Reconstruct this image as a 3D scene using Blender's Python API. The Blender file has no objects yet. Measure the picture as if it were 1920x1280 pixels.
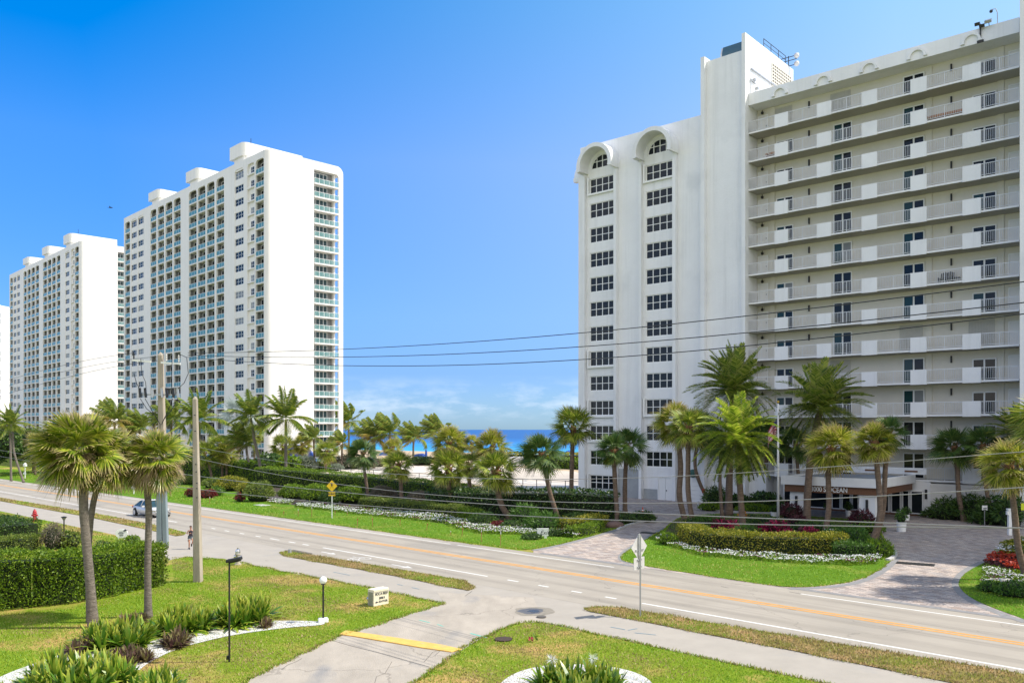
import bpy, math, random
import numpy as np
from mathutils import Vector, Matrix
R = math.radians
H = 7.8; F = 1580.0; HZ = 805.0
rnd = random.Random(7)
C = bpy.context.scene.collection

def G(px, py, z=0.0):
    """ground point seen at photo pixel (px,py)"""
    Y = (H - z) * F / (py - HZ)
    return Vector(((px - 960) * Y / F, Y, z))
def P(px, py, Y):
    return Vector(((px - 960) * Y / F, Y, H + (HZ - py) * Y / F))

# road-aligned frame : q = distance from camera foot across the road, t = along the road (away)
RD = Vector((-0.7171, 0.6970, 0)); RN = Vector((0.6970, 0.7171, 0))
def Q(q, t, z=0.0):
    v = RN * q + RD * t; return Vector((v.x, v.y, z))

# ---------------------------------------------------------------- objects
def link(o, parent=None):
    C.objects.link(o)
    if parent is not None: o.parent = parent
    return o
def tag(o, label=None, cat=None, group=None, kind=None):
    if label: o['label'] = label
    if cat: o['category'] = cat
    if group: o['group'] = group
    if kind: o['kind'] = kind
    return o
def empty(name, loc=(0, 0, 0), rz=0.0, label=None, cat=None, group=None):
    o = bpy.data.objects.new(name, None); o.location = loc; o.rotation_euler = (0, 0, rz)
    o.empty_display_size = 0.3
    link(o); return tag(o, label, cat, group)
def kids(o): return [c for c in C.objects if c.parent == o]
def copy_tree(o, parent=None):
    c = o.copy(); link(c)
    if parent is not None: c.parent = parent
    for ch in CH.get(o.name, []):
        copy_tree2(ch, c)
    return c
CH = {}
def copy_tree2(o, parent):
    c = o.copy(); C.objects.link(c); c.parent = parent
    CH.setdefault(parent.name, []).append(c)
    for ch in CH.get(o.name, []): copy_tree2(ch, c)
    return c
def reg(o, parent):
    if parent is not None: CH.setdefault(parent.name, []).append(o)

class MB:
    """mesh collector: blocks of (verts, faces, material index)"""
    def __init__(s): s.v = []; s.f = []; s.m = []; s.n = 0; s.tip = []
    def add(s, verts, faces, m=0, tip=None):
        verts = np.asarray(verts, dtype=np.float32).reshape(-1, 3)
        faces = np.asarray(faces, dtype=np.int32)
        if faces.ndim == 1: faces = faces.reshape(1, -1)
        s.v.append(verts); s.f.append(faces + s.n)
        mm = np.full(len(faces), m, dtype=np.int32) if np.isscalar(m) else np.asarray(m, dtype=np.int32)
        s.m.append(mm)
        s.tip.append(np.zeros(len(verts), np.float32) if tip is None else np.asarray(tip, np.float32))
        s.n += len(verts); return s
    def box(s, x0, x1, y0, y1, z0, z1, m=0):
        if x0 > x1: x0, x1 = x1, x0
        if y0 > y1: y0, y1 = y1, y0
        if z0 > z1: z0, z1 = z1, z0
        v = [(x0,y0,z0),(x1,y0,z0),(x1,y1,z0),(x0,y1,z0),(x0,y0,z1),(x1,y0,z1),(x1,y1,z1),(x0,y1,z1)]
        return s.add(v, [(0,3,2,1),(4,5,6,7),(0,1,5,4),(1,2,6,5),(2,3,7,6),(3,0,4,7)], m)
    def obox(s, c, hx, hy, hz, rot=0.0, m=0, mat=None):
        v = np.array([(x*hx, y*hy, z*hz) for z in (-1, 1) for x, y in ((-1,-1),(1,-1),(1,1),(-1,1))])
        Mt = np.array(mat) if mat is not None else np.array(Matrix.Rotation(rot, 3, 'Z'))
        v = v @ Mt.T + np.array(c)
        return s.add(v, [(0,3,2,1),(4,5,6,7),(0,1,5,4),(1,2,6,5),(2,3,7,6),(3,0,4,7)], m)
    def bar(s, a, b, w, h=None, m=0):
        """square bar between points"""
        a = Vector(a); b = Vector(b); h = h or w
        d = (b - a); L = d.length; d.normalize()
        up = Vector((0,0,1)) if abs(d.z) < .95 else Vector((0,1,0))
        sx = d.cross(up).normalized(); sy = sx.cross(d)
        M3 = Matrix((sx, sy, d)).transposed()
        return s.obox((a + b) / 2, w/2, h/2, L/2, m=m, mat=M3)
    def tube(s, pts, rad, n=8, m=0, cap=True, tip=None):
        pts = [Vector(p) for p in pts]; k = len(pts)
        if not hasattr(rad, '__len__'): rad = [rad] * k
        vs = []; ref = None
        for i in range(k):
            d = (pts[min(i+1, k-1)] - pts[max(i-1, 0)])
            if d.length < 1e-9: d = Vector((0,0,1))
            d.normalize()
            if ref is None: ref = Vector((1,0,0)) if abs(d.x) < .8 else Vector((0,1,0))
            a = (ref - d * ref.dot(d)).normalized(); b = d.cross(a); ref = a
            for j in range(n):
                t = 2*math.pi*j/n
                vs.append(pts[i] + (a*math.cos(t) + b*math.sin(t)) * rad[i])
        fs = [(i*n+j, i*n+(j+1)%n, (i+1)*n+(j+1)%n, (i+1)*n+j) for i in range(k-1) for j in range(n)]
        tp = None if tip is None else np.full(len(vs), tip)
        base = s.n
        s.add([tuple(v) for v in vs], fs, m, tp)
        if cap:
            s.f.append(np.array([[base+j for j in range(n)][::-1]], np.int32)); s.m.append(np.array([m], np.int32))
            s.f.append(np.array([[base+(k-1)*n+j for j in range(n)]], np.int32)); s.m.append(np.array([m], np.int32))
        return s
    def lathe(s, prof, c=(0,0,0), n=16, m=0):
        return s.tube([(c[0], c[1], c[2]+z) for r, z in prof], [max(r, .0005) for r, z in prof], n, m) if all(prof[i][1] < prof[i+1][1] for i in range(len(prof)-1)) else s._lathe(prof, c, n, m)
    def _lathe(s, prof, c, n, m):
        vs = [(c[0]+r*math.cos(2*math.pi*j/n), c[1]+r*math.sin(2*math.pi*j/n), c[2]+z) for r, z in prof for j in range(n)]
        k = len(prof)
        fs = [(i*n+j, i*n+(j+1)%n, (i+1)*n+(j+1)%n, (i+1)*n+j) for i in range(k-1) for j in range(n)]
        return s.add(vs, fs, m)
    def sphere(s, c, r, n=16, k=10, m=0, sz=1.0):
        prof = [(r*math.sin(math.pi*i/k)+1e-4, -r*sz*math.cos(math.pi*i/k)) for i in range(k+1)]
        return s._lathe(prof, c, n, m)
    def prism(s, poly, z0, z1, m=0, axis='z'):
        """extrude 2-D polygon; axis z: (x,y); axis y: poly=(x,z) extruded y0..y1"""
        n = len(poly)
        ar = sum(poly[i][0]*poly[(i+1)%n][1]-poly[(i+1)%n][0]*poly[i][1] for i in range(n))
        if ar < 0: poly = poly[::-1]
        if axis == 'z': v = [(x, y, z0) for x, y in poly] + [(x, y, z1) for x, y in poly]
        elif axis == 'y': v = [(x, z1, y) for x, y in poly] + [(x, z0, y) for x, y in poly]
        else: v = [(z0, x, y) for x, y in poly] + [(z1, x, y) for x, y in poly]
        base = s.n
        s.add(v, [(i, (i+1)%n, n+(i+1)%n, n+i) for i in range(n)], m)
        s.f.append(np.array([[base+i for i in range(n)][::-1]], np.int32)); s.m.append(np.array([m], np.int32))
        s.f.append(np.array([[base+n+i for i in range(n)]], np.int32)); s.m.append(np.array([m], np.int32))
        return s
    def sheet(s, pts, z=None, m=0):
        v = [(p[0], p[1], p[2] if z is None else z) for p in pts]
        n = len(v)
        ar = sum(v[i][0]*v[(i+1)%n][1]-v[(i+1)%n][0]*v[i][1] for i in range(n))
        if ar < 0: v = v[::-1]
        return s.add(v, [tuple(range(n))], m)
    def data(s, name, mats, smooth=False):
        me = bpy.data.meshes.new(name)
        V = np.concatenate(s.v)
        me.vertices.add(len(V)); me.vertices.foreach_set('co', V.ravel())
        loops = np.concatenate([f.ravel() for f in s.f])
        tot = np.concatenate([np.full(len(f), f.shape[1], np.int32) for f in s.f])
        st = np.concatenate([[0], np.cumsum(tot)[:-1]]).astype(np.int32)
        me.loops.add(len(loops)); me.loops.foreach_set('vertex_index', loops.astype(np.int32))
        me.polygons.add(len(tot)); me.polygons.foreach_set('loop_start', st)
        try: me.polygons.foreach_set('loop_total', tot)
        except Exception: pass
        mi = np.concatenate(s.m)
        if not isinstance(mats, (list, tuple)): mats = [mats]
        for m_ in mats: me.materials.append(m_)
        me.polygons.foreach_set('material_index', mi.astype(np.int32))
        me.polygons.foreach_set('use_smooth', np.full(len(tot), bool(smooth)))
        T = np.concatenate(s.tip)
        if T.any():
            a = me.attributes.new('tip', 'FLOAT', 'POINT'); a.data.foreach_set('value', T)
        me.update(calc_edges=True); me.validate()
        return me
    def build(s, name, mats, parent=None, loc=None, smooth=False):
        o = bpy.data.objects.new(name, s.data(name, mats, smooth))
        if loc is not None: o.location = loc
        link(o, parent); reg(o, parent); return o
def inst(name, me, parent=None, loc=(0,0,0), rz=0.0, scale=None):
    o = bpy.data.objects.new(name, me); o.location = loc; o.rotation_euler = (0, 0, rz)
    if scale is not None: o.scale = (scale,)*3 if np.isscalar(scale) else scale
    link(o, parent); reg(o, parent); return o
def bevel(o, w=0.02, seg=2):
    b = o.modifiers.new('bevel', 'BEVEL'); b.width = w; b.segments = seg; b.limit_method = 'ANGLE'; return o
def text_mesh(txt, size, depth=0.005, shear=0.0, bold=0.0):
    cu = bpy.data.curves.new('lettering', 'FONT'); cu.body = txt; cu.size = size; cu.extrude = depth
    cu.align_x = 'CENTER'; cu.align_y = 'CENTER'; cu.shear = shear; cu.offset = bold
    o = bpy.data.objects.new('tmp', cu); C.objects.link(o)
    dg = bpy.context.evaluated_depsgraph_get(); me = bpy.data.meshes.new_from_object(o.evaluated_get(dg))
    bpy.data.objects.remove(o); return me
def lettering(txt, size, mt, parent, loc, rot, depth=0.005, sx=1.0, shear=0.0, bold=0.0, name='lettering', width=None):
    me = text_mesh(txt, size, depth, shear, bold)
    if width: xs_ = [v.co.x for v in me.vertices]; sx = width/(max(xs_)-min(xs_))
    me.materials.clear(); me.materials.append(mt)
    o = bpy.data.objects.new(name, me); o.location = loc; o.rotation_euler = rot; o.scale = (sx, 1, 1)
    link(o, parent); reg(o, parent); return o

# ---------------------------------------------------------------- materials
class POS:
    def __init__(s, N): s.outputs = {'Object': N.new('ShaderNodeNewGeometry').outputs['Position']}
def lin(c): return tuple(((x/255)/12.92 if x/255 <= .04045 else ((x/255+.055)/1.055)**2.4) for x in c)
def mat(name, col, rough=.7, metal=0., var=0., vscale=3., bump=0., bscale=20., spec=.5, stain=None, emit=None, alpha=None, stretch=None, streak=0., crack=0., tracks=False):
    m = bpy.data.materials.new(name); m.use_nodes = True; nt = m.node_tree; N = nt.nodes; L = nt.links
    b = N['Principled BSDF']; b.inputs['Base Color'].default_value = (*col, 1)
    b.inputs['Roughness'].default_value = rough; b.inputs['Metallic'].default_value = metal
    b.inputs['Specular IOR Level'].default_value = spec
    tc = POS(N); mp = N.new('ShaderNodeMapping'); L.new(tc.outputs['Object'], mp.inputs[0])
    if stretch: mp.inputs['Scale'].default_value = stretch
    if var:
        n = N.new('ShaderNodeTexNoise'); n.inputs['Scale'].default_value = vscale; n.inputs['Detail'].default_value = 5; n.inputs['Roughness'].default_value = .65
        L.new(mp.outputs[0], n.inputs['Vector'])
        mr = N.new('ShaderNodeMapRange'); mr.inputs[1].default_value = .3; mr.inputs[2].default_value = .7
        mr.inputs[3].default_value = 1-var; mr.inputs[4].default_value = 1+var
        L.new(n.outputs['Fac'], mr.inputs[0])
        mx = N.new('ShaderNodeVectorMath'); mx.operation = 'SCALE'; mx.inputs[0].default_value = col
        L.new(mr.outputs[0], mx.inputs['Scale'])
        last = mx.outputs[0]
        if stain:
            scol, ssc, thr = stain
            n2 = N.new('ShaderNodeTexNoise'); n2.inputs['Scale'].default_value = ssc; n2.inputs['Detail'].default_value = 6
            L.new(mp.outputs[0], n2.inputs['Vector'])
            m2 = N.new('ShaderNodeMapRange'); m2.inputs[1].default_value = thr; m2.inputs[2].default_value = thr+.14
            L.new(n2.outputs['Fac'], m2.inputs[0])
            mix = N.new('ShaderNodeMix'); mix.data_type = 'RGBA'; L.new(m2.outputs[0], mix.inputs[0]); L.new(last, mix.inputs[6]); mix.inputs[7].default_value = (*scol, 1)
            last = mix.outputs[2]
        def dark(fac_out, amt):
            nonlocal last
            m_ = N.new('ShaderNodeMapRange'); m_.inputs[3].default_value = 1; m_.inputs[4].default_value = 1-amt; L.new(fac_out, m_.inputs[0])
            v_ = N.new('ShaderNodeVectorMath'); v_.operation = 'SCALE'; L.new(last, v_.inputs[0]); L.new(m_.outputs[0], v_.inputs['Scale']); last = v_.outputs[0]
        if streak:
            mq = N.new('ShaderNodeMapping'); mq.inputs['Scale'].default_value = (1.6, 1.6, .07); L.new(tc.outputs['Object'], mq.inputs[0])
            nq = N.new('ShaderNodeTexNoise'); nq.inputs['Scale'].default_value = 1.; nq.inputs['Detail'].default_value = 6; nq.inputs['Roughness'].default_value = .7; L.new(mq.outputs[0], nq.inputs['Vector'])
            q1 = N.new('ShaderNodeMapRange'); q1.inputs[1].default_value = .5; q1.inputs[2].default_value = .8; L.new(nq.outputs['Fac'], q1.inputs[0]); dark(q1.outputs[0], streak)
        if crack:
            vo = N.new('ShaderNodeTexVoronoi'); vo.feature = 'DISTANCE_TO_EDGE'; vo.inputs['Scale'].default_value = .16
            nw = N.new('ShaderNodeTexNoise'); nw.inputs['Scale'].default_value = .8; nw.inputs['Detail'].default_value = 4; L.new(tc.outputs['Object'], nw.inputs['Vector'])
            va = N.new('ShaderNodeVectorMath'); va.operation = 'MULTIPLY_ADD'; va.inputs[1].default_value = (2.2,2.2,0); L.new(nw.outputs['Color'], va.inputs[0]); L.new(tc.outputs['Object'], va.inputs[2]); L.new(va.outputs[0], vo.inputs['Vector'])
            q1 = N.new('ShaderNodeMapRange'); q1.inputs[1].default_value = .006; q1.inputs[2].default_value = .001; L.new(vo.outputs['Distance'], q1.inputs[0]); dark(q1.outputs[0], crack)
        if tracks:
            mq = N.new('ShaderNodeMapping'); mq.inputs['Rotation'].default_value = (0, 0, -R(45.8)); L.new(tc.outputs['Object'], mq.inputs[0])
            sx = N.new('ShaderNodeSeparateXYZ'); L.new(mq.outputs[0], sx.inputs[0])
            def mt(op, a, b_=0.):
                k = N.new('ShaderNodeMath'); k.operation = op
                for i_, v_ in enumerate((a, b_)):
                    if hasattr(v_, 'links'): L.new(v_, k.inputs[i_])
                    else: k.inputs[i_].default_value = v_
                return k.outputs[0]
            w1 = mt('COSINE', mt('MULTIPLY', mt('SUBTRACT', sx.outputs['X'], 32.2), 2*math.pi/1.8)); q1 = N.new('ShaderNodeMapRange'); q1.inputs[1].default_value = .1; q1.inputs[2].default_value = 1.; L.new(w1, q1.inputs[0])
            ms = N.new('ShaderNodeMapping'); ms.inputs['Scale'].default_value = (3., .12, 1); L.new(mq.outputs[0], ms.inputs[0]); nq = N.new('ShaderNodeTexNoise'); nq.inputs['Scale'].default_value = 1; nq.inputs['Detail'].default_value = 6; L.new(ms.outputs[0], nq.inputs['Vector'])
            dark(mt('MULTIPLY', q1.outputs[0], nq.outputs['Fac']), .3)
            q2 = N.new('ShaderNodeMapRange'); q2.inputs[1].default_value = .5; q2.inputs[2].default_value = .75; L.new(nq.outputs['Fac'], q2.inputs[0]); dark(q2.outputs[0], .16)
        L.new(last, b.inputs['Base Color'])
    if bump:
        n = N.new('ShaderNodeTexNoise'); n.inputs['Scale'].default_value = bscale; n.inputs['Detail'].default_value = 4
        L.new(mp.outputs[0], n.inputs['Vector'])
        bp = N.new('ShaderNodeBump'); bp.inputs['Strength'].default_value = bump; bp.inputs['Distance'].default_value = .05
        L.new(n.outputs['Fac'], bp.inputs['Height']); L.new(bp.outputs[0], b.inputs['Normal'])
    if emit: b.inputs['Emission Color'].default_value = (*emit[0], 1); b.inputs['Emission Strength'].default_value = emit[1]
    return m
def leafmat(name, cols, tipcol=None, trans=.35, rough=.5, tipstart=.62, spec=.35):
    """leaf: colour differs from leaf to leaf (random per island); tips dry to tan"""
    m = bpy.data.materials.new(name); m.use_nodes = True; nt = m.node_tree; N = nt.nodes; L = nt.links
    b = N['Principled BSDF']; out = N['Material Output']; b.inputs['Roughness'].default_value = rough; b.inputs['Specular IOR Level'].default_value = spec
    g = N.new('ShaderNodeNewGeometry'); cr = N.new('ShaderNodeValToRGB'); L.new(g.outputs['Random Per Island'], cr.inputs[0])
    e = cr.color_ramp.elements; k = len(cols)
    e[0].position = 0; e[0].color = (*cols[0], 1); e[1].position = 1; e[1].color = (*cols[-1], 1)
    for i in range(1, k-1): x = e.new(i/(k-1)); x.color = (*cols[i], 1)
    last = cr.outputs[0]
    if tipcol:
        at = N.new('ShaderNodeAttribute'); at.attribute_name = 'tip'
        mr = N.new('ShaderNodeMapRange'); mr.inputs[1].default_value = tipstart; mr.inputs[2].default_value = 1.0
        L.new(at.outputs['Fac'], mr.inputs[0])
        mix = N.new('ShaderNodeMix'); mix.data_type = 'RGBA'; L.new(mr.outputs[0], mix.inputs[0]); L.new(last, mix.inputs[6]); mix.inputs[7].default_value = (*tipcol, 1)
        last = mix.outputs[2]
    L.new(last, b.inputs['Base Color'])
    tr = N.new('ShaderNodeBsdfTranslucent'); L.new(last, tr.inputs['Color'])
    ms = N.new('ShaderNodeMixShader'); ms.inputs[0].default_value = trans
    L.new(b.outputs[0], ms.inputs[1]); L.new(tr.outputs[0], ms.inputs[2]); L.new(ms.outputs[0], out.inputs['Surface'])
    return m
def glassmat(name, col, rough=.05, trans=0., alpha=1.):
    m = bpy.data.materials.new(name); m.use_nodes = True; nt = m.node_tree; N = nt.nodes; L = nt.links
    b = N['Principled BSDF']; b.inputs['Base Color'].default_value = (*col, 1); b.inputs['Roughness'].default_value = rough
    b.inputs['Specular IOR Level'].default_value = .28
    if alpha < 1:
        t = N.new('ShaderNodeBsdfTransparent'); t.inputs[0].default_value = (*[min(1, c*3+.4) for c in col], 1)
        ms = N.new('ShaderNodeMixShader'); ms.inputs[0].default_value = alpha
        L.new(t.outputs[0], ms.inputs[1]); L.new(b.outputs[0], ms.inputs[2]); L.new(ms.outputs[0], N['Material Output'].inputs['Surface'])
    return m
M = {}
M['white'] = mat('white_stucco', (.74,.74,.73), .8, var=.03, vscale=.35, bump=.25, bscale=6)
M['white_shade'] = mat('painted_stucco', (.75,.755,.76), .8, streak=.13, var=.05, vscale=.25, bump=.3, bscale=5, stain=((.66,.67,.68), .22, .6))
M['cream'] = mat('cream_stucco', (.66,.63,.555), .8, var=.04, vscale=.6, bump=.2, bscale=8)
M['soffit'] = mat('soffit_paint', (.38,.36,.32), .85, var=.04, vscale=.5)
M['trim'] = mat('white_trim', (.78,.78,.76), .5)
M['rail'] = mat('white_metal_rail', (.62,.64,.66), .4)
M['greyblock'] = mat('grey_masonry', (.33,.35,.36), .85, var=.12, vscale=1.2, bump=.3)
M['pane'] = glassmat('dark_window_glass', (.012,.016,.02), .06)
M['pane_teal'] = glassmat('tinted_door_glass', (.02,.055,.06), .08)
M['pane_blind'] = mat('window_with_blind', (.20,.21,.21), .35, var=.1, vscale=9, stretch=(.1,.1,6))
M['shutter'] = mat('corrugated_shutter', (.50,.49,.45), .6, var=.05)
M['doorp'] = mat('white_door_paint', (.70,.69,.66), .6)
M['black'] = mat('black_metal', (.015,.015,.016), .45)
M['glassrail'] = glassmat('blue_glass_rail', (.13,.33,.40), .1, alpha=.72)
M['glassrail2'] = glassmat('green_glass_rail', (.22,.42,.42), .1, alpha=.38)
M['towerwall'] = mat('tower_stucco', (.76,.745,.72), .8, streak=.14, var=.03, vscale=.12, bump=.15, bscale=2, stain=((.72,.71,.68), .16, .62))
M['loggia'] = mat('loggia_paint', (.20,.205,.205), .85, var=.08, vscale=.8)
M['darkdoor'] = mat('dark_glass_door', (.015,.02,.025), .2)
M['brown'] = mat('brown_wood_fascia', (.16,.07,.03), .55, var=.25, vscale=3, stretch=(.4,4,4))
M['roofgrey'] = mat('grey_roof_membrane', (.24,.27,.30), .8, var=.15, vscale=.8)
M['asphalt'] = mat('bleached_asphalt', (.335,.298,.248), .9, crack=.2, tracks=True, var=.07, vscale=.35, bump=.25, bscale=60, stain=((.27,.245,.21), .12, .55))
M['concrete'] = mat('sidewalk_concrete', (.345,.31,.265), .9, var=.08, vscale=.7, bump=.25, bscale=30, stain=((.30,.28,.255), .5, .6))
M['drive'] = mat('driveway_concrete', (.36,.315,.26), .9, crack=.3, var=.16, vscale=.9, bump=.3, bscale=25, stain=((.25,.235,.22), .7, .58), stretch=(1,.45,1))
M['curb'] = mat('concrete_curb', (.46,.45,.43), .85, var=.12, vscale=2)
M['yline'] = mat('yellow_road_paint', (.58,.27,.04), .8, var=.15, vscale=1.5)
M['ypaint'] = mat('yellow_hump_paint', (.66,.40,.09), .75, var=.14, vscale=2.5, stain=((.45,.36,.24), 2.2, .6))
M['wline'] = mat('white_road_paint', (.66,.65,.62), .8, var=.12, vscale=2)
M['faded'] = mat('faded_white_paint', (.58,.56,.53), .85, var=.15, vscale=3)
M['soil'] = mat('dark_mulch', (.045,.032,.022), .95, var=.5, vscale=8, bump=.8, bscale=15)
M['gravel'] = mat('white_gravel', (.62,.61,.60), .9, var=.3, vscale=14, bump=1., bscale=25, stain=((.3,.29,.28), 9, .6))
M['sand'] = mat('beach_sand', (.44,.33,.21), .95, var=.1, vscale=.3)
M['plaza'] = mat('cream_terrace_concrete', (.50,.425,.345), .9, var=.07, vscale=.15)
M['plazaw'] = mat('white_terrace_surface', (.56,.50,.44), .9, var=.03, vscale=.15)
M['polec'] = mat('pole_concrete', (.37,.32,.26), .9, var=.22, vscale=1.2, bump=.4, bscale=14, stretch=(3,3,.5))
M['poleg'] = mat('pole_grey_paint', (.20,.25,.28), .6, var=.08, vscale=1)
M['wire'] = mat('black_cable', (.012,.012,.014), .5)
M['wireg'] = mat('grey_cable', (.25,.24,.23), .5)
M['chrome'] = mat('bright_metal', (.6,.6,.62), .25, metal=1)
M['steel'] = mat('galvanised_steel', (.42,.43,.44), .45, metal=.6, var=.1)
M['alu'] = mat('sign_back_aluminium', (.56,.55,.54), .5, metal=.15, var=.12, vscale=3)
M['globe'] = mat('white_globe', (.85,.85,.85), .3)
M['signcream'] = mat('cream_sign_paint', (.72,.66,.52), .7, var=.1, vscale=3)
M['signgrey'] = mat('grey_green_sign_side', (.27,.28,.20), .8, var=.15, vscale=4)
M['ink'] = mat('dark_lettering', (.02,.03,.05), .7)
M['yellow'] = mat('yellow_sign_face', (.85,.55,.01), .5)
M['red'] = mat('red_paint', (.40,.03,.04), .5)
M['wood'] = mat('wooden_stake', (.42,.20,.09), .8, var=.2, vscale=4)
M['sea'] = None
M['tyre'] = mat('tyre_rubber', (.02,.02,.02), .8)
M['silver'] = mat('silver_car_paint', (.62,.62,.62), .3, metal=.15)
M['wcar'] = mat('white_car_paint', (.7,.7,.7), .3)
M['cglass'] = glassmat('car_glass', (.03,.06,.07), .04)
M['blue'] = mat('blue_canvas', (.02,.07,.33), .7)
M['skin'] = mat('skin', (.48,.25,.17), .55)
M['hair'] = mat('brown_hair', (.05,.025,.015), .6)
M['darkcloth'] = mat('dark_purple_cloth', (.03,.02,.03), .8)
M['greycloth'] = mat('dark_grey_shorts', (.05,.065,.08), .8)
M['whitecloth'] = mat('white_cloth', (.75,.75,.72), .8)
# foliage
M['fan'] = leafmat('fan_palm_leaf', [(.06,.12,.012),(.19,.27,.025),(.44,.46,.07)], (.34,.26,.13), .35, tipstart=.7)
M['fansun'] = leafmat('sunlit_yellowing_fan_leaf', [(.10,.15,.012),(.27,.31,.025),(.52,.50,.08)], (.50,.36,.18), .32, tipstart=.6)  # yellow of sunlit crowns put into the leaf colour; also serves older leaves
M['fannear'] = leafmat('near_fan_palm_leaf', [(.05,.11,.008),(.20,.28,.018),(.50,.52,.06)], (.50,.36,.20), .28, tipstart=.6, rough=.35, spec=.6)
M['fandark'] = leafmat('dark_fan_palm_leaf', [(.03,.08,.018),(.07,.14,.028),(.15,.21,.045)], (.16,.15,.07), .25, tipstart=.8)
M['deadleaf'] = leafmat('dry_palm_leaf', [(.25,.17,.09),(.36,.27,.16),(.46,.36,.24)], None, .3)
M['coco'] = leafmat('coconut_frond', [(.05,.11,.015),(.15,.22,.02),(.34,.34,.05)], (.26,.20,.07), .35, tipstart=.8)
M['cocoy'] = leafmat('yellowing_coconut_frond', [(.10,.13,.02),(.22,.21,.03),(.36,.24,.05)], (.40,.26,.08), .38, tipstart=.6)
M['date'] = leafmat('date_frond', [(.06,.13,.018),(.20,.28,.03),(.46,.48,.09)], (.38,.34,.12), .35, tipstart=.7)
M['datebright'] = leafmat('bright_date_frond', [(.10,.20,.012),(.28,.40,.025),(.58,.60,.08)], (.42,.38,.12), .4, tipstart=.7)
M['silverleaf'] = leafmat('silver_fan_leaf', [(.36,.42,.38),(.50,.56,.54),(.66,.72,.70)], None, .2)
M['trunk'] = mat('palm_trunk_bark', (.17,.12,.085), .95, var=.45, vscale=2.5, bump=1.0, bscale=7, stretch=(1.5,1.5,5))
M['trunkg'] = mat('grey_palm_trunk_bark', (.17,.145,.12), .95, var=.45, vscale=2.5, bump=1.0, bscale=7, stretch=(1.5,1.5,5))
M['boot'] = mat('brown_leaf_base_fibre', (.20,.10,.045), .95, var=.4, vscale=4, bump=1., bscale=9)
M['hedge'] = leafmat('hedge_leaf', [(.05,.11,.006),(.13,.23,.010),(.26,.36,.02)], None, .3)
M['hedgelite'] = leafmat('light_hedge_leaf', [(.08,.14,.015),(.15,.21,.03),(.24,.27,.05)], None, .3)
M['hedgedark'] = leafmat('dark_hedge_leaf', [(.022,.06,.012),(.05,.11,.018),(.11,.18,.028)], None, .2)
M['clusia'] = leafmat('broad_clusia_leaf', [(.022,.06,.018),(.05,.11,.022),(.13,.19,.045)], None, .15, rough=.35)
M['croton'] = leafmat('yellow_variegated_leaf', [(.07,.12,.01),(.24,.25,.02),(.45,.38,.04)], None, .3)
M['redleaf'] = leafmat('red_leaf', [(.10,.012,.015),(.22,.02,.03),(.12,.04,.02)], None, .3)
M['crimson'] = leafmat('crimson_cordyline_leaf', [(.16,.01,.04),(.45,.015,.09),(.62,.06,.16)], None, .4)
M['maroon'] = leafmat('maroon_leaf', [(.04,.012,.018),(.09,.02,.03),(.14,.04,.05)], None, .2)
M['strap'] = leafmat('strap_leaf', [(.03,.10,.008),(.09,.20,.012),(.26,.36,.03)], (.58,.54,.07), .25, tipstart=.66, rough=.35, spec=.5)
M['purple'] = leafmat('purple_green_strap_leaf', [(.11,.05,.05),(.20,.17,.06),(.09,.04,.05),(.30,.28,.09)], None, .3)
M['fern'] = leafmat('fern_leaf', [(.03,.09,.01),(.07,.16,.02),(.12,.22,.03)], None, .3)
M['greybush'] = leafmat('grey_green_leaf', [(.20,.24,.17),(.32,.36,.28),(.14,.18,.10)], None, .2)
M['twig'] = leafmat('bare_twigs', [(.12,.09,.07),(.20,.16,.13),(.06,.09,.03)], None, .1)
M['petal'] = leafmat('white_petal', [(.75,.75,.76),(.85,.85,.85)], None, .3)
M['petalp'] = leafmat('purple_petal', [(.14,.02,.08),(.30,.04,.16)], None, .3)
M['petalr'] = leafmat('red_petal', [(.45,.03,.02),(.60,.09,.03),(.30,.02,.02)], None, .3)
M['petalo'] = leafmat('orange_fruit', [(.55,.18,.02),(.62,.28,.03)], None, .2)
M['grassb'] = leafmat('grass_blade', [(.13,.23,.008),(.23,.32,.015),(.36,.37,.05),(.50,.40,.14)], None, .3)
M['grassg'] = leafmat('green_grass_blade', [(.10,.24,.006),(.18,.34,.010),(.30,.42,.02)], None, .3)
M['grassd'] = leafmat('dry_grass_blade', [(.16,.16,.04),(.30,.22,.09),(.42,.29,.14)], None, .2)
M['core'] = mat('inner_foliage', (.012,.022,.006), .95)

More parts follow.
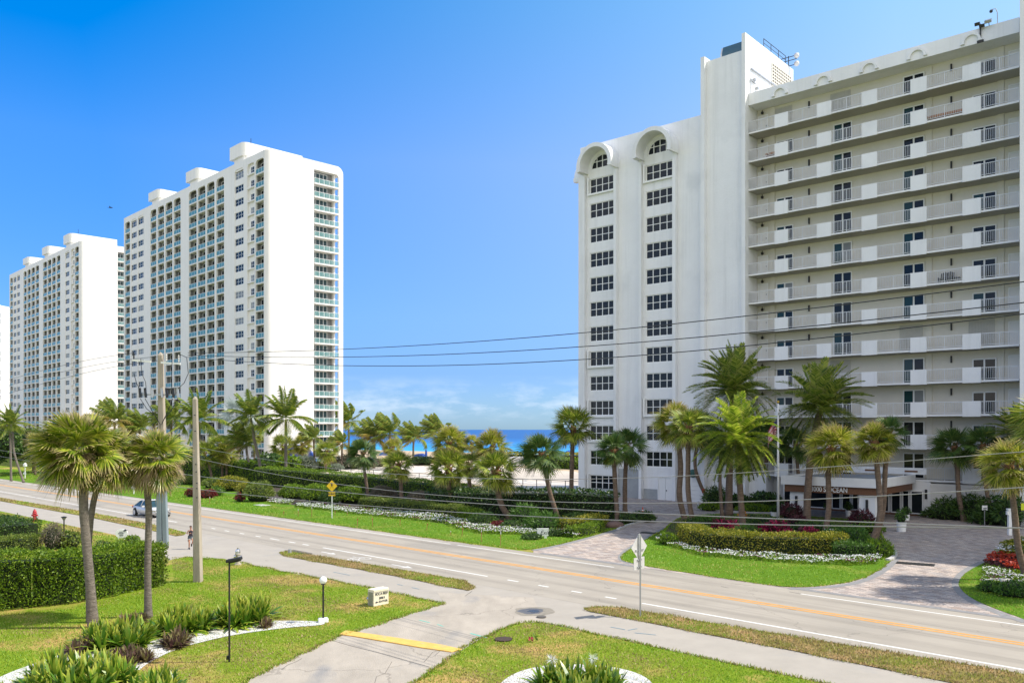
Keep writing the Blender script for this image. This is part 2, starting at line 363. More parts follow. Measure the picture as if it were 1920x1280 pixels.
def lawnmat(name, green, dry, amt, sc=.35, patch=None):
    m = bpy.data.materials.new(name); m.use_nodes = True; nt = m.node_tree; N = nt.nodes; L = nt.links
    b = N['Principled BSDF']; b.inputs['Roughness'].default_value = .95; b.inputs['Specular IOR Level'].default_value = .1
    tc = N.new('ShaderNodeTexCoord')
    def noise(s, d=5):
        n = N.new('ShaderNodeTexNoise'); n.inputs['Scale'].default_value = s; n.inputs['Detail'].default_value = d; n.inputs['Roughness'].default_value = .65; L.new(tc.outputs['Object'], n.inputs['Vector']); return n
    n1 = noise(sc); n2 = noise(14, 4)
    mr = N.new('ShaderNodeMapRange'); mr.inputs[1].default_value = amt; mr.inputs[2].default_value = amt+.16; L.new(n1.outputs['Fac'], mr.inputs[0])
    mix = N.new('ShaderNodeMix'); mix.data_type = 'RGBA'; L.new(mr.outputs[0], mix.inputs[0]); mix.inputs[6].default_value = (*green, 1); mix.inputs[7].default_value = (*dry, 1)
    m2 = N.new('ShaderNodeMapRange'); m2.inputs[1].default_value = .3; m2.inputs[2].default_value = .7; m2.inputs[3].default_value = .6; m2.inputs[4].default_value = 1.35; L.new(n2.outputs['Fac'], m2.inputs[0])
    vm = N.new('ShaderNodeVectorMath'); vm.operation = 'SCALE'; L.new(mix.outputs[2], vm.inputs[0]); L.new(m2.outputs[0], vm.inputs['Scale']); L.new(vm.outputs[0], b.inputs['Base Color'])
    bp = N.new('ShaderNodeBump'); bp.inputs['Strength'].default_value = .8; bp.inputs['Distance'].default_value = .05; L.new(n2.outputs['Fac'], bp.inputs['Height']); L.new(bp.outputs[0], b.inputs['Normal'])
    return m
M['lawn'] = lawnmat('mown_lawn', (.16,.23,.015), (.42,.28,.10), .49, .26)
M['lawng'] = lawnmat('lush_lawn', (.095,.19,.012), (.22,.25,.045), .55, .3)
M['verge'] = lawnmat('dry_verge_grass', (.17,.16,.035), (.34,.22,.10), .46, .5)
def pavers():
    m = bpy.data.materials.new('brick_pavers'); m.use_nodes = True; nt = m.node_tree; N = nt.nodes; L = nt.links
    b = N['Principled BSDF']; b.inputs['Roughness'].default_value = .85
    tc = N.new('ShaderNodeTexCoord'); mp = N.new('ShaderNodeMapping'); L.new(tc.outputs['Object'], mp.inputs[0]); mp.inputs['Rotation'].default_value = (0,0,R(41))
    br = N.new('ShaderNodeTexBrick'); br.inputs['Scale'].default_value = 1.0; L.new(mp.outputs[0], br.inputs['Vector'])
    br.inputs['Brick Width'].default_value = .42; br.inputs['Row Height'].default_value = .22; br.inputs['Mortar Size'].default_value = .012
    br.inputs['Color1'].default_value = (.24,.18,.15,1); br.inputs['Color2'].default_value = (.56,.45,.37,1); br.inputs['Mortar'].default_value = (.14,.13,.12,1); br.inputs['Bias'].default_value = 0
    n = N.new('ShaderNodeTexNoise'); n.inputs['Scale'].default_value = 1.4; n.inputs['Detail'].default_value = 4; L.new(mp.outputs[0], n.inputs['Vector'])
    mx = N.new('ShaderNodeMix'); mx.data_type = 'RGBA'; mr = N.new('ShaderNodeMapRange'); mr.inputs[1].default_value = .35; mr.inputs[2].default_value = .65; mr.inputs[4].default_value = .5
    L.new(n.outputs['Fac'], mr.inputs[0]); L.new(mr.outputs[0], mx.inputs[0]); L.new(br.outputs['Color'], mx.inputs[6]); mx.inputs[7].default_value = (.26,.26,.27,1)
    L.new(mx.outputs[2], b.inputs['Base Color'])
    bp = N.new('ShaderNodeBump'); bp.inputs['Strength'].default_value = .3; bp.inputs['Distance'].default_value = .02; L.new(br.outputs['Fac'], bp.inputs['Height']); bp.invert = True; L.new(bp.outputs[0], b.inputs['Normal'])
    return m
M['pavers'] = pavers()
M['border'] = mat('grey_paver_border', (.21,.205,.205), .9, var=.2, vscale=4)
def seamat():
    m = bpy.data.materials.new('sea_water'); m.use_nodes = True; nt = m.node_tree; N = nt.nodes; L = nt.links
    b = N['Principled BSDF']; b.inputs['Roughness'].default_value = .35; b.inputs['Specular IOR Level'].default_value = .3
    tc = N.new('ShaderNodeTexCoord'); mp = N.new('ShaderNodeMapping'); L.new(tc.outputs['Object'], mp.inputs[0]); mp.inputs['Rotation'].default_value = (0,0,R(-45.8))
    # shallows are turquoise, deep water blue, with current bands parallel to the shore
    sx = N.new('ShaderNodeSeparateXYZ'); L.new(mp.outputs[0], sx.inputs[0])
    n = N.new('ShaderNodeTexNoise'); n.inputs['Scale'].default_value = .02; n.inputs['Detail'].default_value = 6
    mp2 = N.new('ShaderNodeMapping'); L.new(mp.outputs[0], mp2.inputs[0]); mp2.inputs['Scale'].default_value = (1,.35,1); L.new(mp2.outputs[0], n.inputs['Vector'])
    ad = N.new('ShaderNodeMath'); ad.operation = 'MULTIPLY_ADD'; L.new(n.outputs['Fac'], ad.inputs[0]); ad.inputs[1].default_value = 260; L.new(sx.outputs['X'], ad.inputs[2])
    mr = N.new('ShaderNodeMapRange'); mr.inputs[1].default_value = 330; mr.inputs[2].default_value = 900; L.new(ad.outputs[0], mr.inputs[0])
    cr = N.new('ShaderNodeValToRGB'); e = cr.color_ramp.elements; e[0].color = (.06,.42,.52,1); e[1].color = (.004,.075,.26,1); e[1].position = .9
    x = e.new(.22); x.color = (.02,.25,.50,1); x = e.new(.5); x.color = (.008,.13,.38,1)
    L.new(mr.outputs[0], cr.inputs[0]); L.new(cr.outputs[0], b.inputs['Base Color'])
    n3 = N.new('ShaderNodeTexNoise'); n3.inputs['Scale'].default_value = .35; n3.inputs['Detail'].default_value = 6; L.new(mp.outputs[0], n3.inputs['Vector'])
    bp = N.new('ShaderNodeBump'); bp.inputs['Strength'].default_value = .5; bp.inputs['Distance'].default_value = .6; L.new(n3.outputs['Fac'], bp.inputs['Height']); L.new(bp.outputs[0], b.inputs['Normal'])
    return m
M['sea'] = seamat()
# ---------------------------------------------------------------- setting
def struct(name, mb, m, **k):
    o = mb.build(name, m, **k); o['kind'] = 'structure'; return o
def poly(pts, z): return [G(x, y, 0) * 1 for x, y in pts], z
def psheet(name, px, z, m, kind='structure', label=None):
    mb = MB(); mb.sheet([G(x, y) for x, y in px], z)
    o = mb.build(name, m); o['kind'] = kind
    return o
# land sheet: road-aligned strips from behind the camera to below the sea
mb = MB()
prof = [(-160, 0), (74, 0), (195, 0), (206, -.9), (222, -2.5), (300, -6)]
for (q0, z0), (q1, z1) in zip(prof[:-1], prof[1:]):
    a = [Q(q0, -900, z0), Q(q1, -900, z1), Q(q1, 2600, z1), Q(q0, 2600, z0)]
    mb.add([tuple(v) for v in a], [(0, 1, 2, 3)], 0 if q0 < 70 else 1)
struct('ground', mb, [M['lawn'], M['sand']])
mb = MB(); mb.add([tuple(v) for v in (Q(200, -30000, -2.2), Q(60000, -30000, -2.2), Q(60000, 60000, -2.2), Q(200, 60000, -2.2))], [(0, 1, 2, 3)])
struct('sea', mb, M['sea'])
# surf line
mb = MB()
for k, (q, w) in enumerate(((219, .8), (223.5, .6), (230, .5))):
    pts = [(t, q + .9*math.sin(t*.05+k) + .6*math.sin(t*.13+2*k)) for t in range(-150, 320, 6)]
    for (t0, a), (t1, b) in zip(pts[:-1], pts[1:]):
        if math.sin(t0*.07+k*2) > -.4: mb.add([tuple(Q(a, t0, -2.19)), tuple(Q(a+w, t0, -2.19)), tuple(Q(b+w, t1, -2.19)), tuple(Q(b, t1, -2.19))], [(0,1,2,3)])
o = struct('sea_foam', mb, mat('sea_foam', (.8,.82,.82), .8))
def band(name, q0, q1, t0, t1, z, m):
    mb = MB(); n = 40
    for i in range(n):
        a = t0 + (t1-t0)*i/n; b = t0 + (t1-t0)*(i+1)/n
        mb.add([tuple(Q(q0,a,z)), tuple(Q(q1,a,z)), tuple(Q(q1,b,z)), tuple(Q(q0,b,z))], [(0,1,2,3)])
    return mb
struct('road', band('road', 29.2, 39.25, -60, 1500, .008, 0), M['asphalt'])
# shared concrete margin between road and lawns, incl. aprons
side = [(-1400,850),(0,957.5),(272,1013.7),(345,1028),(440,1052),(525,1070),(600,1083),(700,1103),(832,1131),(985,1158),(1020,1167),(1110,1186),(1320,1232.5),(1480,1266),(1700,1312),(2100,1400),(3300,1700),(3300,1500)]
top = [Q(29.25, t, 0) for t in (-45, 0, 60, 200, 480)]
mb = MB(); ps = [G(x, y) for x, y in side[:-1]] + top
mb.sheet(ps, .004); struct('sidewalk', mb, M['concrete'])
drv = [(820,1110),(832,1131),(800,1141),(770,1150),(735,1162),(700,1174),(668,1182),(636,1192),(612,1204),(585,1217),(555,1230),(525,1243),(490,1261),(455,1281),(395,1320),(300,1400),(640,1500),(700,1360),(748,1305),(775,1280),(800,1261),(830,1240),(862,1221),(900,1197),(925,1184),(950,1174),(975,1167.5),(990,1166),(1020,1167),(1000,1120)]
psheet('driveway', drv, .008, M['drive'])
# other side road into the left plot (behind utility pole)
psheet('path', [(296,1020),(345,1018),(430,1047),(345,1044),(316,1050)], .008, M['concrete'])
# verge strips
def strip(top, bot, label):
    mb = MB(); mb.sheet([G(x, y) for x, y in top + bot[::-1]], .03)
    n = len(top)
    o = mb.build('grass_verge', M['verge']); o['kind'] = 'structure'; return o
VS = [([(-900,845),(-300,893),(0,932.5),(200,966),(300,986),(340,996),(350,998.5)], [(-900,851),(-300,902),(0,939),(170,970),(300,998),(330,1005),(345,1003)]),
      ([(524,1036),(545,1033.5),(600,1043),(700,1060),(800,1077),(870,1088.5),(886,1098)], [(528,1040),(550,1045.5),(650,1063),(750,1081.5),(850,1102),(878,1107),(887,1104)]),
      ([(1096,1141),(1115,1137.5),(1165,1139.5),(1250,1153),(1320,1166),(1480,1192),(1700,1228),(1920,1264),(2300,1330)], [(1104,1146),(1140,1153),(1200,1164),(1260,1176),(1320,1188),(1480,1218.5),(1700,1263),(1920,1308),(2300,1385)])]
for a, b in VS: strip(a, b, '')
# road paint
def paint(name, q0, w, segs, m):
    mb = MB()
    for a, b in segs:
        n = max(1, int(abs(b-a)/12))
        for i in range(n):
            u = a+(b-a)*i/n; v = a+(b-a)*(i+1)/n
            mb.add([tuple(Q(q0,u,.012)), tuple(Q(q0+w,u,.012)), tuple(Q(q0+w,v,.012)), tuple(Q(q0,v,.012))], [(0,1,2,3)])
    o = mb.build(name, m); o['kind'] = 'structure'; return o
def tq(px, q):   # t along road of the point on line q seen at column px
    k = (px-960)/F; Y = q/(RN.x*k + RN.y); p = Vector((k*Y, Y, 0)); return p.dot(RD)
paint('centre_line', 34.69, .17, [(-40, 1400)], M['yline']); paint('centre_line', 35.02, .17, [(-40, 1400)], M['yline'])
paint('edge_line', 38.2, .12, [(-40, tq(1500,38.2)), (tq(1150,38.2), 1400)], M['wline'])
q = 31.15
dash = [(tq(a, q), tq(b, q)) for a, b in ((950,970),(1008,1027),(1070,1089),(1133,1154),(505,522),(540,552),(566,577),(478,487),(448,456),(420,428),(395,402))]
paint('edge_line', q, .14, [(tq(604,q), tq(912,q)), (tq(1202,q), -40), (tq(330,q), 1400)] + dash, M['wline'])
# bicycle symbol and arrows in the cycle lane (q 29.3 - 31)
def ground_poly(mb, pts, z=.013): mb.sheet([Q(a, b) for a, b in pts], z)
mb = MB(); t0 = tq(679, 30.2)
def ring(mb, q, t, r, w, n=20, st=1.6):
    for i in range(n):
        a = 2*math.pi*i/n; b = 2*math.pi*(i+1)/n
        ground_poly(mb, [(q+r*math.cos(a), t+st*r*math.sin(a)), (q+(r+w)*math.cos(a), t+st*(r+w)*math.sin(a)), (q+(r+w)*math.cos(b), t+st*(r+w)*math.sin(b)), (q+r*math.cos(b), t+st*r*math.sin(b))])
ring(mb, 30.0-.42, t0, .24, .07); ring(mb, 30.0+.42, t0, .24, .07)
def gbar(mb, a, b, w=.07):
    d = Vector((b[0]-a[0], b[1]-a[1])); n = Vector((-d.y, d.x)).normalized()*w/2
    ground_poly(mb, [(a[0]-n.x,a[1]-n.y),(b[0]-n.x,b[1]-n.y),(b[0]+n.x,b[1]+n.y),(a[0]+n.x,a[1]+n.y)])
gbar(mb, (29.58, t0), (29.8, t0+.7)); gbar(mb, (29.8, t0+.7), (30.3, t0+.7)); gbar(mb, (30.3, t0+.7), (30.42, t0)); gbar(mb, (29.8,t0+.7),(30.05,t0)); gbar(mb,(30.05,t0),(29.58,t0)); gbar(mb, (30.3,t0+.7),(30.28,t0+1.1))
o = mb.build('bicycle_symbol', M['faded']); o['kind'] = 'structure'
def arrow(mb, q, t, L=1.5):
    ground_poly(mb, [(q-.07,t+L/2),(q-.07,t-L*.1),(q+.07,t-L*.1),(q+.07,t+L/2)]); ground_poly(mb, [(q-.26,t-L*.1),(q,t-L/2),(q+.26,t-L*.1)])
mb = MB(); arrow(mb, 30.1, tq(754,30.1), 1.9); o = mb.build('arrow_marking', M['faded']); o['kind'] = 'structure'
mb = MB(); arrow(mb, 30.1, tq(616,30.1), 1.6); o = mb.build('arrow_marking', M['faded']); o['kind'] = 'structure'
# speed hump
hp = [(636,1190),(648,1183),(700,1190),(760,1199),(830,1210),(866,1218),(846,1223),(790,1215),(720,1203),(660,1193)]
mb = MB(); mb.prism([(G(x,y).x, G(x,y).y) for x, y in hp], .004, .05)
o = mb.build('speed_hump', M['ypaint']); bevel(o, .03, 2); tag(o, 'yellow painted speed hump across the concrete entrance driveway', 'speed hump')
# joints and cracks of the driveway, utility paint marks
def crack(name, pts, w, m, z=.0125):
    mb = MB(); P3 = [G(x,y) for x, y in pts]
    for a, b in zip(P3[:-1], P3[1:]):
        d = (b-a).normalized(); n = Vector((-d.y, d.x, 0))*w/2
        mb.sheet([a-n, b-n, b+n, a+n], z)
    o = mb.build(name, m); o['kind'] = 'structure'
M['crack'] = mat('dark_crack', (.10,.09,.08), .95); M['teal'] = mat('teal_spray_paint', (.12,.42,.34), .8); M['bluep'] = mat('blue_spray_paint', (.10,.22,.30), .8)
crack('expansion_joint', [(615,1198),(660,1211),(720,1226),(780,1243),(805,1250)], .03, M['crack'])
crack('driveway_crack', [(528,1255),(540,1246),(556,1240),(566,1234)], .025, M['crack']); crack('driveway_crack', [(795,1241),(812,1222),(826,1219),(815,1229)], .02, M['crack'])
crack('driveway_crack', [(700,1290),(706,1268),(722,1262),(735,1240)], .015, M['crack']); crack('driveway_crack', [(872,1117),(885,1108)], .03, M['crack'])
crack('spray_mark', [(786,1162),(806,1167)], .07, M['teal']); crack('spray_mark', [(820,1170),(831,1174)], .06, M['teal']); crack('spray_mark', [(882,1187),(912,1195)], .09, M['teal'])
for a in ([(625,1072),(656,1078)], [(745,1095),(755,1097)], [(772,1101),(786,1104)], [(1145,1175),(1172,1180)], [(1178,1181),(1195,1178)], [(1190,1186),(1230,1190)]): crack('spray_mark', a, .05, M['bluep'])
for a in ([(1133,1101.5),(1145,1103)], [(1352,1099),(1366,1102)], [(1480,1109),(1502,1113)], [(1478,1141),(1492,1143.5)], [(677,1008),(690,1009)], [(497,1050.5),(503,1051)]): crack('road_crack', a, .05, M['crack'])
crack('road_patch', [(838,1020.5),(866,1020.5)], .5, mat('darker_patch', (.27,.24,.22), .9))
# puddle: damp ring and water
def blob(cx, cy, rx, ry, n=36, s=1, amp=.12):
    return [(cx+rx*math.cos(2*math.pi*i/n)*(1+amp*math.sin(3*2*math.pi*i/n+s)+amp*.6*math.sin(7*2*math.pi*i/n)), cy+ry*math.sin(2*math.pi*i/n)*(1+amp*math.sin(2*2*math.pi*i/n+s))) for i in range(n)]
psheet('damp_patch', blob(1000,1146,37,9,s=2,amp=.10), .012, mat('damp_concrete', (.24,.21,.165), .7, var=.2, vscale=4))
psheet('damp_patch', blob(996,1145.5,24,5,s=4,amp=.12), .015, mat('wet_concrete', (.12,.105,.085), .35, var=.3, vscale=5))
psheet('puddle', blob(1001,1145.6,11,2.4,s=5,amp=.15), .018, glassmat('puddle_water', (.05,.05,.05), .2))
# pavers of the condominium forecourt
pav = [(1000,1030),(1045,1022),(1100,1008),(1160,990),(1150,965),(1120,940),(1100,925),(1240,925),(1460,925),(1740,925),(1960,935),(2700,1000),(2900,1200)]
mb = MB(); pts = [G(x, y) for x, y in pav] + [Q(39.2, t) for t in (-28, -10, tq(1000,39.2))]
mb.sheet(pts, .012); struct('forecourt', mb, M['pavers'])
mb = MB(); 
for (a, b) in ((tq(1010,39.2), tq(1200,39.2)), (tq(1480,39.2), tq(1925,39.2))):
    mb.sheet([Q(39.15,a), Q(39.6,a), Q(39.6,b), Q(39.15,b)], .016)
struct('paver_border', mb, M['border'])
def curbline(name, px, w=.16, h=.13, m='curb', z0=.0):
    mb = MB(); pts = [G(x, y) for x, y in px]; n = len(pts)
    L_ = []; R_ = []
    for i in range(n):
        d = (pts[min(i+1,n-1)]-pts[max(i-1,0)]).normalized(); nn = Vector((-d.y, d.x, 0))*w/2
        L_.append(pts[i]+nn); R_.append(pts[i]-nn)
    v = [tuple(p+Vector((0,0,z0))) for p in L_]+[tuple(p+Vector((0,0,z0))) for p in R_]+[tuple(p+Vector((0,0,h))) for p in L_]+[tuple(p+Vector((0,0,h))) for p in R_]
    f = []
    for i in range(n-1): f += [(i, i+1, 2*n+i+1, 2*n+i), (n+i+1, n+i, 3*n+i, 3*n+i+1), (2*n+i, 2*n+i+1, 3*n+i+1, 3*n+i)]
    f += [(0, 2*n, 3*n, n), (n-1, 2*n-1, 4*n-1, 3*n-1)]
    mb.add(v, f); o = mb.build(name, M[m]); o['kind'] = 'structure'; return o
def smooth_px(p, it=2, closed=False):
    for _ in range(it):
        q_ = []
        n = len(p)
        for i in range(n if closed else n-1):
            a = p[i]; b = p[(i+1)%n]
            q_ += [(a[0]*.75+b[0]*.25, a[1]*.75+b[1]*.25), (a[0]*.25+b[0]*.75, a[1]*.25+b[1]*.75)]
        if not closed: q_ = [p[0]] + q_ + [p[-1]]
        p = q_
    return p
# lawn and planting islands on the far side
F1 = [(985,1030.5),(1045,1021),(1100,1007),(1158,990),(1188,978),(1165,958),(1050,950),(900,935),(700,915),(480,895),(380,898),(250,893),(0,879)]
mb = MB(); mb.sheet([G(x,y) for x, y in F1] + [Q(60, 400, 0)] + [Q(39.25, t) for t in (400, 200, 120, 80, 60)], .02)
struct('lawn', mb, M['lawng'])
isl = smooth_px([(1163,1048),(1172,1035),(1210,1012),(1250,990),(1262,976),(1290,966),(1400,962),(1560,970),(1630,978),(1650,990),(1655,1010),(1672,1028),(1678,1042),(1660,1062),(1625,1082),(1590,1092),(1540,1099),(1480,1101.5),(1430,1095),(1370,1086.5),(1290,1074),(1220,1063),(1180,1055)], 2, True)
psheet('lawn', isl, .024, M['lawng'])
risl = smooth_px([(1796,1100),(1799,1085),(1815,1070),(1845,1055),(1875,1040),(1920,1025),(2100,1020),(2300,1080),(2200,1200),(2000,1195),(1925,1162),(1870,1143),(1820,1122)], 2, True)
psheet('lawn', risl, .024, M['lawng'])
wl = [(1740,962),(1790,966),(1850,978),(1880,984),(1920,992),(2300,1040),(2600,1000),(2300,930),(1740,928)]
psheet('planting_bed', wl, .024, M['soil']); curbline('curb', wl[:6], .15, .12)
psheet('planting_bed', [(1262,976),(1290,968),(1400,964),(1560,971),(1630,979),(1650,992),(1655,1010),(1670,1030),(1650,1048),(1500,1046),(1400,1043),(1300,1032),(1262,1012),(1245,1000)], .028, M['soil'])
psheet('planting_bed', [(1310,950),(1320,935),(1460,930),(1480,962),(1400,960),(1330,957)], .02, M['soil'])
curbline('curb', smooth_px([(1309,951),(1308,942),(1315,934)],2), .15, .12); curbline('curb', [(1330,957),(1400,961),(1480,963)], .15,.12)
curbline('curb', smooth_px([(1159,993.5),(1170,988),(1190,982),(1226,975.5)],1), .25, .14)
curbline('curb', smooth_px([(1664,1051),(1672,1049),(1680,1042),(1676,1034)],2), .25, .14)
psheet('planting_bed', [(500,940),(560,948),(640,958),(760,968),(850,985),(900,994),(1000,1003),(1090,1003),(1150,988),(1190,975),(1170,958),(1050,950),(900,935),(700,915),(500,905),(420,915)], .028, M['soil'])
psheet('planting_bed', [(1852,1062),(1880,1045),(1930,1035),(2100,1040),(2100,1110),(1960,1110),(1880,1095),(1850,1080)], .028, M['soil'])
# border pavers round the islands
for pts in (smooth_px([(1000,1031.5),(1047,1023),(1102,1009),(1160,992.5)],2), smooth_px([(1184,1057),(1162,1049),(1170,1034),(1209,1010.5),(1248,989)],2), smooth_px([(1480,1104),(1545,1101.5),(1597,1095),(1630,1085),(1664,1065),(1683,1044)],2), smooth_px([(1925,1167),(1866,1147),(1816,1125),(1792,1101),(1795,1084),(1812,1068),(1842,1053)],2)):
    curbline('paver_border', pts, .42, .017, 'border', z0=.013)
# terrace towards the beach with ring pattern
psheet('terrace', [(560,884),(640,878.5),(760,874),(900,872.5),(975,876),(1080,884),(1120,905),(1110,930),(980,917),(860,904),(700,894),(600,889)], .02, M['plaza'])
psheet('terrace', [(600,882.5),(740,873.5),(900,872),(960,876),(960,880),(820,884),(760,887),(700,887)], .026, M['plazaw'])
psheet('terrace', [(780,889),(860,893),(1000,902),(1100,909),(1100,914),(1000,909),(860,900),(780,894)], .026, M['plazaw'])
mb = MB(); cc = G(1085,901)
for r in (2,5,8,11,14,17):
    n = 40
    for i in range(n):
        a = math.pi*.45+math.pi*1.2*i/n; b = math.pi*.45+math.pi*1.2*(i+1)/n
        mb.sheet([cc+Vector((math.cos(a),math.sin(a),0))*r, cc+Vector((math.cos(b),math.sin(b),0))*r, cc+Vector((math.cos(b),math.sin(b),0))*(r+.45), cc+Vector((math.cos(a),math.sin(a),0))*(r+.45)], .032)
o = mb.build('ring_marking', mat('grey_ring_paint', (.36,.33,.30), .9)); o['kind'] = 'structure'
psheet('car_park', [(330,868),(480,862),(500,875),(440,883),(330,880)], .02, M['asphalt'])
# gravel beds near camera
gb1 = smooth_px([(-40,1292),(0,1268),(60,1245),(130,1222),(200,1195),(300,1185),(390,1180),(450,1165),(560,1163),(612,1166),(605,1172),(540,1176),(450,1188),(400,1198),(330,1216),(270,1246),(245,1275),(230,1310),(100,1340)], 2, True)
psheet('gravel_bed', gb1, .02, M['gravel'])
gb2 = smooth_px([(925,1300),(945,1272),(990,1252),(1060,1244),(1140,1248),(1200,1262),(1230,1285),(1235,1330),(1100,1400),(930,1370)], 2, True)
psheet('gravel_bed', gb2, .02, M['gravel'])
class Frame:
    def __init__(s, O, ang):
        s.O = Vector((O[0], O[1], 0)); s.a = ang
        s.ex = Vector((math.cos(ang), math.sin(ang), 0)); s.ey = Vector((-math.sin(ang), math.cos(ang), 0))
    def onY(s, px, v=0., py=None):
        k = (px-960)/F; Y = (v + s.ey.dot(s.O)) / (k*s.ey.x + s.ey.y)
        p = Vector((k*Y, Y, 0)); x = s.ex.dot(p - s.O)
        return (x, Y) if py is None else (x, H+(HZ-py)/F*Y)
    def onX(s, px, u=0., py=None):
        k = (px-960)/F; Y = (u + s.ex.dot(s.O)) / (k*s.ex.x + s.ex.y)
        p = Vector((k*Y, Y, 0)); y = s.ey.dot(p - s.O)
        return (y, Y) if py is None else (y, H+(HZ-py)/F*Y)
    def w(s, x, y, z=0): return s.O + s.ex*x + s.ey*y + Vector((0,0,z))
def window_mb(w, h, nx, ny, fw=.07, d=.08, sill=True):
    f = MB(); p = MB()
    f.box(-w/2,-w/2+fw,-d,d,0,h); f.box(w/2-fw,w/2,-d,d,0,h); f.box(-w/2+fw,w/2-fw,-d,d,0,fw); f.box(-w/2+fw,w/2-fw,-d,d,h-fw,h)
    for i in range(1, nx):
        x = -w/2+w*i/nx; f.box(x-fw*.5,x+fw*.5,-d*.8,d*.8,fw,h-fw)
    for j in range(1, ny):
        z = h*j/ny
        xs = [-w/2+fw]+[-w/2+w*i/nx for i in range(1, nx)]+[w/2-fw]
        for a, b in zip(xs[:-1], xs[1:]):
            f.box(a+fw*.5 if a > -w/2+fw else a, b-fw*.5 if b < w/2-fw else b, -d*.7, d*.7, z-fw*.4, z+fw*.4)
    p.box(-w/2+fw*.5, w/2-fw*.5, -.012, .012, fw*.5, h-fw*.5)
    return f, p
# =========================================================== tall slab towers
def tower_pair():
    C1x, C1y = -51.5, 176.8
    fr = Frame((C1x, C1y), math.atan2(-.7171, .6970) + R(1.6)*0)
    ang = -R(45.8)  # long facade parallel to the road
    fr = Frame((C1x, C1y), ang)
    root = empty('apartment_tower', (C1x, C1y, 0), ang, 'white slab tower with blue glass balconies, the nearer and larger-looking of the two', 'apartment tower', 'matching white slab towers on the shore')
    TOP = 66.7; ST = 2.92; NF = 22; z0 = TOP-1.5-ST*NF
    fl = [TOP-1.5-ST*(i+1) for i in range(NF)]        # floor levels, top first
    ux = lambda px: fr.onY(px)[0]
    L0 = ux(233)-.3; D = 19.0
    # columns (u0,u1,type) measured from right corner
    cols = [(ux(479),ux(495),'b'), (ux(463.5),ux(477),'r'), (ux(440),ux(456.5),'w')]
    for a, b in ((354,368.5),(370.5,385),(387.5,402),(405.5,420)): cols.append((ux(a),ux(b),'l'))
    for a, b in ((282,293),(295.5,307.5),(310,323),(325.5,338.5)): cols.append((ux(a),ux(b),'l'))
    cols += [(ux(258.5),ux(269),'w'), (ux(246),ux(256),'w'), (ux(234.5),ux(243.5),'b')]
    cols.sort()
    wall = MB(); inner = MB()
    # front skin: solid between the column openings
    x = L0; DEP = .45
    for (a, b, t) in cols:
        wall.box(x, a, 0, DEP, 0, TOP); x = b
    wall.box(x, -1.2, 0, DEP, 0, TOP)
    # rounded corner strip
    wall.prism([(-1.2,0),(-1.2,DEP)] + [(-.45, DEP), (-.45, 1.2)] + [(0,1.2)] + [(-1.2+1.2*math.cos(a*math.pi/16), 1.2-1.2*math.sin(a*math.pi/16)) for a in range(0, 9)], 0, TOP)
    for (a, b, t) in cols:
        wall.box(a, b, 0, DEP, TOP-1.5, TOP)
        # rounded heads
        r = min(.9, (b-a)*.4)
        for s_, xx in ((1, a), (-1, b)):
            wall.prism([(xx, TOP-1.5)] + [(xx+s_*(r-r*math.cos(q*math.pi/12)), TOP-1.5-(r-r*math.sin(q*math.pi/12))) for q in range(0, 7)], .002, DEP-.002, axis='y')
    rails = []; doors = []; wins = []
    for (a, b, t) in cols:
        for i, z in enumerate(fl):
            if t in 'wr':
                y0 = 0
                zs, zt = z+.75, z+2.25
                if t == 'w':
                    wall.box(a, b, .12, DEP-.05, z+2.25 if i else TOP-1.9, z+ST+.75 if i else TOP-1.5) if i == 0 else wall.box(a, b, .12, DEP-.05, z+2.25, z+ST+.75)
                    wins.append(((a+b)/2, .25, zs, b-a, i))
                else:
                    wall.box(a, b, .42, DEP-.002, z+2.25, z+ST+.75 if i else TOP-1.501)
                    wall.box(a, a+1.0, .42, DEP-.002, z+.75, z+2.25)
                    wall.box(a, b, .0, .4, z+.5, z+.75)
                    wins.append(((a+1.0+b)/2, .44, zs, b-a-1.0, i))
            else:
                wall.box(a, b, .05, 1.3, z-.22, z)
                rails.append(((a+b)/2, .12, z, b-a, i)); doors.append(((a+b)/2, 1.2, z, b-a, i))
    # recess back walls and partitions
    groups = []
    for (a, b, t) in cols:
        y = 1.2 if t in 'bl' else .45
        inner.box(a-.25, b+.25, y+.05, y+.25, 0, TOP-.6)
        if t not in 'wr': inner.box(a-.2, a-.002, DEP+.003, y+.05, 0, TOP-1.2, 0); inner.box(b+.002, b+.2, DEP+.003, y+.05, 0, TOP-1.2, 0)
    # base below last floor
    # end wall (plane x=0) with the column of sea-view balconies near its far side
    sy = lambda px: fr.onX(px)[0]
    ya, yb = sy(589), sy(640)
    yEnd = sy(643.5)
    wall.box(-.45, 0, 1.2, ya, 0, TOP)
    wall.box(-.45, -.003, ya, yEnd-1.2, TOP-1.9, TOP)
    # rounded upper far corner
    wall.prism([(yEnd-1.2, 0), (yEnd, 0)] + [(yEnd, TOP-1.6)] + [(yEnd-1.6+1.6*math.cos(q*math.pi/16), TOP-1.6+1.6*math.sin(q*math.pi/16)) for q in range(1, 9)] + [(yEnd-1.6, TOP-1.9), (yEnd-1.2, TOP-2.4)], -.45, -.005, axis='x')
    zf = [TOP-1.9-ST*(i+1) for i in range(NF)]
    for i, z in enumerate(zf):
        wall.box(-3.4, .12, ya+.01, yEnd-1.21, z-.24, z)
        # glazing wall set back, parallel to the end wall
    yg = sy(620)
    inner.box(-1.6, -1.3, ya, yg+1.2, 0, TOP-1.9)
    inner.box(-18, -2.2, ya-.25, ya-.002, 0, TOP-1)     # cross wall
    sidew = []
    for i, z in enumerate(zf):
        sidew.append(((ya+yg)/2+.2, z, yg-ya-.5, i))
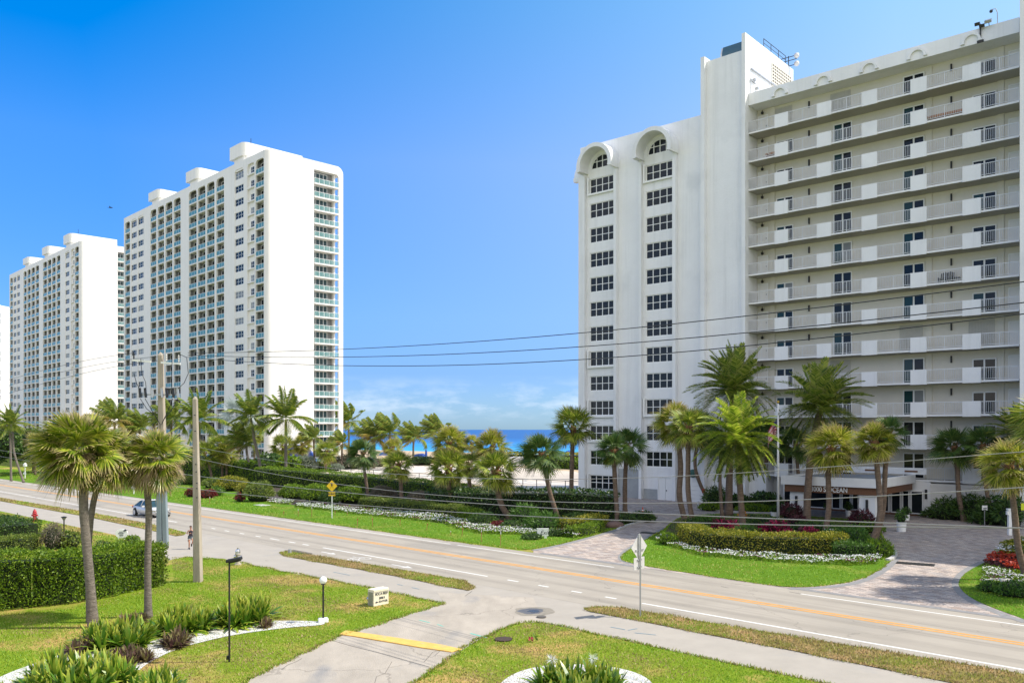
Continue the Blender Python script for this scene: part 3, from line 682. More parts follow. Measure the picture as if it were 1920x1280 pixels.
    # body and roof
    wall.box(L0, -18, 2.4, 16.5, 0, TOP-.9); wall.box(-18, -2.6, 2.4, ya-.3, 0, TOP-.9)
    wall.box(-18, -2.5, ya, 16, 0, TOP-2.2)
    wall.box(L0, -.5, DEP+.01, 16.6, TOP-.9, TOP-.25)
    wall.box(-3.5, -.46, ya, yEnd-.3, TOP-1.9, TOP-.9)
    wall.box(L0, L0+.4, DEP+.01, 16.6, 0, TOP-.95)
    wall.box(L0, -.5, 16.6, 17.0, 0, TOP)
    o = wall.build('wall', M['towerwall'], root); bevel(o, .06, 1)
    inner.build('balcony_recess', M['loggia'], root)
    # roof boxes
    for (pa, pb, hh) in ((427.5,495,4.3),(345.5,404,3.9),(275.5,322,3.6)):
        a = ux(pa); w_ = 6.5
        b = MB()
        n = 10
        b.prism([(a,.4),(a+w_-1.2,.4)]+[(a+w_-1.2+1.2*math.sin(q*math.pi/12), 1.6-1.2*math.cos(q*math.pi/12)) for q in range(1,7)]+[(a+w_,15),(a,15)], TOP+1.5, TOP+1.5+hh-1.4)
        b.prism([(a+1.2,.9),(a+w_-.8,.9),(a+w_-.3,1.5),(a+w_-.3,14),(a+1.2,14)], TOP-.3, TOP+1.5)
        h_ = b.build('roof_penthouse', M['towerwall'], root)
        if pa > 400:
            c = MB(); c.tube([(a+3,4,TOP+hh),(a+3,4,TOP+hh+2.4)], .06, 6); c.build('antenna', M['black'], h_)
    # ---- repeated parts: nearest 100 individually, the rest as one part
    rv = random.Random(5)
    def repeat(name, items, make, m, sub=None):
        cache = {}; rest = MB(); rest2 = MB()
        items = sorted(items, key=lambda it: -it[0])[:]
        for n_, it in enumerate(items):
            key = (round(it[3], 2), it[5] if len(it) > 5 else 0)
            if n_ < 100:
                if key not in cache:
                    mk = make(it[3]); cache[key] = [q.data(name, m if qi == 0 else sub[1]) for qi, q in enumerate(mk)]
                o = inst(name, cache[key][0], root, (it[0], it[1], it[2]))
                if len(cache[key]) > 1:
                    me_ = cache[key][1]
                    if name != 'balcony_railing' and rv.random() < .3:
                        if ('b', key) not in cache: m2_ = me_.copy(); m2_.materials.clear(); m2_.materials.append(M['pane_blind'] if name == 'window' else M['trim']); cache[('b', key)] = m2_
                        me_ = cache[('b', key)]
                    inst(sub[0], me_, o)
            else:
                mk = make(it[3])
                for qi, q in enumerate(mk):
                    tgt = rest if qi == 0 else rest2
                    for v_, f_, m_ in zip(q.v, q.f, q.m):
                        tgt.add(v_ + np.array((it[0], it[1], it[2])), f_ - f_.min(), 0)
        if rest.n: o = rest.build(name, m, root); o['kind'] = 'stuff'
        if rest2.n: o2 = rest2.build(sub[0], sub[1], o); o2['kind'] = 'stuff'
    def mk_rail(w):
        r_ = MB(); r_.box(-w/2, w/2, -.04, .04, 1.02, 1.09); r_.box(-w/2, w/2, -.03, .03, .06, .11)
        for k in range(1, 3): r_.box(-w/2+w*k/3-.025, -w/2+w*k/3+.025, -.03, .03, .11, 1.02)
        g_ = MB(); g_.box(-w/2+.02, w/2-.02, -.01, .01, .11, 1.02); return [r_, g_]
    def mk_door(w):
        d_ = MB(); d_.box(-w*.42, -w*.02, 0, .04, .03, 2.4); d_.box(w*.04, w*.28, .0, .04, .03, 2.4); d_.box(w*.33,w*.46,0,.04,.03,2.2)
        f_ = MB(); f_.box(-w*.44, -w*.40, -.06, .04, 0, 2.4); f_.box(-w*.02, w*.04, -.06, .04, 0, 2.4); f_.box(w*.26,w*.30,-.06,.04,0,2.4); f_.box(-w*.44,w*.30,-.06,.04,2.4,2.48)
        return [d_, f_]
    def mk_win(w): return list(window_mb(w, 1.5, 3, 2, .06, .07))
    repeat('balcony_railing', rails, mk_rail, M['trim'], ('glass_panel', M['glassrail']))
    repeat('balcony_door', doors, mk_door, M['darkdoor'], ('door_frame', M['trim']))
    repeat('window', wins, mk_win, M['trim'], ('pane', M['pane']))
    # sea-view balconies on the end wall
    Lr = yEnd-1.2-ya
    r_ = MB(); r_.box(-.03,.03,0,Lr,1.05,1.12); r_.box(-.03,.03,0,Lr,.05,.1)
    for k in range(0, 6): r_.box(-.03,.03,Lr*k/5-.03 if k else 0,Lr*k/5+.03 if k < 5 else Lr,.1,1.05)
    g_ = MB(); g_.box(-.01,.01,.02,Lr-.02,.1,1.05)
    rme = r_.data('balcony_railing', M['trim']); gme = g_.data('glass_panel', M['glassrail2'])
    # return rail along the far side
    W = yg-ya-.4
    s_ = MB(); s_.box(0,.06,0,W,0,.1); s_.box(0,.06,0,W,2.55,2.66)
    for k in range(5): s_.box(0,.06,W*k/4-.06 if k else 0,W*k/4+.06,.1,2.55)
    p_ = MB(); p_.box(-.01,.02,0,W,.05,2.6)
    sme = s_.data('sliding_window', M['trim']); pme = p_.data('pane', M['pane_teal'])
    for i, z in enumerate(zf):
        if z < -1: continue
        o = inst('balcony_railing', rme, root, (.05, ya+.02, z)); inst('glass_panel', gme, o)
        o = inst('sliding_window', sme, root, (-1.27, ya+.2, z)); inst('pane', pme, o)
    # corner post
    pm = MB(); pm.box(-3.4,-3.05,yEnd-1.5,yEnd-1.15,0,TOP-1.9); pm.build('balcony_post', M['towerwall'], root)
    return root, fr
T1, T1f = tower_pair()
T2 = copy_tree(T1); T2.location = (-134.5-.3, 262.9, 0)
T2['label'] = 'farther white slab tower with three roof boxes, partly hidden behind the nearer matching tower'
# far tower at the left edge
def far_tower():
    root = empty('apartment_tower', (-262, 400, 0), R(-8), 'far pale gridded apartment tower cut by the left edge of the photo', 'apartment tower')
    b = MB(); TOP = 66.5
    b.box(-36, 20, 1.5, 20, 0, TOP)
    ws = []
    nf = 21
    for i in range(nf):
        z = TOP-2.8-i*3
        b.box(-36, 20, .0, 1.5, z+2.2, z+3)
        for k in range(16): b.box(-36+3.5*k, -35.3+3.5*k, .02, 1.5, z, z+2.2)
        for k in range(16): ws.append((-36+3.5*k+2.1, z))
    b.build('wall', M['towerwall'], root)
    w_ = MB(); w_.box(-1.4,1.4,-.04,.04,0,2.2); me = w_.data('window', M['pane_blind']); w2 = MB(); w2.box(-1.4,-.1,-.04,.04,0,2.2); me2 = w2.data('window', M['pane'])
    ws.sort(key=lambda q: -q[0])
    rest = MB()
    for n_, (x, z) in enumerate(ws):
        if n_ < 100: inst('window', me if (n_*7) % 3 else me2, root, (x, 1.45, z))
        else: rest.box(x-1.4, x+1.4, 1.4, 1.49, z, z+2.2)
    o = rest.build('window', M['pane_blind'], root); o['kind'] = 'stuff'
far_tower()

# =========================================================== the condominium on the right
def condo():
    Z0 = 193774/(1088+830); O = ((1088-960)/F*Z0, Z0)
    ang = math.atan2(-.6617, .7498)
    fr = Frame(O, ang)
    root = empty('condominium_building', (O[0], O[1], 0), ang, 'large white condominium with barrel arch hoods and long rows of white railed balconies', 'building')
    U = lambda px, v=0.: fr.onY(px, v)[0]
    UZ = lambda px, py, v=0.: fr.onY(px, v, py)
    ST = 2.917; TOPL = 41.5
    wall = MB()
    # ---------------- left wing with two window bays
    xs = dict(a0=U(1101), a1=U(1154), b0=U(1207), b1=U(1264), t0=U(1320), t1=U(1403.5))
    Rw = .0; D = 22
    zb = -0.3
    def bay_skin(x0, x1, wins, kz0):
        """wall in a window bay: boxes round the window openings"""
        c = (x0+x1)/2; z = zb
        for (w0, w1, z0, z1) in sorted(wins, key=lambda q: q[2]):
            wall.box(x0, x1, 0, .35, z, z0); wall.box(x0, w0, 0, .35, z0, z1); wall.box(w1, x1, 0, .35, z0, z1); z = z1
        return z
    topz = 37.45
    def rows(n): return [topz-ST*i for i in range(n)]
    wA = [(U(1106), U(1152), t-1.75, t) for t in rows(13)]
    wB = [(U(1211), U(1263), t-1.75, t) for t in rows(12)]
    ends = []
    for (x0, x1, ws) in ((xs['a0'], xs['a1'], wA), (xs['b0'], xs['b1'], wB)):
        z = bay_skin(x0, x1, ws, 0)
        # arch opening above
        r = 1.62; cx = (ws[0][0]+ws[0][1])/2 + .0; za = 38.55
        wall.box(x0, x1, 0, .35, z, za)
        arc = [(cx+r*math.cos(math.pi*q/20), za+r*math.sin(math.pi*q/20)) for q in range(21)]
        # wall around arch: two halves
        wall.prism([(x1, za)] + arc[:11] + [(cx, TOPL), (x1, TOPL)] if False else [(cx+r, za), (x1, za), (x1, TOPL), (cx, TOPL)] + arc[:11][::-1], 0, .35, axis='y')
        wall.prism([(cx-r, za), (x0, za), (x0, TOPL), (cx, TOPL)] + arc[10:], 0, .35, axis='y')
        ends.append((cx, za, r))
        # barrel hood: shell swept outward
        h_ = MB(); ro, ri = r+.85, r+.38; out = -1.75
        arcp = [-14+208*q/28 for q in range(29)]
        o_ = [(cx+ro*math.cos(R(a)), za+ro*math.sin(R(a))) for a in arcp]; i_ = [(cx+ri*math.cos(R(a)), za+ri*math.sin(R(a))) for a in arcp]
        for q in range(28):
            h_.add([(o_[q][0],out,o_[q][1]),(o_[q+1][0],out,o_[q+1][1]),(i_[q+1][0],out,i_[q+1][1]),(i_[q][0],out,i_[q][1]),(o_[q][0],.0,o_[q][1]),(o_[q+1][0],.0,o_[q+1][1]),(i_[q+1][0],.0,i_[q+1][1]),(i_[q][0],.0,i_[q][1])],
                   [(0,1,2,3),(0,4,5,1),(3,2,6,7)])
        for q in (0, 28):
            h_.add([(o_[q][0],out,o_[q][1]),(i_[q][0],out,i_[q][1]),(i_[q][0],0,i_[q][1]),(o_[q][0],0,o_[q][1])], [(0,1,2,3)])
        hh = h_.build('arch_hood', M['white_shade'], root)
    # solid strips
    wall.box(0, xs['a0'], 0, .35, zb, TOPL); wall.box(xs['a1'], xs['b0'], 0, .35, zb, TOPL); wall.box(xs['b1'], xs['t0'], 0, .35, zb, TOPL)
    # fins
    for a, b in ((1089,1100.5),(1154.5,1159.5),(1201.5,1206.5),(1264.5,1270.5)):
        wall.box(U(a), U(b), -.48, -.003, zb, 38.35 if a != 1089 else 38.2)
    wall.box(.0, D and xs['t0'], .36, D, zb, TOPL-.35)       # body
    wall.box(0, .3, .36, D, TOPL-.35, TOPL); wall.box(.3, xs['t0'], D-.3, D, TOPL-.35, TOPL)
    # ---------------- lift tower
    TT = 47.4; t0, t1 = xs['t0'], xs['t1']
    wall.box(t0+.45, t1-.4, -.25, 10.99, zb, TT-.5)
    wall.box(t0, t0+.45, -.75, 4.6, zb, TT+.9 if False else 47.3)
    wall.box(t1-.4, t1, -.75, 11.2, zb, 48.4)
    wall.box(t0+.45, t1-.4, 10.99, 11.2, zb, 48.2)
    wall.box(t0, t0+.45, 4.6, 11.2, zb, 46.9)
    o = wall.build('wall', M['white_shade'], root)
    # sloping top of the left fin, breeze-block screen on the tower flank
    sc = MB(); ys = [fr.onX(px, t1)[0] for px in (1447, 1482)]
    za_, zb_ = 43.2, 47.3
    nx, nz = 10, 12
    y0, y1 = ys
    for k in range(nx+1): sc.box(t1+.002, t1+.09, y0+(y1-y0)*k/nx-.05, y0+(y1-y0)*k/nx+.05, za_, zb_)
    for k in range(nz+1): sc.box(t1+.004, t1+.085, y0-.05, y1+.05, za_+(zb_-za_)*k/nz-.05, za_+(zb_-za_)*k/nz+.05)
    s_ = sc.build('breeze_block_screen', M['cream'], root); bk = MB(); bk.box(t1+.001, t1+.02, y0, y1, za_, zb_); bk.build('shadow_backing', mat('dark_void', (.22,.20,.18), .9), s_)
    pp = MB()
    for (pxa,pya,pxb,pyb) in ((1407,129,1455,164),(1406,149,1415,158)):
        a = fr.onX(pxa, t1, pya); b = fr.onX(pxb, t1, pyb); pp.bar((t1+.1,a[0],a[1]), (t1+.1,b[0],b[1]), .12)
    a = fr.onX(1406, t1, 148); b = fr.onX(1406, t1, 175); pp.bar((t1+.1,a[0],a[1]), (t1+.1,b[0],b[1]), .07)
    for px, py in ((1412,151),(1417,167)):
        a = fr.onX(px, t1, py); pp.box(t1, t1+.3, a[0]-.12, a[0]+.12, a[1]-.15, a[1]+.15)
    pp.build('wall_pipes', M['steel'], root)
    # rooftop railing with round lamps
    rr = MB(); zt = 48.4
    rr.tube([(t1-.2,4,zt+1.05),(t1-.2,9.6,zt+1.05)], .035, 6); rr.tube([(t1-.2,4,zt+.6),(t1-.2,9.6,zt+.6)], .025, 6)
    for y in (4,5.8,7.7,9.6): rr.tube([(t1-.2,y,zt-.05),(t1-.2,y,zt+1.05)], .035, 6)
    rr.build('roof_railing', M['black'], root)
    # ---------------- balcony wing
    bl = MB(); xa, xb = t1, U(1911); PD = 2.0
    z1 = [38.13-ST*k for k in range(13)]       # slab undersides
    wall2 = MB(); wall2.box(xa+.01, xb, PD, PD+.3, zb, 41.1)
    wall2.box(xa+.01, xb, PD+.31, 18, zb, 41.0)
    # pilasters on the back wall
    for a, b in ((1445,1453.5),(1736,1748),(1871,1883)):
        wall2.box(U(a, PD), U(b, PD), PD-.12, PD-.002, 3.4, 41.08)
    wall2.build('back_wall', M['cream'], root)
    pr = MB()
    pr.box(xa+.01, xb, -.05, 18.2, 41.1, 41.35); pr.box(xa+.01, xb, -.05, .25, 41.35, 42.35); pr.box(xa+.01, xb, 17.9, 18.2, 41.35, 42.35)
    pr.build('parapet', M['white_shade'], root)
    for px, py in ((1463,183),(1544,157),(1630,133),(1720,107),(1822,80)):
        x, z = UZ(px, py); z = 41.36; r_ = .56
        m_ = MB()
        for q in range(12):
            a, b = math.pi*q/12, math.pi*(q+1)/12
            v = [(x+rr_*math.cos(t), y_, z+rr_*math.sin(t)) for t in (a, b) for rr_ in (r_, r_+.2) for y_ in (-.24, -.05)]
            m_.add(v, [(0,2,6,4),(0,4,5,1),(2,3,7,6)])
        m_.box(x+r_-.02, x+r_+.3, -.26, -.052, z-.1, z); m_.box(x-r_-.3, x-r_+.02, -.26, -.052, z-.1, z)
        m_.build('arch_moulding', M['white_shade'], root)
    rails = [(1404.5,1453),(1478,1532),(1559,1616),(1645,1707.5),(1738,1805),(1839.5,1910)]
    panels = [(1453,1478),(1532,1559),(1616,1645),(1707.5,1738),(1805,1839.5)]
    CANX0, CANX1 = U(1462), U(1738)
    def mkrail(w):
        m_ = MB(); m_.box(0,w,-.03,.03,1.06,1.11); m_.box(0,w,-.025,.025,.1,.14)
        n = max(3, int(w/.14))
        for k in range(n+1):
            x = w*k/n; t = .028 if k == n//2 or k in (0, n) else .011
            m_.box(max(0,x-t), min(w,x+t), -.02, .02, .14 if t < .02 else 0, 1.06)
        return m_.data('balcony_railing', M['rail'])
    def mkpanel(w):
        m_ = MB(); m_.box(0,w,-.08,.06,-.22,1.13); return m_.data('balcony_panel', M['white_shade'])
    rme = [(U(a), mkrail(U(b)-U(a))) for a, b in rails]; pme = [(U(a), mkpanel(U(b)-U(a))) for a, b in panels]
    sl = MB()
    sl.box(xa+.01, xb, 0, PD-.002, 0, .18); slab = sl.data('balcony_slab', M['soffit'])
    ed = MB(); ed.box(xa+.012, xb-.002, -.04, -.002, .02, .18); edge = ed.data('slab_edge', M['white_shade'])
    def door(px0, px1, h, w=None):
        x0, x1 = U(px0, PD), U(px1, PD); return x0, x1
    # sliding doors: (px0,px1 at top-left, head height)
    sd = [(1456,1488,2.0),(1563,1598,2.35),(1693.5,1734,2.35),(1823.5,1869,2.0)]
    def mkslide(w, h):
        f = MB(); f.box(0,.1,-.1,.02,0,h); f.box(w-.1,w,-.1,.02,0,h); f.box(.1,w-.1,-.1,.02,h-.1,h); f.box(.1,w-.1,-.1,.02,0,.06); f.box(w/2-.07,w/2+.07,-.08,.02,.06,h-.1)
        p = MB(); p.box(.08,w/2-.02,-.03,.0,.04,h-.05); p2 = MB(); p2.box(w/2+.02,w-.08,-.06,-.03,.04,h-.05)
        return f.data('sliding_door', M['trim']), p, p2
    shut = {(0,0),(0,1),(8,2),(8,3),(9,1)}
    light = {(6,0),(5,1),(10,2)}
    slm = []
    for a, b, h in sd:
        w = U(b,PD)-U(a,PD); f, p, p2 = mkslide(w, h)
        slm.append((U(a,PD), w, h, f, p.data('pane', M['pane']), p2.data('pane', M['pane']), p.data('pane', M['pane_teal']), p2.data('pane', M['pane_blind'])))
    def mkshut(w, h):
        m_ = MB(); n = int(w/.12)
        m_.box(0,w,-.05,0,h,h+.1)
        for k in range(n): m_.box(k*w/n, (k+.55)*w/n, -.07, -.02, 0, h); m_.box((k+.55)*w/n, (k+1)*w/n, -.03, 0, 0, h)
        return m_.data('storm_shutter', M['shutter'])
    dm = MB(); dm.box(0,.95,-.02,0,0,2.1); dme = dm.data('entrance_door', M['doorp']); df = MB(); df.box(-.08,0,-.06,0,0,2.18); df.box(.95,1.03,-.06,0,0,2.18); df.box(0,.95,-.06,0,2.1,2.18); dfe = df.data('door_frame', M['trim'])
    hd = MB(); hd.box(.82,.87,-.09,-.02,.95,1.08); hde = hd.data('handle', M['black'])
    lm = MB(); lm.box(-.06,.06,-.16,0,0,.62); lm.box(-.045,.045,-.2,-.16,.08,.54); lme = lm.data('wall_lamp', M['black'])
    cm = MB(); cm.sphere((0,0,0), .16, 8, 6); cm.tube([(0,0,.1),(0,0,.3)], .04, 6); cme = cm.data('corner_lamp', M['black'])
    rs = random.Random(3)
    for k, z in enumerate(z1):
        if z < 2: continue
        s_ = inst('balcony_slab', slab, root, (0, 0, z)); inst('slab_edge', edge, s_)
        zt = z+.18
        for n_, (x, me) in enumerate(rme):
            if k == 12 and n_ in (2, 3): continue
            inst('balcony_railing', me, root, (x, 0, zt))
        for n_, (x, me) in enumerate(pme):
            if k == 12 and n_ in (1, 2, 3): continue
            inst('balcony_panel', me, root, (x, -.03, zt))
        for n_, (x, w, h, f, pa, pb, pc, pd_) in enumerate(slm):
            if (k, n_) in shut:
                inst('storm_shutter', mkshut(w+.15, 2.42), root, (x-.3, PD-.001, zt)); continue
            o = inst('sliding_door', f, root, (x, PD-.001, zt))
            v = rs.random()
            inst('pane', pa if (v < .6 and (k,n_) not in light) else pc, o); inst('pane', pb if (k,n_) not in light else pd_, o)
        for px in (1423, 1893):
            o = inst('entrance_door', dme, root, (U(px, PD), PD-.001, zt)); inst('door_frame', dfe, o); inst('handle', hde, o)
        for px in (1516.5, 1783): inst('wall_lamp', lme, root, (U(px, PD)+.05, PD-.001, zt+1.75))
        inst('corner_lamp', cme, root, (xa+.7, PD-.3, zt+2.35))
    # end wing at the right edge of the frame
    wing = MB()
    xw = U(1912, -3.2)
    wing.box(xw, xw+.5, -3.2, PD, zb, 46); wing.box(xb+.01, xw-.01, .3, PD, zb, 42.2); wing.box(xw+.5, xw+9, -3.2, -2.9, zb, 46)
    wing.box(xw, xw+9, PD+.002, 18, zb, 42.3); wing.box(xw+.5, xw+9, -2.9, PD, 45.4, 45.9)
    wing.box(xw+8.6, xw+9, -2.9, PD, zb, 45.4)
    wing.box(xw+9.01, xw+20, 0, 18, zb, 42.3); wing.box(xw+20.01, xw+60, 0, 18, zb, 52)  # unseen rest of the building; the taller block is sized to shade the drive
    wing.build('end_wing', M['white_shade'], root)
    # beyond the frame the balconies go on
    # ---------------- windows of the left wing
    for n_, (w0, w1, z0, z1_) in enumerate(wA+wB):
        w = w1-w0; f, p = window_mb(w, 1.75, 4, 2, .085, .07)
        o = f.build('window', M['trim'], root, ((w0+w1)/2, .15, z0)); o2 = p.build('pane', M['pane'], o)
        if n_ in (0, 13, 9, 10, 22, 12, 7):   # boxed surrounds
            s_ = MB(); s_.box(-w/2-.22,-w/2-.02,-.42,-.16,-.22,1.9); s_.box(-w/2-.02,w/2+.1,-.42,-.16,-.22,-.02); s_.box(w/2+.02,w/2+.1,-.42,-.16,-.02,1.9); s_.build('surround', M['trim'], o)
    for (cx, za, r) in ends:
        f = MB()
        n = 18
        for q in range(n):
            a, b = math.pi*q/n, math.pi*(q+1)/n
            v = [(cx+rr_*math.cos(t), y_, za+rr_*math.sin(t)) for t in (a, b) for rr_ in (r-.12, r) for y_ in (.08, .22)]
            f.add(v, [(0,2,6,4),(0,4,5,1)])
        for x in (-.8, 0, .8): f.box(cx+x-.045, cx+x+.045, .09, .2, za, za+math.sqrt(r*r-x*x)-.08)
        f.box(cx-r, cx+r, .08, .22, za, za+.1); f.box(cx-r*.86, cx+r*.86, .1, .19, za+.8, za+.88)
        o = f.build('arched_window', M['trim'], root)
        p = MB(); p.prism([(cx+(r-.05)*math.cos(math.pi*q/18), za+.02+(r-.05)*math.sin(math.pi*q/18)) for q in range(19)], .14, .16, axis='y'); p.build('pane', M['pane'], o)
    # small hood on the far gable
    g = MB()
    for q in range(10):
        a, b = R(90+q*10), R(90+(q+1)*10)
        v = [(x_, 2.6+rr_*math.cos(t), 38.2+rr_*math.sin(t)) for t in (a, b) for rr_ in (1.7, 2.1) for x_ in (-1.3, 0)]
        g.add(v, [(0,2,6,4),(0,4,5,1),(2,3,7,6)])
    g.box(-1.3, -.002, .35, .95, 37.7, 38.2)
    g.build('arch_hood', M['white_shade'], root)
    # ---------------- ground floor of the left wing
    for (a, b, y_, h_) in ((1160,1200.5,-.06,3.3),(1101,1154,-.09,.9),(1207.5,1235,-.06,1.15),(1262.5,1264,-.06,1.15),(1271,1279,-.06,1.15)):
        gf = MB(); gf.box(U(a), U(b), y_, -.002, zb, h_); gf.build('grey_plinth', M['greyblock'], root)
    for a, b, hh, nm in ((1236,1262,2.45,'service_door'), (1280.5,1313,2.7,'garage_door')):
        d = MB(); x0, x1 = U(a), U(b)
        if nm == 'service_door': d.box(x0,(x0+x1)/2-.02,-.1,-.003,-.1,hh); d.box((x0+x1)/2+.02,x1,-.1,-.003,-.1,hh)
        else:
            for k in range(6): d.box(x0,x1,-.1,-.003,-.1+k*.46,.33+k*.46)
        o = d.build(nm, M['trim'], root)
        f = MB(); f.box(x0-.12,x0,-.15,-.003,-.1,hh+.12); f.box(x1,x1+.12,-.15,-.003,-.1,hh+.12); f.box(x0,x1,-.15,-.003,hh,hh+.12); f.build('door_frame', M['white_shade'], o)
        if nm == 'service_door': h_ = MB(); h_.box((x0+x1)/2+.08,(x0+x1)/2+.16,-.16,-.1,1.0,1.15); h_.build('handle', M['black'], o)
    vt = MB(); vt._lathe([(0,0),(.42,.02),(.45,.3),(.2,.5),(0,.5)], (0,0,0), 12, 0)
    o = vt.build('wall_vent', mat('green_vent', (.03,.10,.08), .5), root, (U(1301,-.3), -.25, 3.1)); o.rotation_euler = (R(90), 0, 0)
    # ---------------- lobby under the balconies
    lb = MB()
    lb.box(U(1500), U(1742), -.02, -.002, zb, .22)          # plinth
    lb.build('lobby_plinth', M['brown'], root)
    cut = [(U(a), U(b)) for a, b in ((1470,1498),(1500,1558),(1560,1577),(1579,1596),(1598,1611),(1643,1668),(1671,1690),(1692,1706),(1708,1732))]
    for n_, (a, b) in enumerate(cut):
        f = MB(); f.box(a,a+.1,-.14,-.03,.2,2.3); f.box(b-.1,b,-.14,-.03,.2,2.3); f.box(a+.1,b-.1,-.14,-.03,2.2,2.3); f.box(a+.1,b-.1,-.14,-.03,.2,.3)
        o = f.build('lobby_window', M['trim'], root); p = MB(); p.box(a+.05,b-.05,-.09,-.06,.25,2.25); p.build('pane', M['pane'], o)
    mw = MB(); mw.box(U(1746), U(1862), -.18, -.003, zb, 3.0); o = mw.build('marble_wall', mat('veined_marble', (.62,.60,.57), .4, var=.08, vscale=.6, stain=((.30,.28,.26), .9, .64), stretch=(1,1,2)), root)
    gw = MB(); gw.box(xa+.02, xb, PD-.3, PD-.005, zb, 3.1); gw.build('ground_floor_wall', M['white_shade'], root)
    gb = MB(); gb.box(U(1404), U(1437), -.1, PD-.31, zb, 3.12); gb.build('ground_floor_block', M['white_shade'], root)
    lw = MB(); lw.box(U(1484), U(1744), .0, PD-.31, zb, 3.12); lw.build('lobby_body', M['white'], root)
    rw = MB(); rw.box(U(1862.3), xb-.01, -.05, PD-.31, zb, 3.0); rw.build('ground_floor_side', M['white_shade'], root)
    # ---------------- porte-cochere
    can = MB()
    xL, xR = U(1462)-1.2, U(1738)
    xR = fr.onY(1738, 0)[0]
    # corner B in local coords
    kB = (1651-960)/F; ZB = 68.9; pB = Vector((kB*ZB, ZB, 0)) - fr.O; bx, by = pB.dot(fr.ex), pB.dot(fr.ey)
    kA = (1461.7-960)/F; ZA = 74.1; pA = Vector((kA*ZA, ZA, 0)) - fr.O; ax, ay = pA.dot(fr.ex), pA.dot(fr.ey)
    by = (by+ay)/2; xL = ax; xR = bx
    th = .3
    can.box(xL, xR, by, by+th, 3.0, 3.75); can.box(xL, xL+th, by+th, -.1, 3.0, 3.75); can.box(xR-th, xR, by+th, -.1, 3.0, 3.75)
    can.box(xL+th, xR-th, by+th, -.1, 3.0, 3.2)
    c = can.build('canopy', M['white_shade'], root)
    fa = MB(); fa.box(xL+.25, xR-.25, by+.25, by+.4, 2.38, 2.995); fa.box(xR-.4, xR-.25, by+.4, -.15, 2.38, 2.995); fa.box(xL+.25, xL+.4, by+.4, -.15, 2.38, 2.995); fa.box(xL+.4,xR-.4,by+.4,-.15,2.9,2.99)
    fo = fa.build('wooden_fascia', M['brown'], c)
    rf = MB(); rf.box(xL+th+.002, xR-th-.002, by+th+.002, -.12, 3.5, 3.6); rf.build('roof_membrane', M['roofgrey'], c)
    xt0 = fr.onY(1519, by)[0]; xt1 = fr.onY(1587, by)[0]
    lettering('3000 S OCEAN', .60, M['trim'], root, ((xt0+xt1)/2, by+.2, 2.68), (R(90), 0, 0), .02, width=(fr.onY(1587,by)[0]-fr.onY(1519,by)[0]), bold=.004)
    for a, b in ((1482,1507),(1611.5,1642)):
        x0 = fr.onY(a, by+.6)[0]; x1 = fr.onY(b, by+.6)[0]
        p = MB(); p.box(x0, x1, by+.5, by+1.0, zb, 2.9); o = p.build('pillar', M['white_shade'], root)
        l = MB(); l.box((x0+x1)/2-.09, (x0+x1)/2+.09, by+.36, by+.5, 1.05, 2.0); l.build('wall_lamp', M['black'], o)
    # ceiling below balconies seen between canopy and right
    for px in (1586, 1634, 1709):
        v = MB(); x = U(px); v.box(x-.55, x+.55, -.13, -.101, 3.95, 4.1)
        v.build('vent_slot', M['brown'], root)
    pw = MB(); pw.box(CANX0+2, CANX1, -.1, -.05, 3.75, 4.35); pw.build('terrace_parapet', M['white_shade'], root)
    dl = MB(); x = U(1738.5); dl.box(x, x+.3, -.14, -.003, zb, 3.1); dl.box(U(1738.5), U(1746)-.002, -.12, -.004, zb, 3.1); dl.build('pier', M['white_shade'], root)
    l = MB(); x = U(1737.5); l.box(x-.08, x+.1, -.3, -.143, 1.6, 2.45); l.build('wall_lamp', M['black'], root)
    # roof equipment is separate: it is bolted-on machinery
    def item(name, mb, m, loc, label, cat, rz=0):
        p = fr.w(*loc); o = mb.build(name, m, None, tuple(p)); o.rotation_euler = (0,0,ang+rz); tag(o, label, cat); return o
    b = MB(); L_ = 3.0
    b.prism([(-1.0,0),(.9,0),(.9,1.5),(.5,1.9),(-.3,1.9),(-.75,1.7),(-1,1.0)], -L_/2, L_/2, axis='x')
    o = empty('roof_fan_unit', tuple(fr.w(U(1380,2), 2.2, TT-.5)), ang, 'rounded metal fan unit on the roof of the white lift tower', 'fan unit')
    b2 = MB(); b2.prism([(y, z) for y, z in ((-1.0,0),(.9,0),(.9,1.5),(.5,1.9),(-.3,1.9),(-.75,1.7),(-1,1.0))], -1.4, 1.4, axis='x'); b2.build('casing', M['alu'], o)
    b3 = MB(); b3.prism([(y, z) for y, z in ((-1.04,0),(-1.04,1.0),(-.79,1.73),(-.7,1.76),(-.9,1.0),(-.9,0))], -1.2, 1.2, axis='x'); b3.build('grille', mat('blue_grey_grille', (.04,.10,.14), .4), o)
    ex_ = MB(); ex_.box(1.6,1.75,-.3,.3,0,1.7); ex_.box(1.9,2.1,-.2,.2,0,1.2); ex_.build('bracket', M['steel'], o)
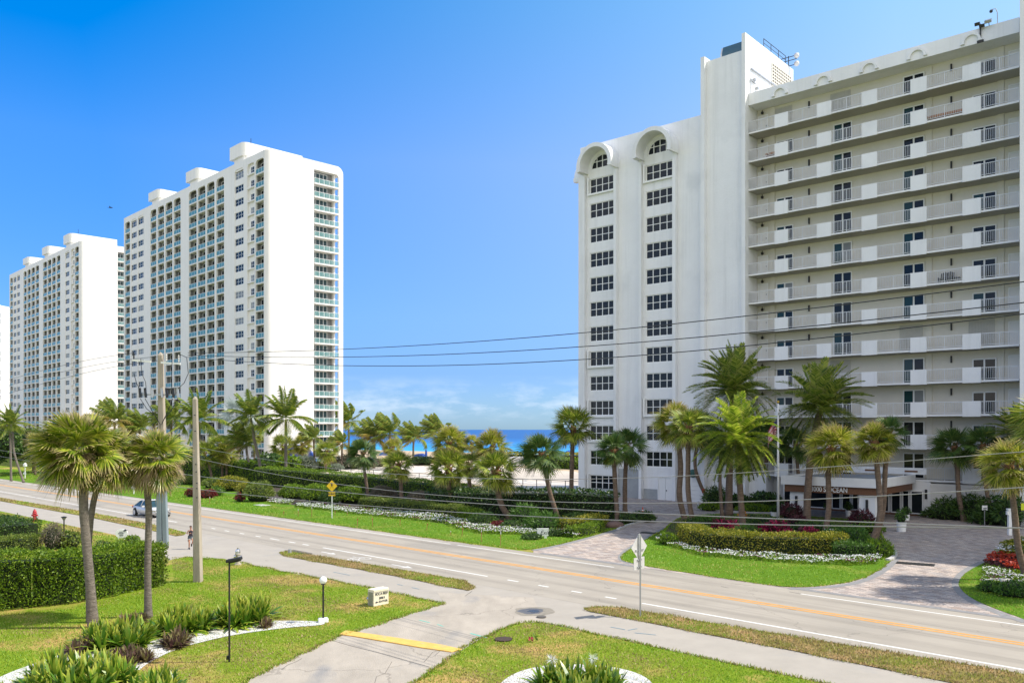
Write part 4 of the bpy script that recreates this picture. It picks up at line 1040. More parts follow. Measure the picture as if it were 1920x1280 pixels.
    # parapet floodlights
    for n_, (px, py, lab) in enumerate(((1839, 52, 'twin-headed dark floodlight bracket fixed on the roof parapet near the corner wing'), (1855, 57, 'single dark floodlight tilted on the parapet beside the twin bracket'), (1868, 36, 'small camera on a bent pole above the roof parapet by the corner wing'))):
        x, z = UZ(px, py)
        zt = 42.35
        o = empty(('floodlight','floodlight','security_camera')[n_], tuple(fr.w(x, -.1, zt-1.2 if n_ < 1 else zt)), ang, lab, ('floodlight','floodlight','security camera')[n_])
        if n_ == 0:
            a = MB(); a.box(-.05,.05,-.1,.0,0,1.5); a.box(-.25,.25,-.12,0,-.1,.1); a.build('bracket', M['black'], o)
            for s_, zz in ((-.2,1.5),(.15,1.25)): a = MB(); a.obox((s_,-.2,zz), .2,.12,.14, mat=Matrix.Rotation(R(25),3,'X')); a.build('lamp_head', M['black'], o)
        elif n_ == 1:
            a = MB(); a.tube([(0,.1,-.05),(0,-.2,.3)], .03, 6); a.build('bracket', M['black'], o)
            a = MB(); a.obox((0,-.3,.25), .26,.2,.12, mat=Matrix.Rotation(R(35),3,'X')); a.build('lamp_head', M['steel'], o)
        else:
            a = MB(); a.tube([(0.1,.1,-.05),(.1,0,.9),(0,-.1,1.2),(-.3,-.1,1.25)], .035, 6); a.build('pole', M['steel'], o)
            a = MB(); a.sphere((-.35,-.1,1.1), .14, 10, 8); a.build('camera_dome', M['black'], o)
    # antenna cluster at tower roof end
    o = empty('antenna_cluster', tuple(fr.w(t1-.3, 10.6, 48.2)), ang, 'small steel antenna frame with white discs on the far end of the lift tower roof', 'antenna')
    a = MB(); a.tube([(0,0,0),(0,0,1.6)], .05, 6)
    for z in (.5, 1.1, 1.5): a.tube([(-.9,0,z),(.9,.1,z)], .04, 6)
    a.tube([(-.9,0,.5),(-.9,0,1.5)], .04, 6); a.build('frame', M['black'], o)
    for z in (.55, 1.45): a = MB(); a.sphere((.9,.1,z), .3, 10, 8); a.build('disc', M['alu'], o)
    # balcony furniture (each its own thing)
    def onbal(px, k, y=1.0): return tuple(fr.w(U(px, y), y, 38.13-ST*k+.2))
    def sofa(px, k, w, label):
        o = empty('outdoor_sofa', onbal(px, k), ang, label, 'outdoor sofa')
        a = MB(); a.box(-w/2,w/2,-.3,.35,.08,.42); a.build('seat', M['brown'], o)
        a = MB(); a.box(-w/2,w/2,.36,.5,.08,.85); a.build('backrest', M['wood'], o)
        for s_ in (-1,1): a = MB(); a.box(s_*w/2-.06,s_*w/2+.06,-.3,.35,.43,.62); a.build('armrest', M['wood'], o)
        return o
    sofa(1777, 1, 3.2, 'brown outdoor sofa behind the white railing on the second balcony from the top')
    sofa(1446, 1, .8, 'small brown bench behind the railing near the lift tower')
    def chair(px, label):
        o = empty('adirondack_chair', onbal(px, 6), ang, label, 'garden chair', 'dark garden chairs on a balcony')
        a = MB(); a.obox((0,-.05,.35), .32,.3,.03, mat=Matrix.Rotation(R(12),3,'X')); a.build('seat', M['black'], o)
        for k in range(5):
            a = MB(); a.obox((-.28+.14*k,.4,.72+.0), .055,.02,.42-.05*abs(k-2), mat=Matrix.Rotation(R(-20),3,'X')); 
            a.build('back_slat', M['black'], o)
        for s_ in (-1,1): a = MB(); a.box(s_*.36-.06,s_*.36+.06,-.35,.35,.5,.54); a.build('armrest', M['black'], o)
        for s_ in (-1,1):
            for y_ in (-.35,.2): a = MB(); a.box(s_*.34-.03,s_*.34+.03,y_,y_+.06,0,.5); a.build('leg', M['black'], o)
    chair(1769, 'left of two dark garden chairs on the balcony crossed by the upper wire'); chair(1779, 'right of two dark garden chairs on the balcony crossed by the upper wire')
    o = empty('side_table', onbal(1793, 6), ang, 'small dark table beside the two garden chairs on the balcony', 'table')
    a = MB(); a.box(-.3,.3,-.25,.25,.4,.45); a.build('tabletop', M['black'], o)
    for s_ in (-1,1):
        for t_ in (-1,1): a = MB(); a.box(s_*.26-.02,s_*.26+.02,t_*.21-.02,t_*.21+.02,0,.4); a.build('leg', M['black'], o)
    return root, fr, U
CONDO, CF, CU = condo()
# ---------------------------------------------------------------- vegetation
rg = np.random.default_rng(11)
def unit(v): return v / np.maximum(np.linalg.norm(v, axis=-1, keepdims=True), 1e-9)
def leaves(mb, Pt, Nr, L, W, m=0, along=.6, Lvar=.35):
    n = len(Pt)
    if n == 0: return
    t = unit(unit(rg.normal(size=(n,3))) + Nr*along); r = unit(rg.normal(size=(n,3)))
    b = unit(np.cross(t, r)); l = (L*(1+rg.uniform(-Lvar, Lvar, n)))[:,None]; w = (W*(1+rg.uniform(-Lvar, Lvar, n)))[:,None]
    v = np.stack([Pt, Pt+t*l*.5+b*w*.5, Pt+t*l, Pt+t*l*.5-b*w*.5], 1).reshape(-1, 3)
    f = np.arange(4*n).reshape(-1, 4)
    mb.add(v, f, m if np.isscalar(m) else m)
def wob(P_, s=1.0, ph=0.):
    x, y, z = P_[:,0]*s, P_[:,1]*s, P_[:,2]*s
    return (np.sin(x*1.7+ph)+np.sin(y*2.1+1.3+ph)+np.sin(z*2.6+.7)+np.sin((x+y)*3.7+2)*.6+np.sin((x-z)*5.1)*.4+np.sin((y+z)*4.3+ph)*.4)/3.4
def ell_core(mb, c, rx, ry, rz, m=1, n=14, k=7, amp=.12):
    th = np.linspace(0, 2*np.pi, n, endpoint=False); ph = np.linspace(.02, np.pi-.02, k)
    T_, P_ = np.meshgrid(th, ph); v = np.stack([np.cos(T_)*np.sin(P_), np.sin(T_)*np.sin(P_), np.cos(P_)], -1).reshape(-1, 3)
    v = v*(1+amp*wob(v, 2.5, c[0])[:,None])*np.array([rx,ry,rz]) + np.array(c)
    f = [(i*n+j, (i+1)*n+j, (i+1)*n+(j+1)%n, i*n+(j+1)%n) for i in range(k-1) for j in range(n)]
    mb.add(v, f, m)
def bush_mb(w, h, leaf, n, L, seed=0, d=None, m=0, shape=.5, amp=.18, layers=(.9, .98, 1.06)):
    """dome of leaves, base at z=0"""
    d = d or w; mb = MB()
    v = unit(rg.normal(size=(n,3))); v[:,2] = np.abs(v[:,2])*1.0 - .25*rg.random(n)
    v = unit(v); r = np.array([w/2, d/2, h*.62]); k = rg.choice(layers, n)
    disp = 1+amp*wob(v, 3.2, seed*1.7)
    Pt = v*r*(k*disp)[:,None]; Pt[:,2] += h*.36
    keep = Pt[:,2] > .0; leaves(mb, Pt[keep], v[keep], L, L*leaf, m)
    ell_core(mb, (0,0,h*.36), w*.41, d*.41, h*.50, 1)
    return mb
def bush(px, py, wpx, hpx, mt, label, cat='shrub', L=.16, leaf=.5, dens=1., name='shrub', dr=1., group=None, amp=.18, extra=None, amt=.15):
    p = G(px, py); s = p.y/F; w, h = wpx*s, hpx*s
    area = 2.2*w*h*dr**.5 + w*w*dr*.8
    n = int(min(9000, max(250, area/(L*L*leaf)*2.2*dens)))
    mb = bush_mb(w, h, leaf, n, L, px, w*dr, amp=amp)
    mats = [M[mt], M['core']]
    if extra:
        k = int(n*amt); v = unit(rg.normal(size=(k,3))); v[:,2] = np.abs(v[:,2]); Pt = v*np.array([w/2,w*dr/2,h*.62])*(1.06+amp*wob(v,3.2,px*1.7))[:,None]; Pt[:,2] += h*.36
        leaves(mb, Pt, v, L*.8, L*.6, 2); mats.append(M[extra])
    o = mb.build(name, mats, None, (p.x, p.y + w*dr*.35, 0)); tag(o, label, cat, group); return o
def hedge(px, h, dep, mt, label, L=.12, leaf=.5, dens=1., name='hedge', cat='hedge', group=None, htaper=None, cap=60000, mt2=None):
    """clipped hedge whose front foot follows the photo points px"""
    pts = [G(x, y) for x, y in px]; mb = MB(); N_ = len(pts)
    hs = htaper or [h]*N_
    for i in range(N_-1):
        a, b = pts[i], pts[i+1]; d = (b-a); Ln = d.length; d = d/Ln; nn = Vector((-d.y, d.x, 0))
        if nn.y < 0: nn = -nn
        out = -nn
        A = np.array(a); D_ = np.array(d); NN = np.array(nn)
        def surf(cnt, u, v_, z, nr):
            Pt = A + D_*(u*Ln)[:,None] + NN*(v_)[:,None]; Pt[:,2] = z
            Pt = Pt + np.array(nr)*(.16*wob(Pt, 1.3)+rg.uniform(-.08,.05,cnt)+rg.exponential(.035,cnt))[:,None]
            Pt[:,2] = np.maximum(Pt[:,2], .02)
            leaves(mb, Pt, np.tile(np.array(nr, float), (cnt,1)), L, L*leaf, 0)
        hh = (hs[i]+hs[i+1])/2; per = 1/(L*L*leaf)*1.5*dens
        for (ar, kind) in ((Ln*hh, 'f'), (Ln*dep, 't'), (Ln*hh*.5, 'b')):
            cnt = int(min(cap, ar*per)); u = rg.random(cnt); hz = hs[i]+(hs[i+1]-hs[i])*u
            if kind == 'f': surf(cnt, u, np.zeros(cnt), rg.random(cnt)*hz, -NN)
            elif kind == 't': surf(cnt, u, rg.random(cnt)*dep, hz, (0,0,1))
            else: surf(cnt, u, np.full(cnt, dep), rg.random(cnt)*hz, NN)
        cnt = int(min(cap*.3, Ln*.3*per)); u = rg.random(cnt); surf(cnt, u, rg.random(cnt)*.22, (hs[i]+(hs[i+1]-hs[i])*u)-rg.random(cnt)*.2, (np.array([0,0,1])-NN)*.7)
        if i in (0, N_-2):
            ks = ([0] if i == 0 else []) + ([1] if i == N_-2 else [])
            for k in ks:
                cnt = int(min(cap, dep*hs[i+k]*per)); surf(cnt, np.full(cnt, float(k)), rg.random(cnt)*dep, rg.random(cnt)*hs[i+k], D_*(1 if k else -1))
        q = min(.26, hh*.2)
        v = [a+nn*q, b+nn*q, b+nn*(dep-q), a+nn*(dep-q)]
        z0, z1 = hs[i]-q, hs[i+1]-q
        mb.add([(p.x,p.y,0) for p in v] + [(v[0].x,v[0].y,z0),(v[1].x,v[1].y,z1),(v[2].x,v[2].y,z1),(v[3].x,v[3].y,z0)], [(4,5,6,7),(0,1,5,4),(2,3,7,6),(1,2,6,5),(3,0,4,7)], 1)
    o = mb.build(name, [M[mt], M['core']]); tag(o, label, cat, group); return o
# ---------------- palms
def fan_crown(seed, n=44, seg=24, span=118, dead=.18, wind=(-.12,0,0), droop=.30, top=86, bot=-52):
    r = random.Random(seed); V = []; Fc = []; Mi = []; Tp = []; wd = Vector(wind)
    def quadstrip(pts, ws, side, m, tips):
        base = len(V)
        for p, w_, t in zip(pts, ws, tips):
            V.append(p-side*w_); V.append(p+side*w_); Tp.extend((t, t))
        for i in range(len(pts)-1): Fc.append((base+2*i, base+2*i+1, base+2*i+3, base+2*i+2)); Mi.append(m)
    for i in range(n):
        q = i/n; a = i*2.39996 + r.uniform(-.2,.2); e = R(top+(bot-top)*q**.85 + r.uniform(-7,7))
        d = (Vector((math.cos(a)*math.cos(e), math.sin(a)*math.cos(e), math.sin(e))) + wd*(1 if q > .15 else .4)).normalized()
        m = 1 if q > 1-dead else 0
        pl = r.uniform(.38,.60)*(1 if q > .12 else .75)
        s_ = d.cross(Vector((0,0,1)));
        if s_.length < .05: s_ = Vector((1,0,0))
        s_.normalize(); up = s_.cross(d).normalized()
        e1 = d*pl - Vector((0,0,.05*(1-q)))
        quadstrip([Vector((0,0,0)), e1*.5+Vector((0,0,.015)), e1], [.012,.010,.008], s_, m, [.0,.0,.0])
        fdir = (d - Vector((0,0,.05+.12*q))).normalized(); up2 = s_.cross(fdir).normalized()
        tw = r.uniform(-.9,.9); s2 = s_*math.cos(tw)+up2*math.sin(tw); u2 = fdir.cross(s2)
        spn = span*(1 if q > .15 else .45)
        bl = r.uniform(.44,.58)*(1 if m == 0 else .85)
        for j in range(seg):
            th = R(-spn + 2*spn*j/(seg-1) + r.uniform(-2.5,2.5))
            dd = (fdir*math.cos(th) + s2*math.sin(th) + u2*(.22*abs(math.sin(th)))*(-1 if m else 1)).normalized()
            l = bl*(.70+.30*math.cos(th))*r.uniform(.86,1.1)
            sd_ = dd.cross(u2).normalized()
            dr = droop*r.uniform(.5,1.3)*(1.8 if m else 1)
            pts = [e1+dd*l*t - Vector((0,0,dr*l*max(0,t-.35)**1.7)) + wd*.25*l*t*t for t in (.05,.4,.72,1)]
            quadstrip(pts, [.007,.0165,.012,.002], sd_, m, [.1,.35,.72,1])
    mb = MB(); mb.add([tuple(v) for v in V], Fc, Mi, Tp); return mb
def frond_crown(seed, n=24, k=12, nl=36, leafl=.28, hang=.55, grav=.55, wind=(0,0,0), top=80, bot=-30, stiff=0., width=.014, vup=.0, dead=0., spread=.5):
    r = random.Random(seed); V = []; Fc = []; Mi = []; Tp = []; wd = Vector(wind)
    def strip(pts, ws, side, m, tips):
        base = len(V)
        for p, w_, t in zip(pts, ws, tips): V.append(p-side*w_); V.append(p+side*w_); Tp.extend((t,t))
        for i in range(len(pts)-1): Fc.append((base+2*i, base+2*i+1, base+2*i+3, base+2*i+2)); Mi.append(m)
    for i in range(n):
        q = i/n; a = i*2.39996+r.uniform(-.25,.25); e = R(top+(bot-top)*q + r.uniform(-8,8))
        d = Vector((math.cos(a)*math.cos(e), math.sin(a)*math.cos(e), math.sin(e))); m = 1 if q > 1-dead else 0
        Ln = r.uniform(.85,1.08); pts = [Vector((0,0,0))]; ds = []
        for j in range(k):
            t = j/(k-1); dj = (d - Vector((0,0,grav*t**1.3*(.5+q))) + wd*t*1.1).normalized(); ds.append(dj)
            pts.append(pts[-1]+dj*Ln/k)
        ds.append(ds[-1])
        sd0 = d.cross(Vector((0,0,1)));
        if sd0.length < .05: sd0 = Vector((0,1,0))
        sd0.normalize()
        strip(pts[::2], [.010*(1-.8*j/(len(pts[::2])-1)) for j in range(len(pts[::2]))], sd0, m, [.3]*len(pts[::2]))
        for j in range(nl):
            t = .14+.86*j/(nl-1); x = t*k; i0 = min(int(x), k-1); fr_ = x-i0; p = pts[i0].lerp(pts[i0+1], fr_); dj = ds[i0]
            s_ = dj.cross(Vector((0,0,1))); s_ = s_.normalized() if s_.length > .05 else sd0; up = s_.cross(dj)
            ll = leafl*(math.sin(math.pi*(t*.86+.10))**.6)
            for sg in (-1, 1):
                l = ll*r.uniform(.8,1.15)
                ld = (s_*sg + dj*(spread+.5*t) + up*vup*r.uniform(.5,1.2) + wd*.6).normalized()
                ws = dj
                mid = p+ld*l*.5-Vector((0,0,hang*l*.15)); tipp = p+ld*l-Vector((0,0,hang*l*r.uniform(.5,1.0)))+wd*l*.3
                wv = (up*.6+dj*.8).normalized() if vup else (dj*.9+up*.4).normalized()
                strip([p, mid, tipp], [width*.6, width, .001], wv, m, [.2,.5,1])
    mb = MB(); mb.add([tuple(v) for v in V], Fc, Mi, Tp); return mb
W1 = (-.22,0,.02)
CROWN = {
 'fan': [fan_crown(s, 46, 26, 135, wind=(-.10,0,0), droop=.22, bot=-66).data('crown', [M['fan'], M['fansun']]) for s in (1,2,3)],
 'fansun': [fan_crown(s, 50, 26, 135, dead=.14, wind=(-.12,0,0), droop=.28, bot=-68).data('crown', [M['fansun'], M['fansun']]) for s in (4,5)],
 'fandark': [fan_crown(s, 44, 26, 135, dead=.1, droop=.2, bot=-62).data('crown', [M['fandark'], M['fan']]) for s in (6,7)],
 'fannear': [fan_crown(s, 84, 32, 135, dead=.0, wind=(-.20,0,0), droop=.32, bot=-66).data('crown', [M['fannear'], M['deadleaf']]) for s in (8,9,10)],
 'coco': [frond_crown(s, 24, wind=(-.18,0,0), grav=.75, bot=-28).data('crown', [M['coco'], M['cocoy']]) for s in (1,2)],
 'cocow': [frond_crown(s, 24, wind=(-1.0,.1,.10), grav=.5, top=85, bot=-20, dead=.12, hang=1.0).data('crown', [M['coco'], M['cocoy']]) for s in (3,4,5)],
 'cocoy': [frond_crown(s, 24, wind=(-.9,.1,.08), grav=.55, top=85, bot=-25, dead=.4, hang=1.0).data('crown', [M['coco'], M['cocoy']]) for s in (6,)],
 'date': [frond_crown(s, 84, 12, 48, leafl=.19, hang=.15, grav=.85, wind=(-.25,0,.03), top=86, bot=-42, width=.012, vup=.6, spread=.35).data('crown', [M['date'], M['datebright']]) for s in (11,12)],
 'datebright': [frond_crown(s, 88, 12, 48, leafl=.19, hang=.25, grav=1.1, wind=(-.08,0,0), top=84, bot=-55, width=.012, vup=.55, spread=.35, dead=.4).data('crown', [M['datebright'], M['date']]) for s in (13,)],
 'silver': [fan_crown(s, 40, 30, 125, dead=0, wind=(-.1,0,0), droop=.05).data('crown', [M['silverleaf'], M['silverleaf']]) for s in (14,)],
}
SKIRT = [fan_crown(s, 34, 22, dead=1.0, top=-12, bot=-74, droop=.5, wind=(-.08,0,0)).data('dry_frond_skirt', [M['deadleaf'], M['deadleaf']]) for s in (20,21)]
cc_ = {}
def palm(kind, path, rpx, tpx, label, base=None, boots=True, skirt=0., rot=None, group=None, dy=0., parts=True, sc=(1,1,1), tm='trunk', fruit=False, lean=0.):
    p0 = G(*(base or path[0])); Y = p0.y; s = Y/F
    cat = 'palm tree'; nm = {'f': 'fan_palm', 'c': 'coconut_palm', 'd': 'date_palm', 's': 'silver_palm'}[kind[0]]
    root = empty(nm, (p0.x, p0.y, 0), 0, label, cat, group)
    pts = [P(x, y, Y) - p0 for x, y in path]
    if base: pts[0] = Vector((pts[0].x, 0, 0)) if pts[0].z > .3 else pts[0]
    pts[0].z = -.05
    # smooth path
    pp = []
    n = len(pts)
    for i in range(n-1):
        a = pts[max(i-1,0)]; b = pts[i]; c = pts[i+1]; d = pts[min(i+2,n-1)]
        for t in np.linspace(0,1,7,endpoint=False):
            pp.append(.5*((2*b)+(-a+c)*t+(2*a-5*b+4*c-d)*t*t+(-a+3*b-3*c+d)*t**3))
    pp.append(pts[-1])
    rt = tpx*s/2; K = len(pp); r_ = random.Random(path[0][0])
    rad = []
    for i in range(K):
        t = i/(K-1); q = rt*(1.0+.35*max(0,1-t*7))*(1+.05*r_.uniform(-1,1))*(1-.12*t)
        if boots and t > .86: q *= 1.0+.55*math.sin((t-.86)/.14*math.pi*.8)
        rad.append(q)
    cut = int(K*.86) if boots else K
    mb = MB(); mb.tube(pp[:cut+1] if boots else pp, rad[:cut+1] if boots else rad, 10); mb.build('trunk', M[tm], root, smooth=True)
    if boots and cut < K-1:
        mb = MB(); mb.tube([pp[i] for i in range(cut, K)], [rad[i]*1.03 for i in range(cut, K)], 10)
        for q in range(26):
            i = r_.randrange(cut, K); a = r_.uniform(0, 6.28); c = pp[i]; dv = Vector((math.cos(a), math.sin(a), 0)); mb.bar(c+dv*rad[i]*.8, c+dv*rad[i]*1.7+Vector((0,0,rt*1.2)), rt*.35, rt*.12)
        mb.build('leaf_bases', M['boot'], root)
    i_ = cc_.get(kind, 0); cc_[kind] = i_+1; me = CROWN[kind][i_ % len(CROWN[kind])]
    R_ = rpx*s*({'fannear':1.08,'date':1.2,'datebright':1.18}.get(kind, 1.2)); top = pts[-1]
    rz = rot if rot is not None else ((i_*1.3) % 6.28 if kind in ('fan','fansun','fandark','fannear') else 0)*.0 + r_.uniform(-.25,.25)
    o = inst('crown', me, root, tuple(top+Vector((0,0,-R_*.04 if kind[:3] == 'fan' else R_*.05))), rz, (R_*sc[0], R_*sc[1], R_*sc[2]))
    if skirt:
        inst('dry_frond_skirt', SKIRT[i_ % 2], root, tuple(top+Vector((0,0,-R_*.02))), rz+.7, (R_*skirt,)*3)
    if fruit:
        mb = MB(); n = 260; v = unit(rg.normal(size=(n,3)))*rg.random((n,1))**.4; leaves(mb, v*np.array([.45,.4,.6])+np.array([R_*.22,-R_*.3,-.1]), v, .16, .1); mb.build('fruit_cluster', M['petalo'], root)
    return root
g1 = 'palms round the condominium forecourt'
# near left
palm('fannear', [(176,1176),(166,1060),(158,970),(155,900),(150,838)], 88, 17, 'big shaggy fan palm in the left foreground, the leftmost and largest of the near ones', boots=False, skirt=.75, tm='trunkg')
palm('fannear', [(170,1172),(165,1060),(170,975),(182,915),(206,856)], 68, 12, 'fan palm twinned with the big left one, its crown lower on the right side', base=(170,1166), boots=True, skirt=.85, tm='trunkg')
palm('fannear', [(278,1157),(277,1060),(279,960),(276,905),(292,856)], 64, 13, 'near fan palm with browned skirt standing in front of the tall grey utility pole', boots=False, skirt=1.0, tm='trunkg')
# far left
palm('coco', [(45,905),(27,850),(24,812),(21,795)], 30, 4, 'leaning coconut palm by the left edge in front of dark trees', tm='trunkg', boots=False)
palm('coco', [(21,902),(20,850),(19,800)], 22, 4, 'thin coconut palm just left of the leaning one at the left edge', tm='trunkg', boots=False)
palm('fansun', [(66,890),(65,850),(64,832)], 24, 4, 'short yellowish fan palm behind the far lawn, left of the foreground crown')
palm('cocoy', [(218,893),(216,820),(214,790)], 40, 5, 'yellowing windblown coconut palm rising above the big foreground crown', boots=False)
palm('cocow', [(262,890),(262,840),(262,805)], 36, 5, 'green windblown coconut palm left of the utility pole, behind the road', boots=False)
palm('cocow', [(318,893),(320,830),(322,788)], 40, 5, 'dark coconut palm directly right of the utility pole', boots=False)
palm('coco', [(374,895),(374,840),(373,790)], 48, 6, 'broad coconut palm just right of the bare concrete pole', tm='trunkg', boots=False)
palm('fan', [(400,905),(390,865),(383,850)], 28, 5, 'leaning fan palm low behind the bare concrete pole')
palm('fan', [(417,903),(416,860),(413,835)], 26, 5, 'fan palm behind the pair of yellow-skirted palms, taller', group=None)
palm('fansun', [(425,903),(425,870),(424,848)], 27, 5, 'small yellowish fan palm in front of parked cars, left of the bent trunks')
palm('silver', [(446,880),(447,830),(449,780)], 36, 6, 'silver blue fan palm in front of the near white tower', tm='trunkg', boots=False)
palm('coco', [(494,908),(485,860),(476,820),(470,783)], 42, 6, 'tall leaning coconut palm overlapping the silver palm', tm='trunkg', boots=False)
palm('cocow', [(484,906),(470,878),(463,850),(462,832)], 36, 5, 'short bent coconut palm whose trunk curves left of the tall leaning one', tm='trunkg', boots=False)
palm('fan', [(477,885),(477,840),(476,812)], 22, 4, 'fan palm tucked behind the tall leaning coconut trunk')
palm('coco', [(536,908),(536,850),(536,786)], 48, 6, 'tall straight coconut palm alone against the white end wall', tm='trunkg', boots=False)
palm('fan', [(532,880),(532,852),(530,836)], 26, 6, 'short stout fan palm behind the straight coconut trunk')
palm('fansun', [(567,882),(567,850),(566,832)], 22, 4, 'fan palm near the base of the end wall, before the blue umbrella')
palm('cocow', [(590,884),(589,850),(588,822)], 26, 4, 'little coconut palm below the glass balconies, left of the stack', boots=False)
palm('fan', [(611,885),(611,860),(613,845)], 24, 4, 'small green fan palm below the right column of glass balconies')
palm('cocoy', [(640,880),(641,850),(642,832)], 24, 4, 'yellow green young coconut palm at the foot of the tower corner', boots=False)
palm('cocow', [(654,866),(654,820),(653,792)], 40, 4, 'windswept coconut palm with one frond blown upright beside the tower corner', tm='trunkg', boots=False)
palm('cocoy', [(701,878),(702,845),(701,822)], 36, 5, 'orange tinged windswept coconut palm before the sea, first right of the tower', boots=False)
palm('cocow', [(733,878),(732,840),(731,815)], 38, 6, 'dark windswept coconut palm before the sea, second right of the tower', boots=False)
palm('cocow', [(775,862),(775,840),(776,822)], 30, 4, 'small coconut palm standing alone before the open sea', tm='trunkg', boots=False)
palm('fandark', [(691,937),(686,900),(681,865),(681,848)], 33, 6, 'dark fan palm in front of the terrace fence, left of the pair')
palm('fan', [(753,944),(751,900),(747,870)], 32, 8, 'fan palm with pale stout trunk in front of the terrace fence')
palm('fansun', [(738,880),(738,850),(737,838)], 20, 4, 'small yellowish fan palm just behind the stout fan palm by the terrace')
palm('cocow', [(822,872),(822,840),(822,812)], 34, 4, 'coconut palm whose top shows above the bronze fan palms before the sea', boots=False)
palm('fansun', [(842,958),(841,900),(842,850),(842,828)], 36, 7, 'bronze fan palm, upper left crown of the central cluster before the sea')
palm('fandark', [(860,930),(860,860),(859,828)], 24, 6, 'dark fan palm hidden behind the bronze one in the central cluster')
palm('fan', [(888,962),(856,945),(842,915),(841,875)], 40, 10, 'strongly bent fan palm, lower left crown of the central cluster')
palm('fan', [(884,945),(880,905),(878,870)], 28, 8, 'fan palm with bulging trunk between the two bent ones in the central cluster')
palm('fansun', [(924,955),(924,900),(923,835)], 38, 7, 'fan palm whose crown stands highest right in the central cluster')
palm('fan', [(961,976),(942,950),(934,920),(932,880)], 44, 12, 'bent fan palm with a thick brown neck at the front of the central cluster')
palm('fansun', [(885,880),(885,845),(884,830)], 18, 4, 'small distant fan palm between the cluster crowns against the sea')
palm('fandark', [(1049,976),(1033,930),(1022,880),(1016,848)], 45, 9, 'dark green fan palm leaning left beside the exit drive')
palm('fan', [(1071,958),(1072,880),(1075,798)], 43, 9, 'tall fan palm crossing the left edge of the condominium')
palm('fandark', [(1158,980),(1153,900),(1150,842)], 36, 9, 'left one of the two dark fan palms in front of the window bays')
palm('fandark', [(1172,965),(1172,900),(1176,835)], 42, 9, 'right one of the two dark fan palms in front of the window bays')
palm('fansun', [(1287,982),(1274,930),(1276,870),(1268,792)], 46, 11, 'left trunk of the paired fan palms before the garage door, sunlit crown')
palm('fan', [(1302,994),(1291,930),(1290,870),(1292,798)], 42, 10, 'right trunk of the paired fan palms before the garage door')
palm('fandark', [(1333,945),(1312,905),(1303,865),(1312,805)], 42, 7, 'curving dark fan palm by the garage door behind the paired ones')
palm('date', [(1366,966),(1368,880),(1370,800),(1376,738)], 76, 14, 'tallest date palm with orange fruit in front of the white lift tower', base=(1366,966), fruit=True, boots=False)
palm('datebright', [(1394,1003),(1388,920),(1384,860),(1383,830)], 76, 12, 'bright green date palm with drooping fronds below the tallest one', boots=False)
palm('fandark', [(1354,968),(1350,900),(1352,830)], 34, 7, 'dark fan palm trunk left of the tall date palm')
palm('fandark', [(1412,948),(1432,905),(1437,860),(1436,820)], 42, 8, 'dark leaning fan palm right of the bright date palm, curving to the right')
palm('date', [(1512,976),(1516,900),(1524,830),(1538,770)], 78, 14, 'large date palm spreading over the balconies above the canopy sign', boots=False, rot=2.1)
palm('fansun', [(1545,1008),(1554,950),(1553,880),(1560,838)], 52, 11, 'yellow sunlit fan palm whose trunk crosses the lettering on the canopy')
palm('fandark', [(1496,962),(1497,900),(1492,830)], 38, 7, 'dark fan palm at the left end of the canopy')
palm('fansun', [(1634,1018),(1650,960),(1645,880),(1640,826)], 42, 11, 'yellowish fan palm leaning at the canopy corner, left of the joined pair')
palm('fandark', [(1638,1016),(1655,960),(1660,880),(1666,812)], 38, 10, 'darker fan palm joined at the foot to the yellowish canopy-corner one')
palm('fandark', [(1808,977),(1798,930),(1795,880),(1790,835)], 43, 9, 'dark fan palm before the veined marble wall')
palm('fandark', [(1868,982),(1852,930),(1846,880),(1842,832)], 40, 8, 'dark fan palm leaning right of the marble wall, by the small white sign')
palm('fansun', [(1926,1086),(1910,1030),(1902,960),(1892,870)], 56, 12, 'nearest fan palm at the right edge, rising from the red flower bed')
palm('date', [(1915,985),(1912,900),(1908,820)], 52, 10, 'date palm partly cut by the right edge behind the near fan palm', boots=False)
# out of frame palm that throws the shade over the right drive
palm('fan', [(2010,1113),(2005,950),(2000,790)], 92, 14, 'fan palm just beyond the right edge shading the entrance drive')
palm('fan', [(2110,1113),(2085,950),(2075,800)], 92, 14, 'second fan palm beyond the right edge, farther right')

# ---------------- trees and hedges
def broadleaf(px, py, wpx, hpx, mt, label, L=.45, n=6500, name='broadleaf_tree'):
    p = G(px, py); s = p.y/F; w, h = wpx*s, hpx*s; root = empty(name, (p.x, p.y, 0), 0, label, 'tree')
    t = MB(); t.tube([(0,0,-.1),(.1,0,h*.3),(0,.1,h*.55)], [w*.03,w*.025,w*.015], 8)
    for q in range(5): a = q*1.3; t.tube([(0,0,h*.25),(math.cos(a)*w*.2, math.sin(a)*w*.2, h*.55)], [w*.018,w*.008], 6)
    t.build('trunk', M['trunk'], root)
    mb = MB(); r_ = np.random.default_rng(px+500)
    for q in range(11):
        c = np.array([r_.uniform(-.34,.34)*w, r_.uniform(-.3,.3)*w, h*r_.uniform(.38,.8)]); rr = w*r_.uniform(.16,.27)
        k = n//11; v = unit(rg.normal(size=(k,3))); Pt = c+v*rr*(.8+.3*rg.random((k,1)))*np.array([1,1,.75]); leaves(mb, Pt, v, L, L*.6, 0)
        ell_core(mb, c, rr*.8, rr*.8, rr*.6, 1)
    mb.build('crown', [M[mt], M['core']], root); return root
broadleaf(-5, 893, 95, 112, 'hedgedark', 'dark broadleaf tree at the left edge behind the leaning coconut palm')
broadleaf(62, 887, 80, 95, 'hedgedark', 'dark broadleaf tree between the left edge palms and the near fan palm', n=5500)
broadleaf(125, 884, 90, 85, 'hedgedark', 'dark broadleaf tree hidden behind the big foreground fan palm')
broadleaf(190, 884, 80, 75, 'hedge', 'green broadleaf tree behind the twinned near palms', n=5000)
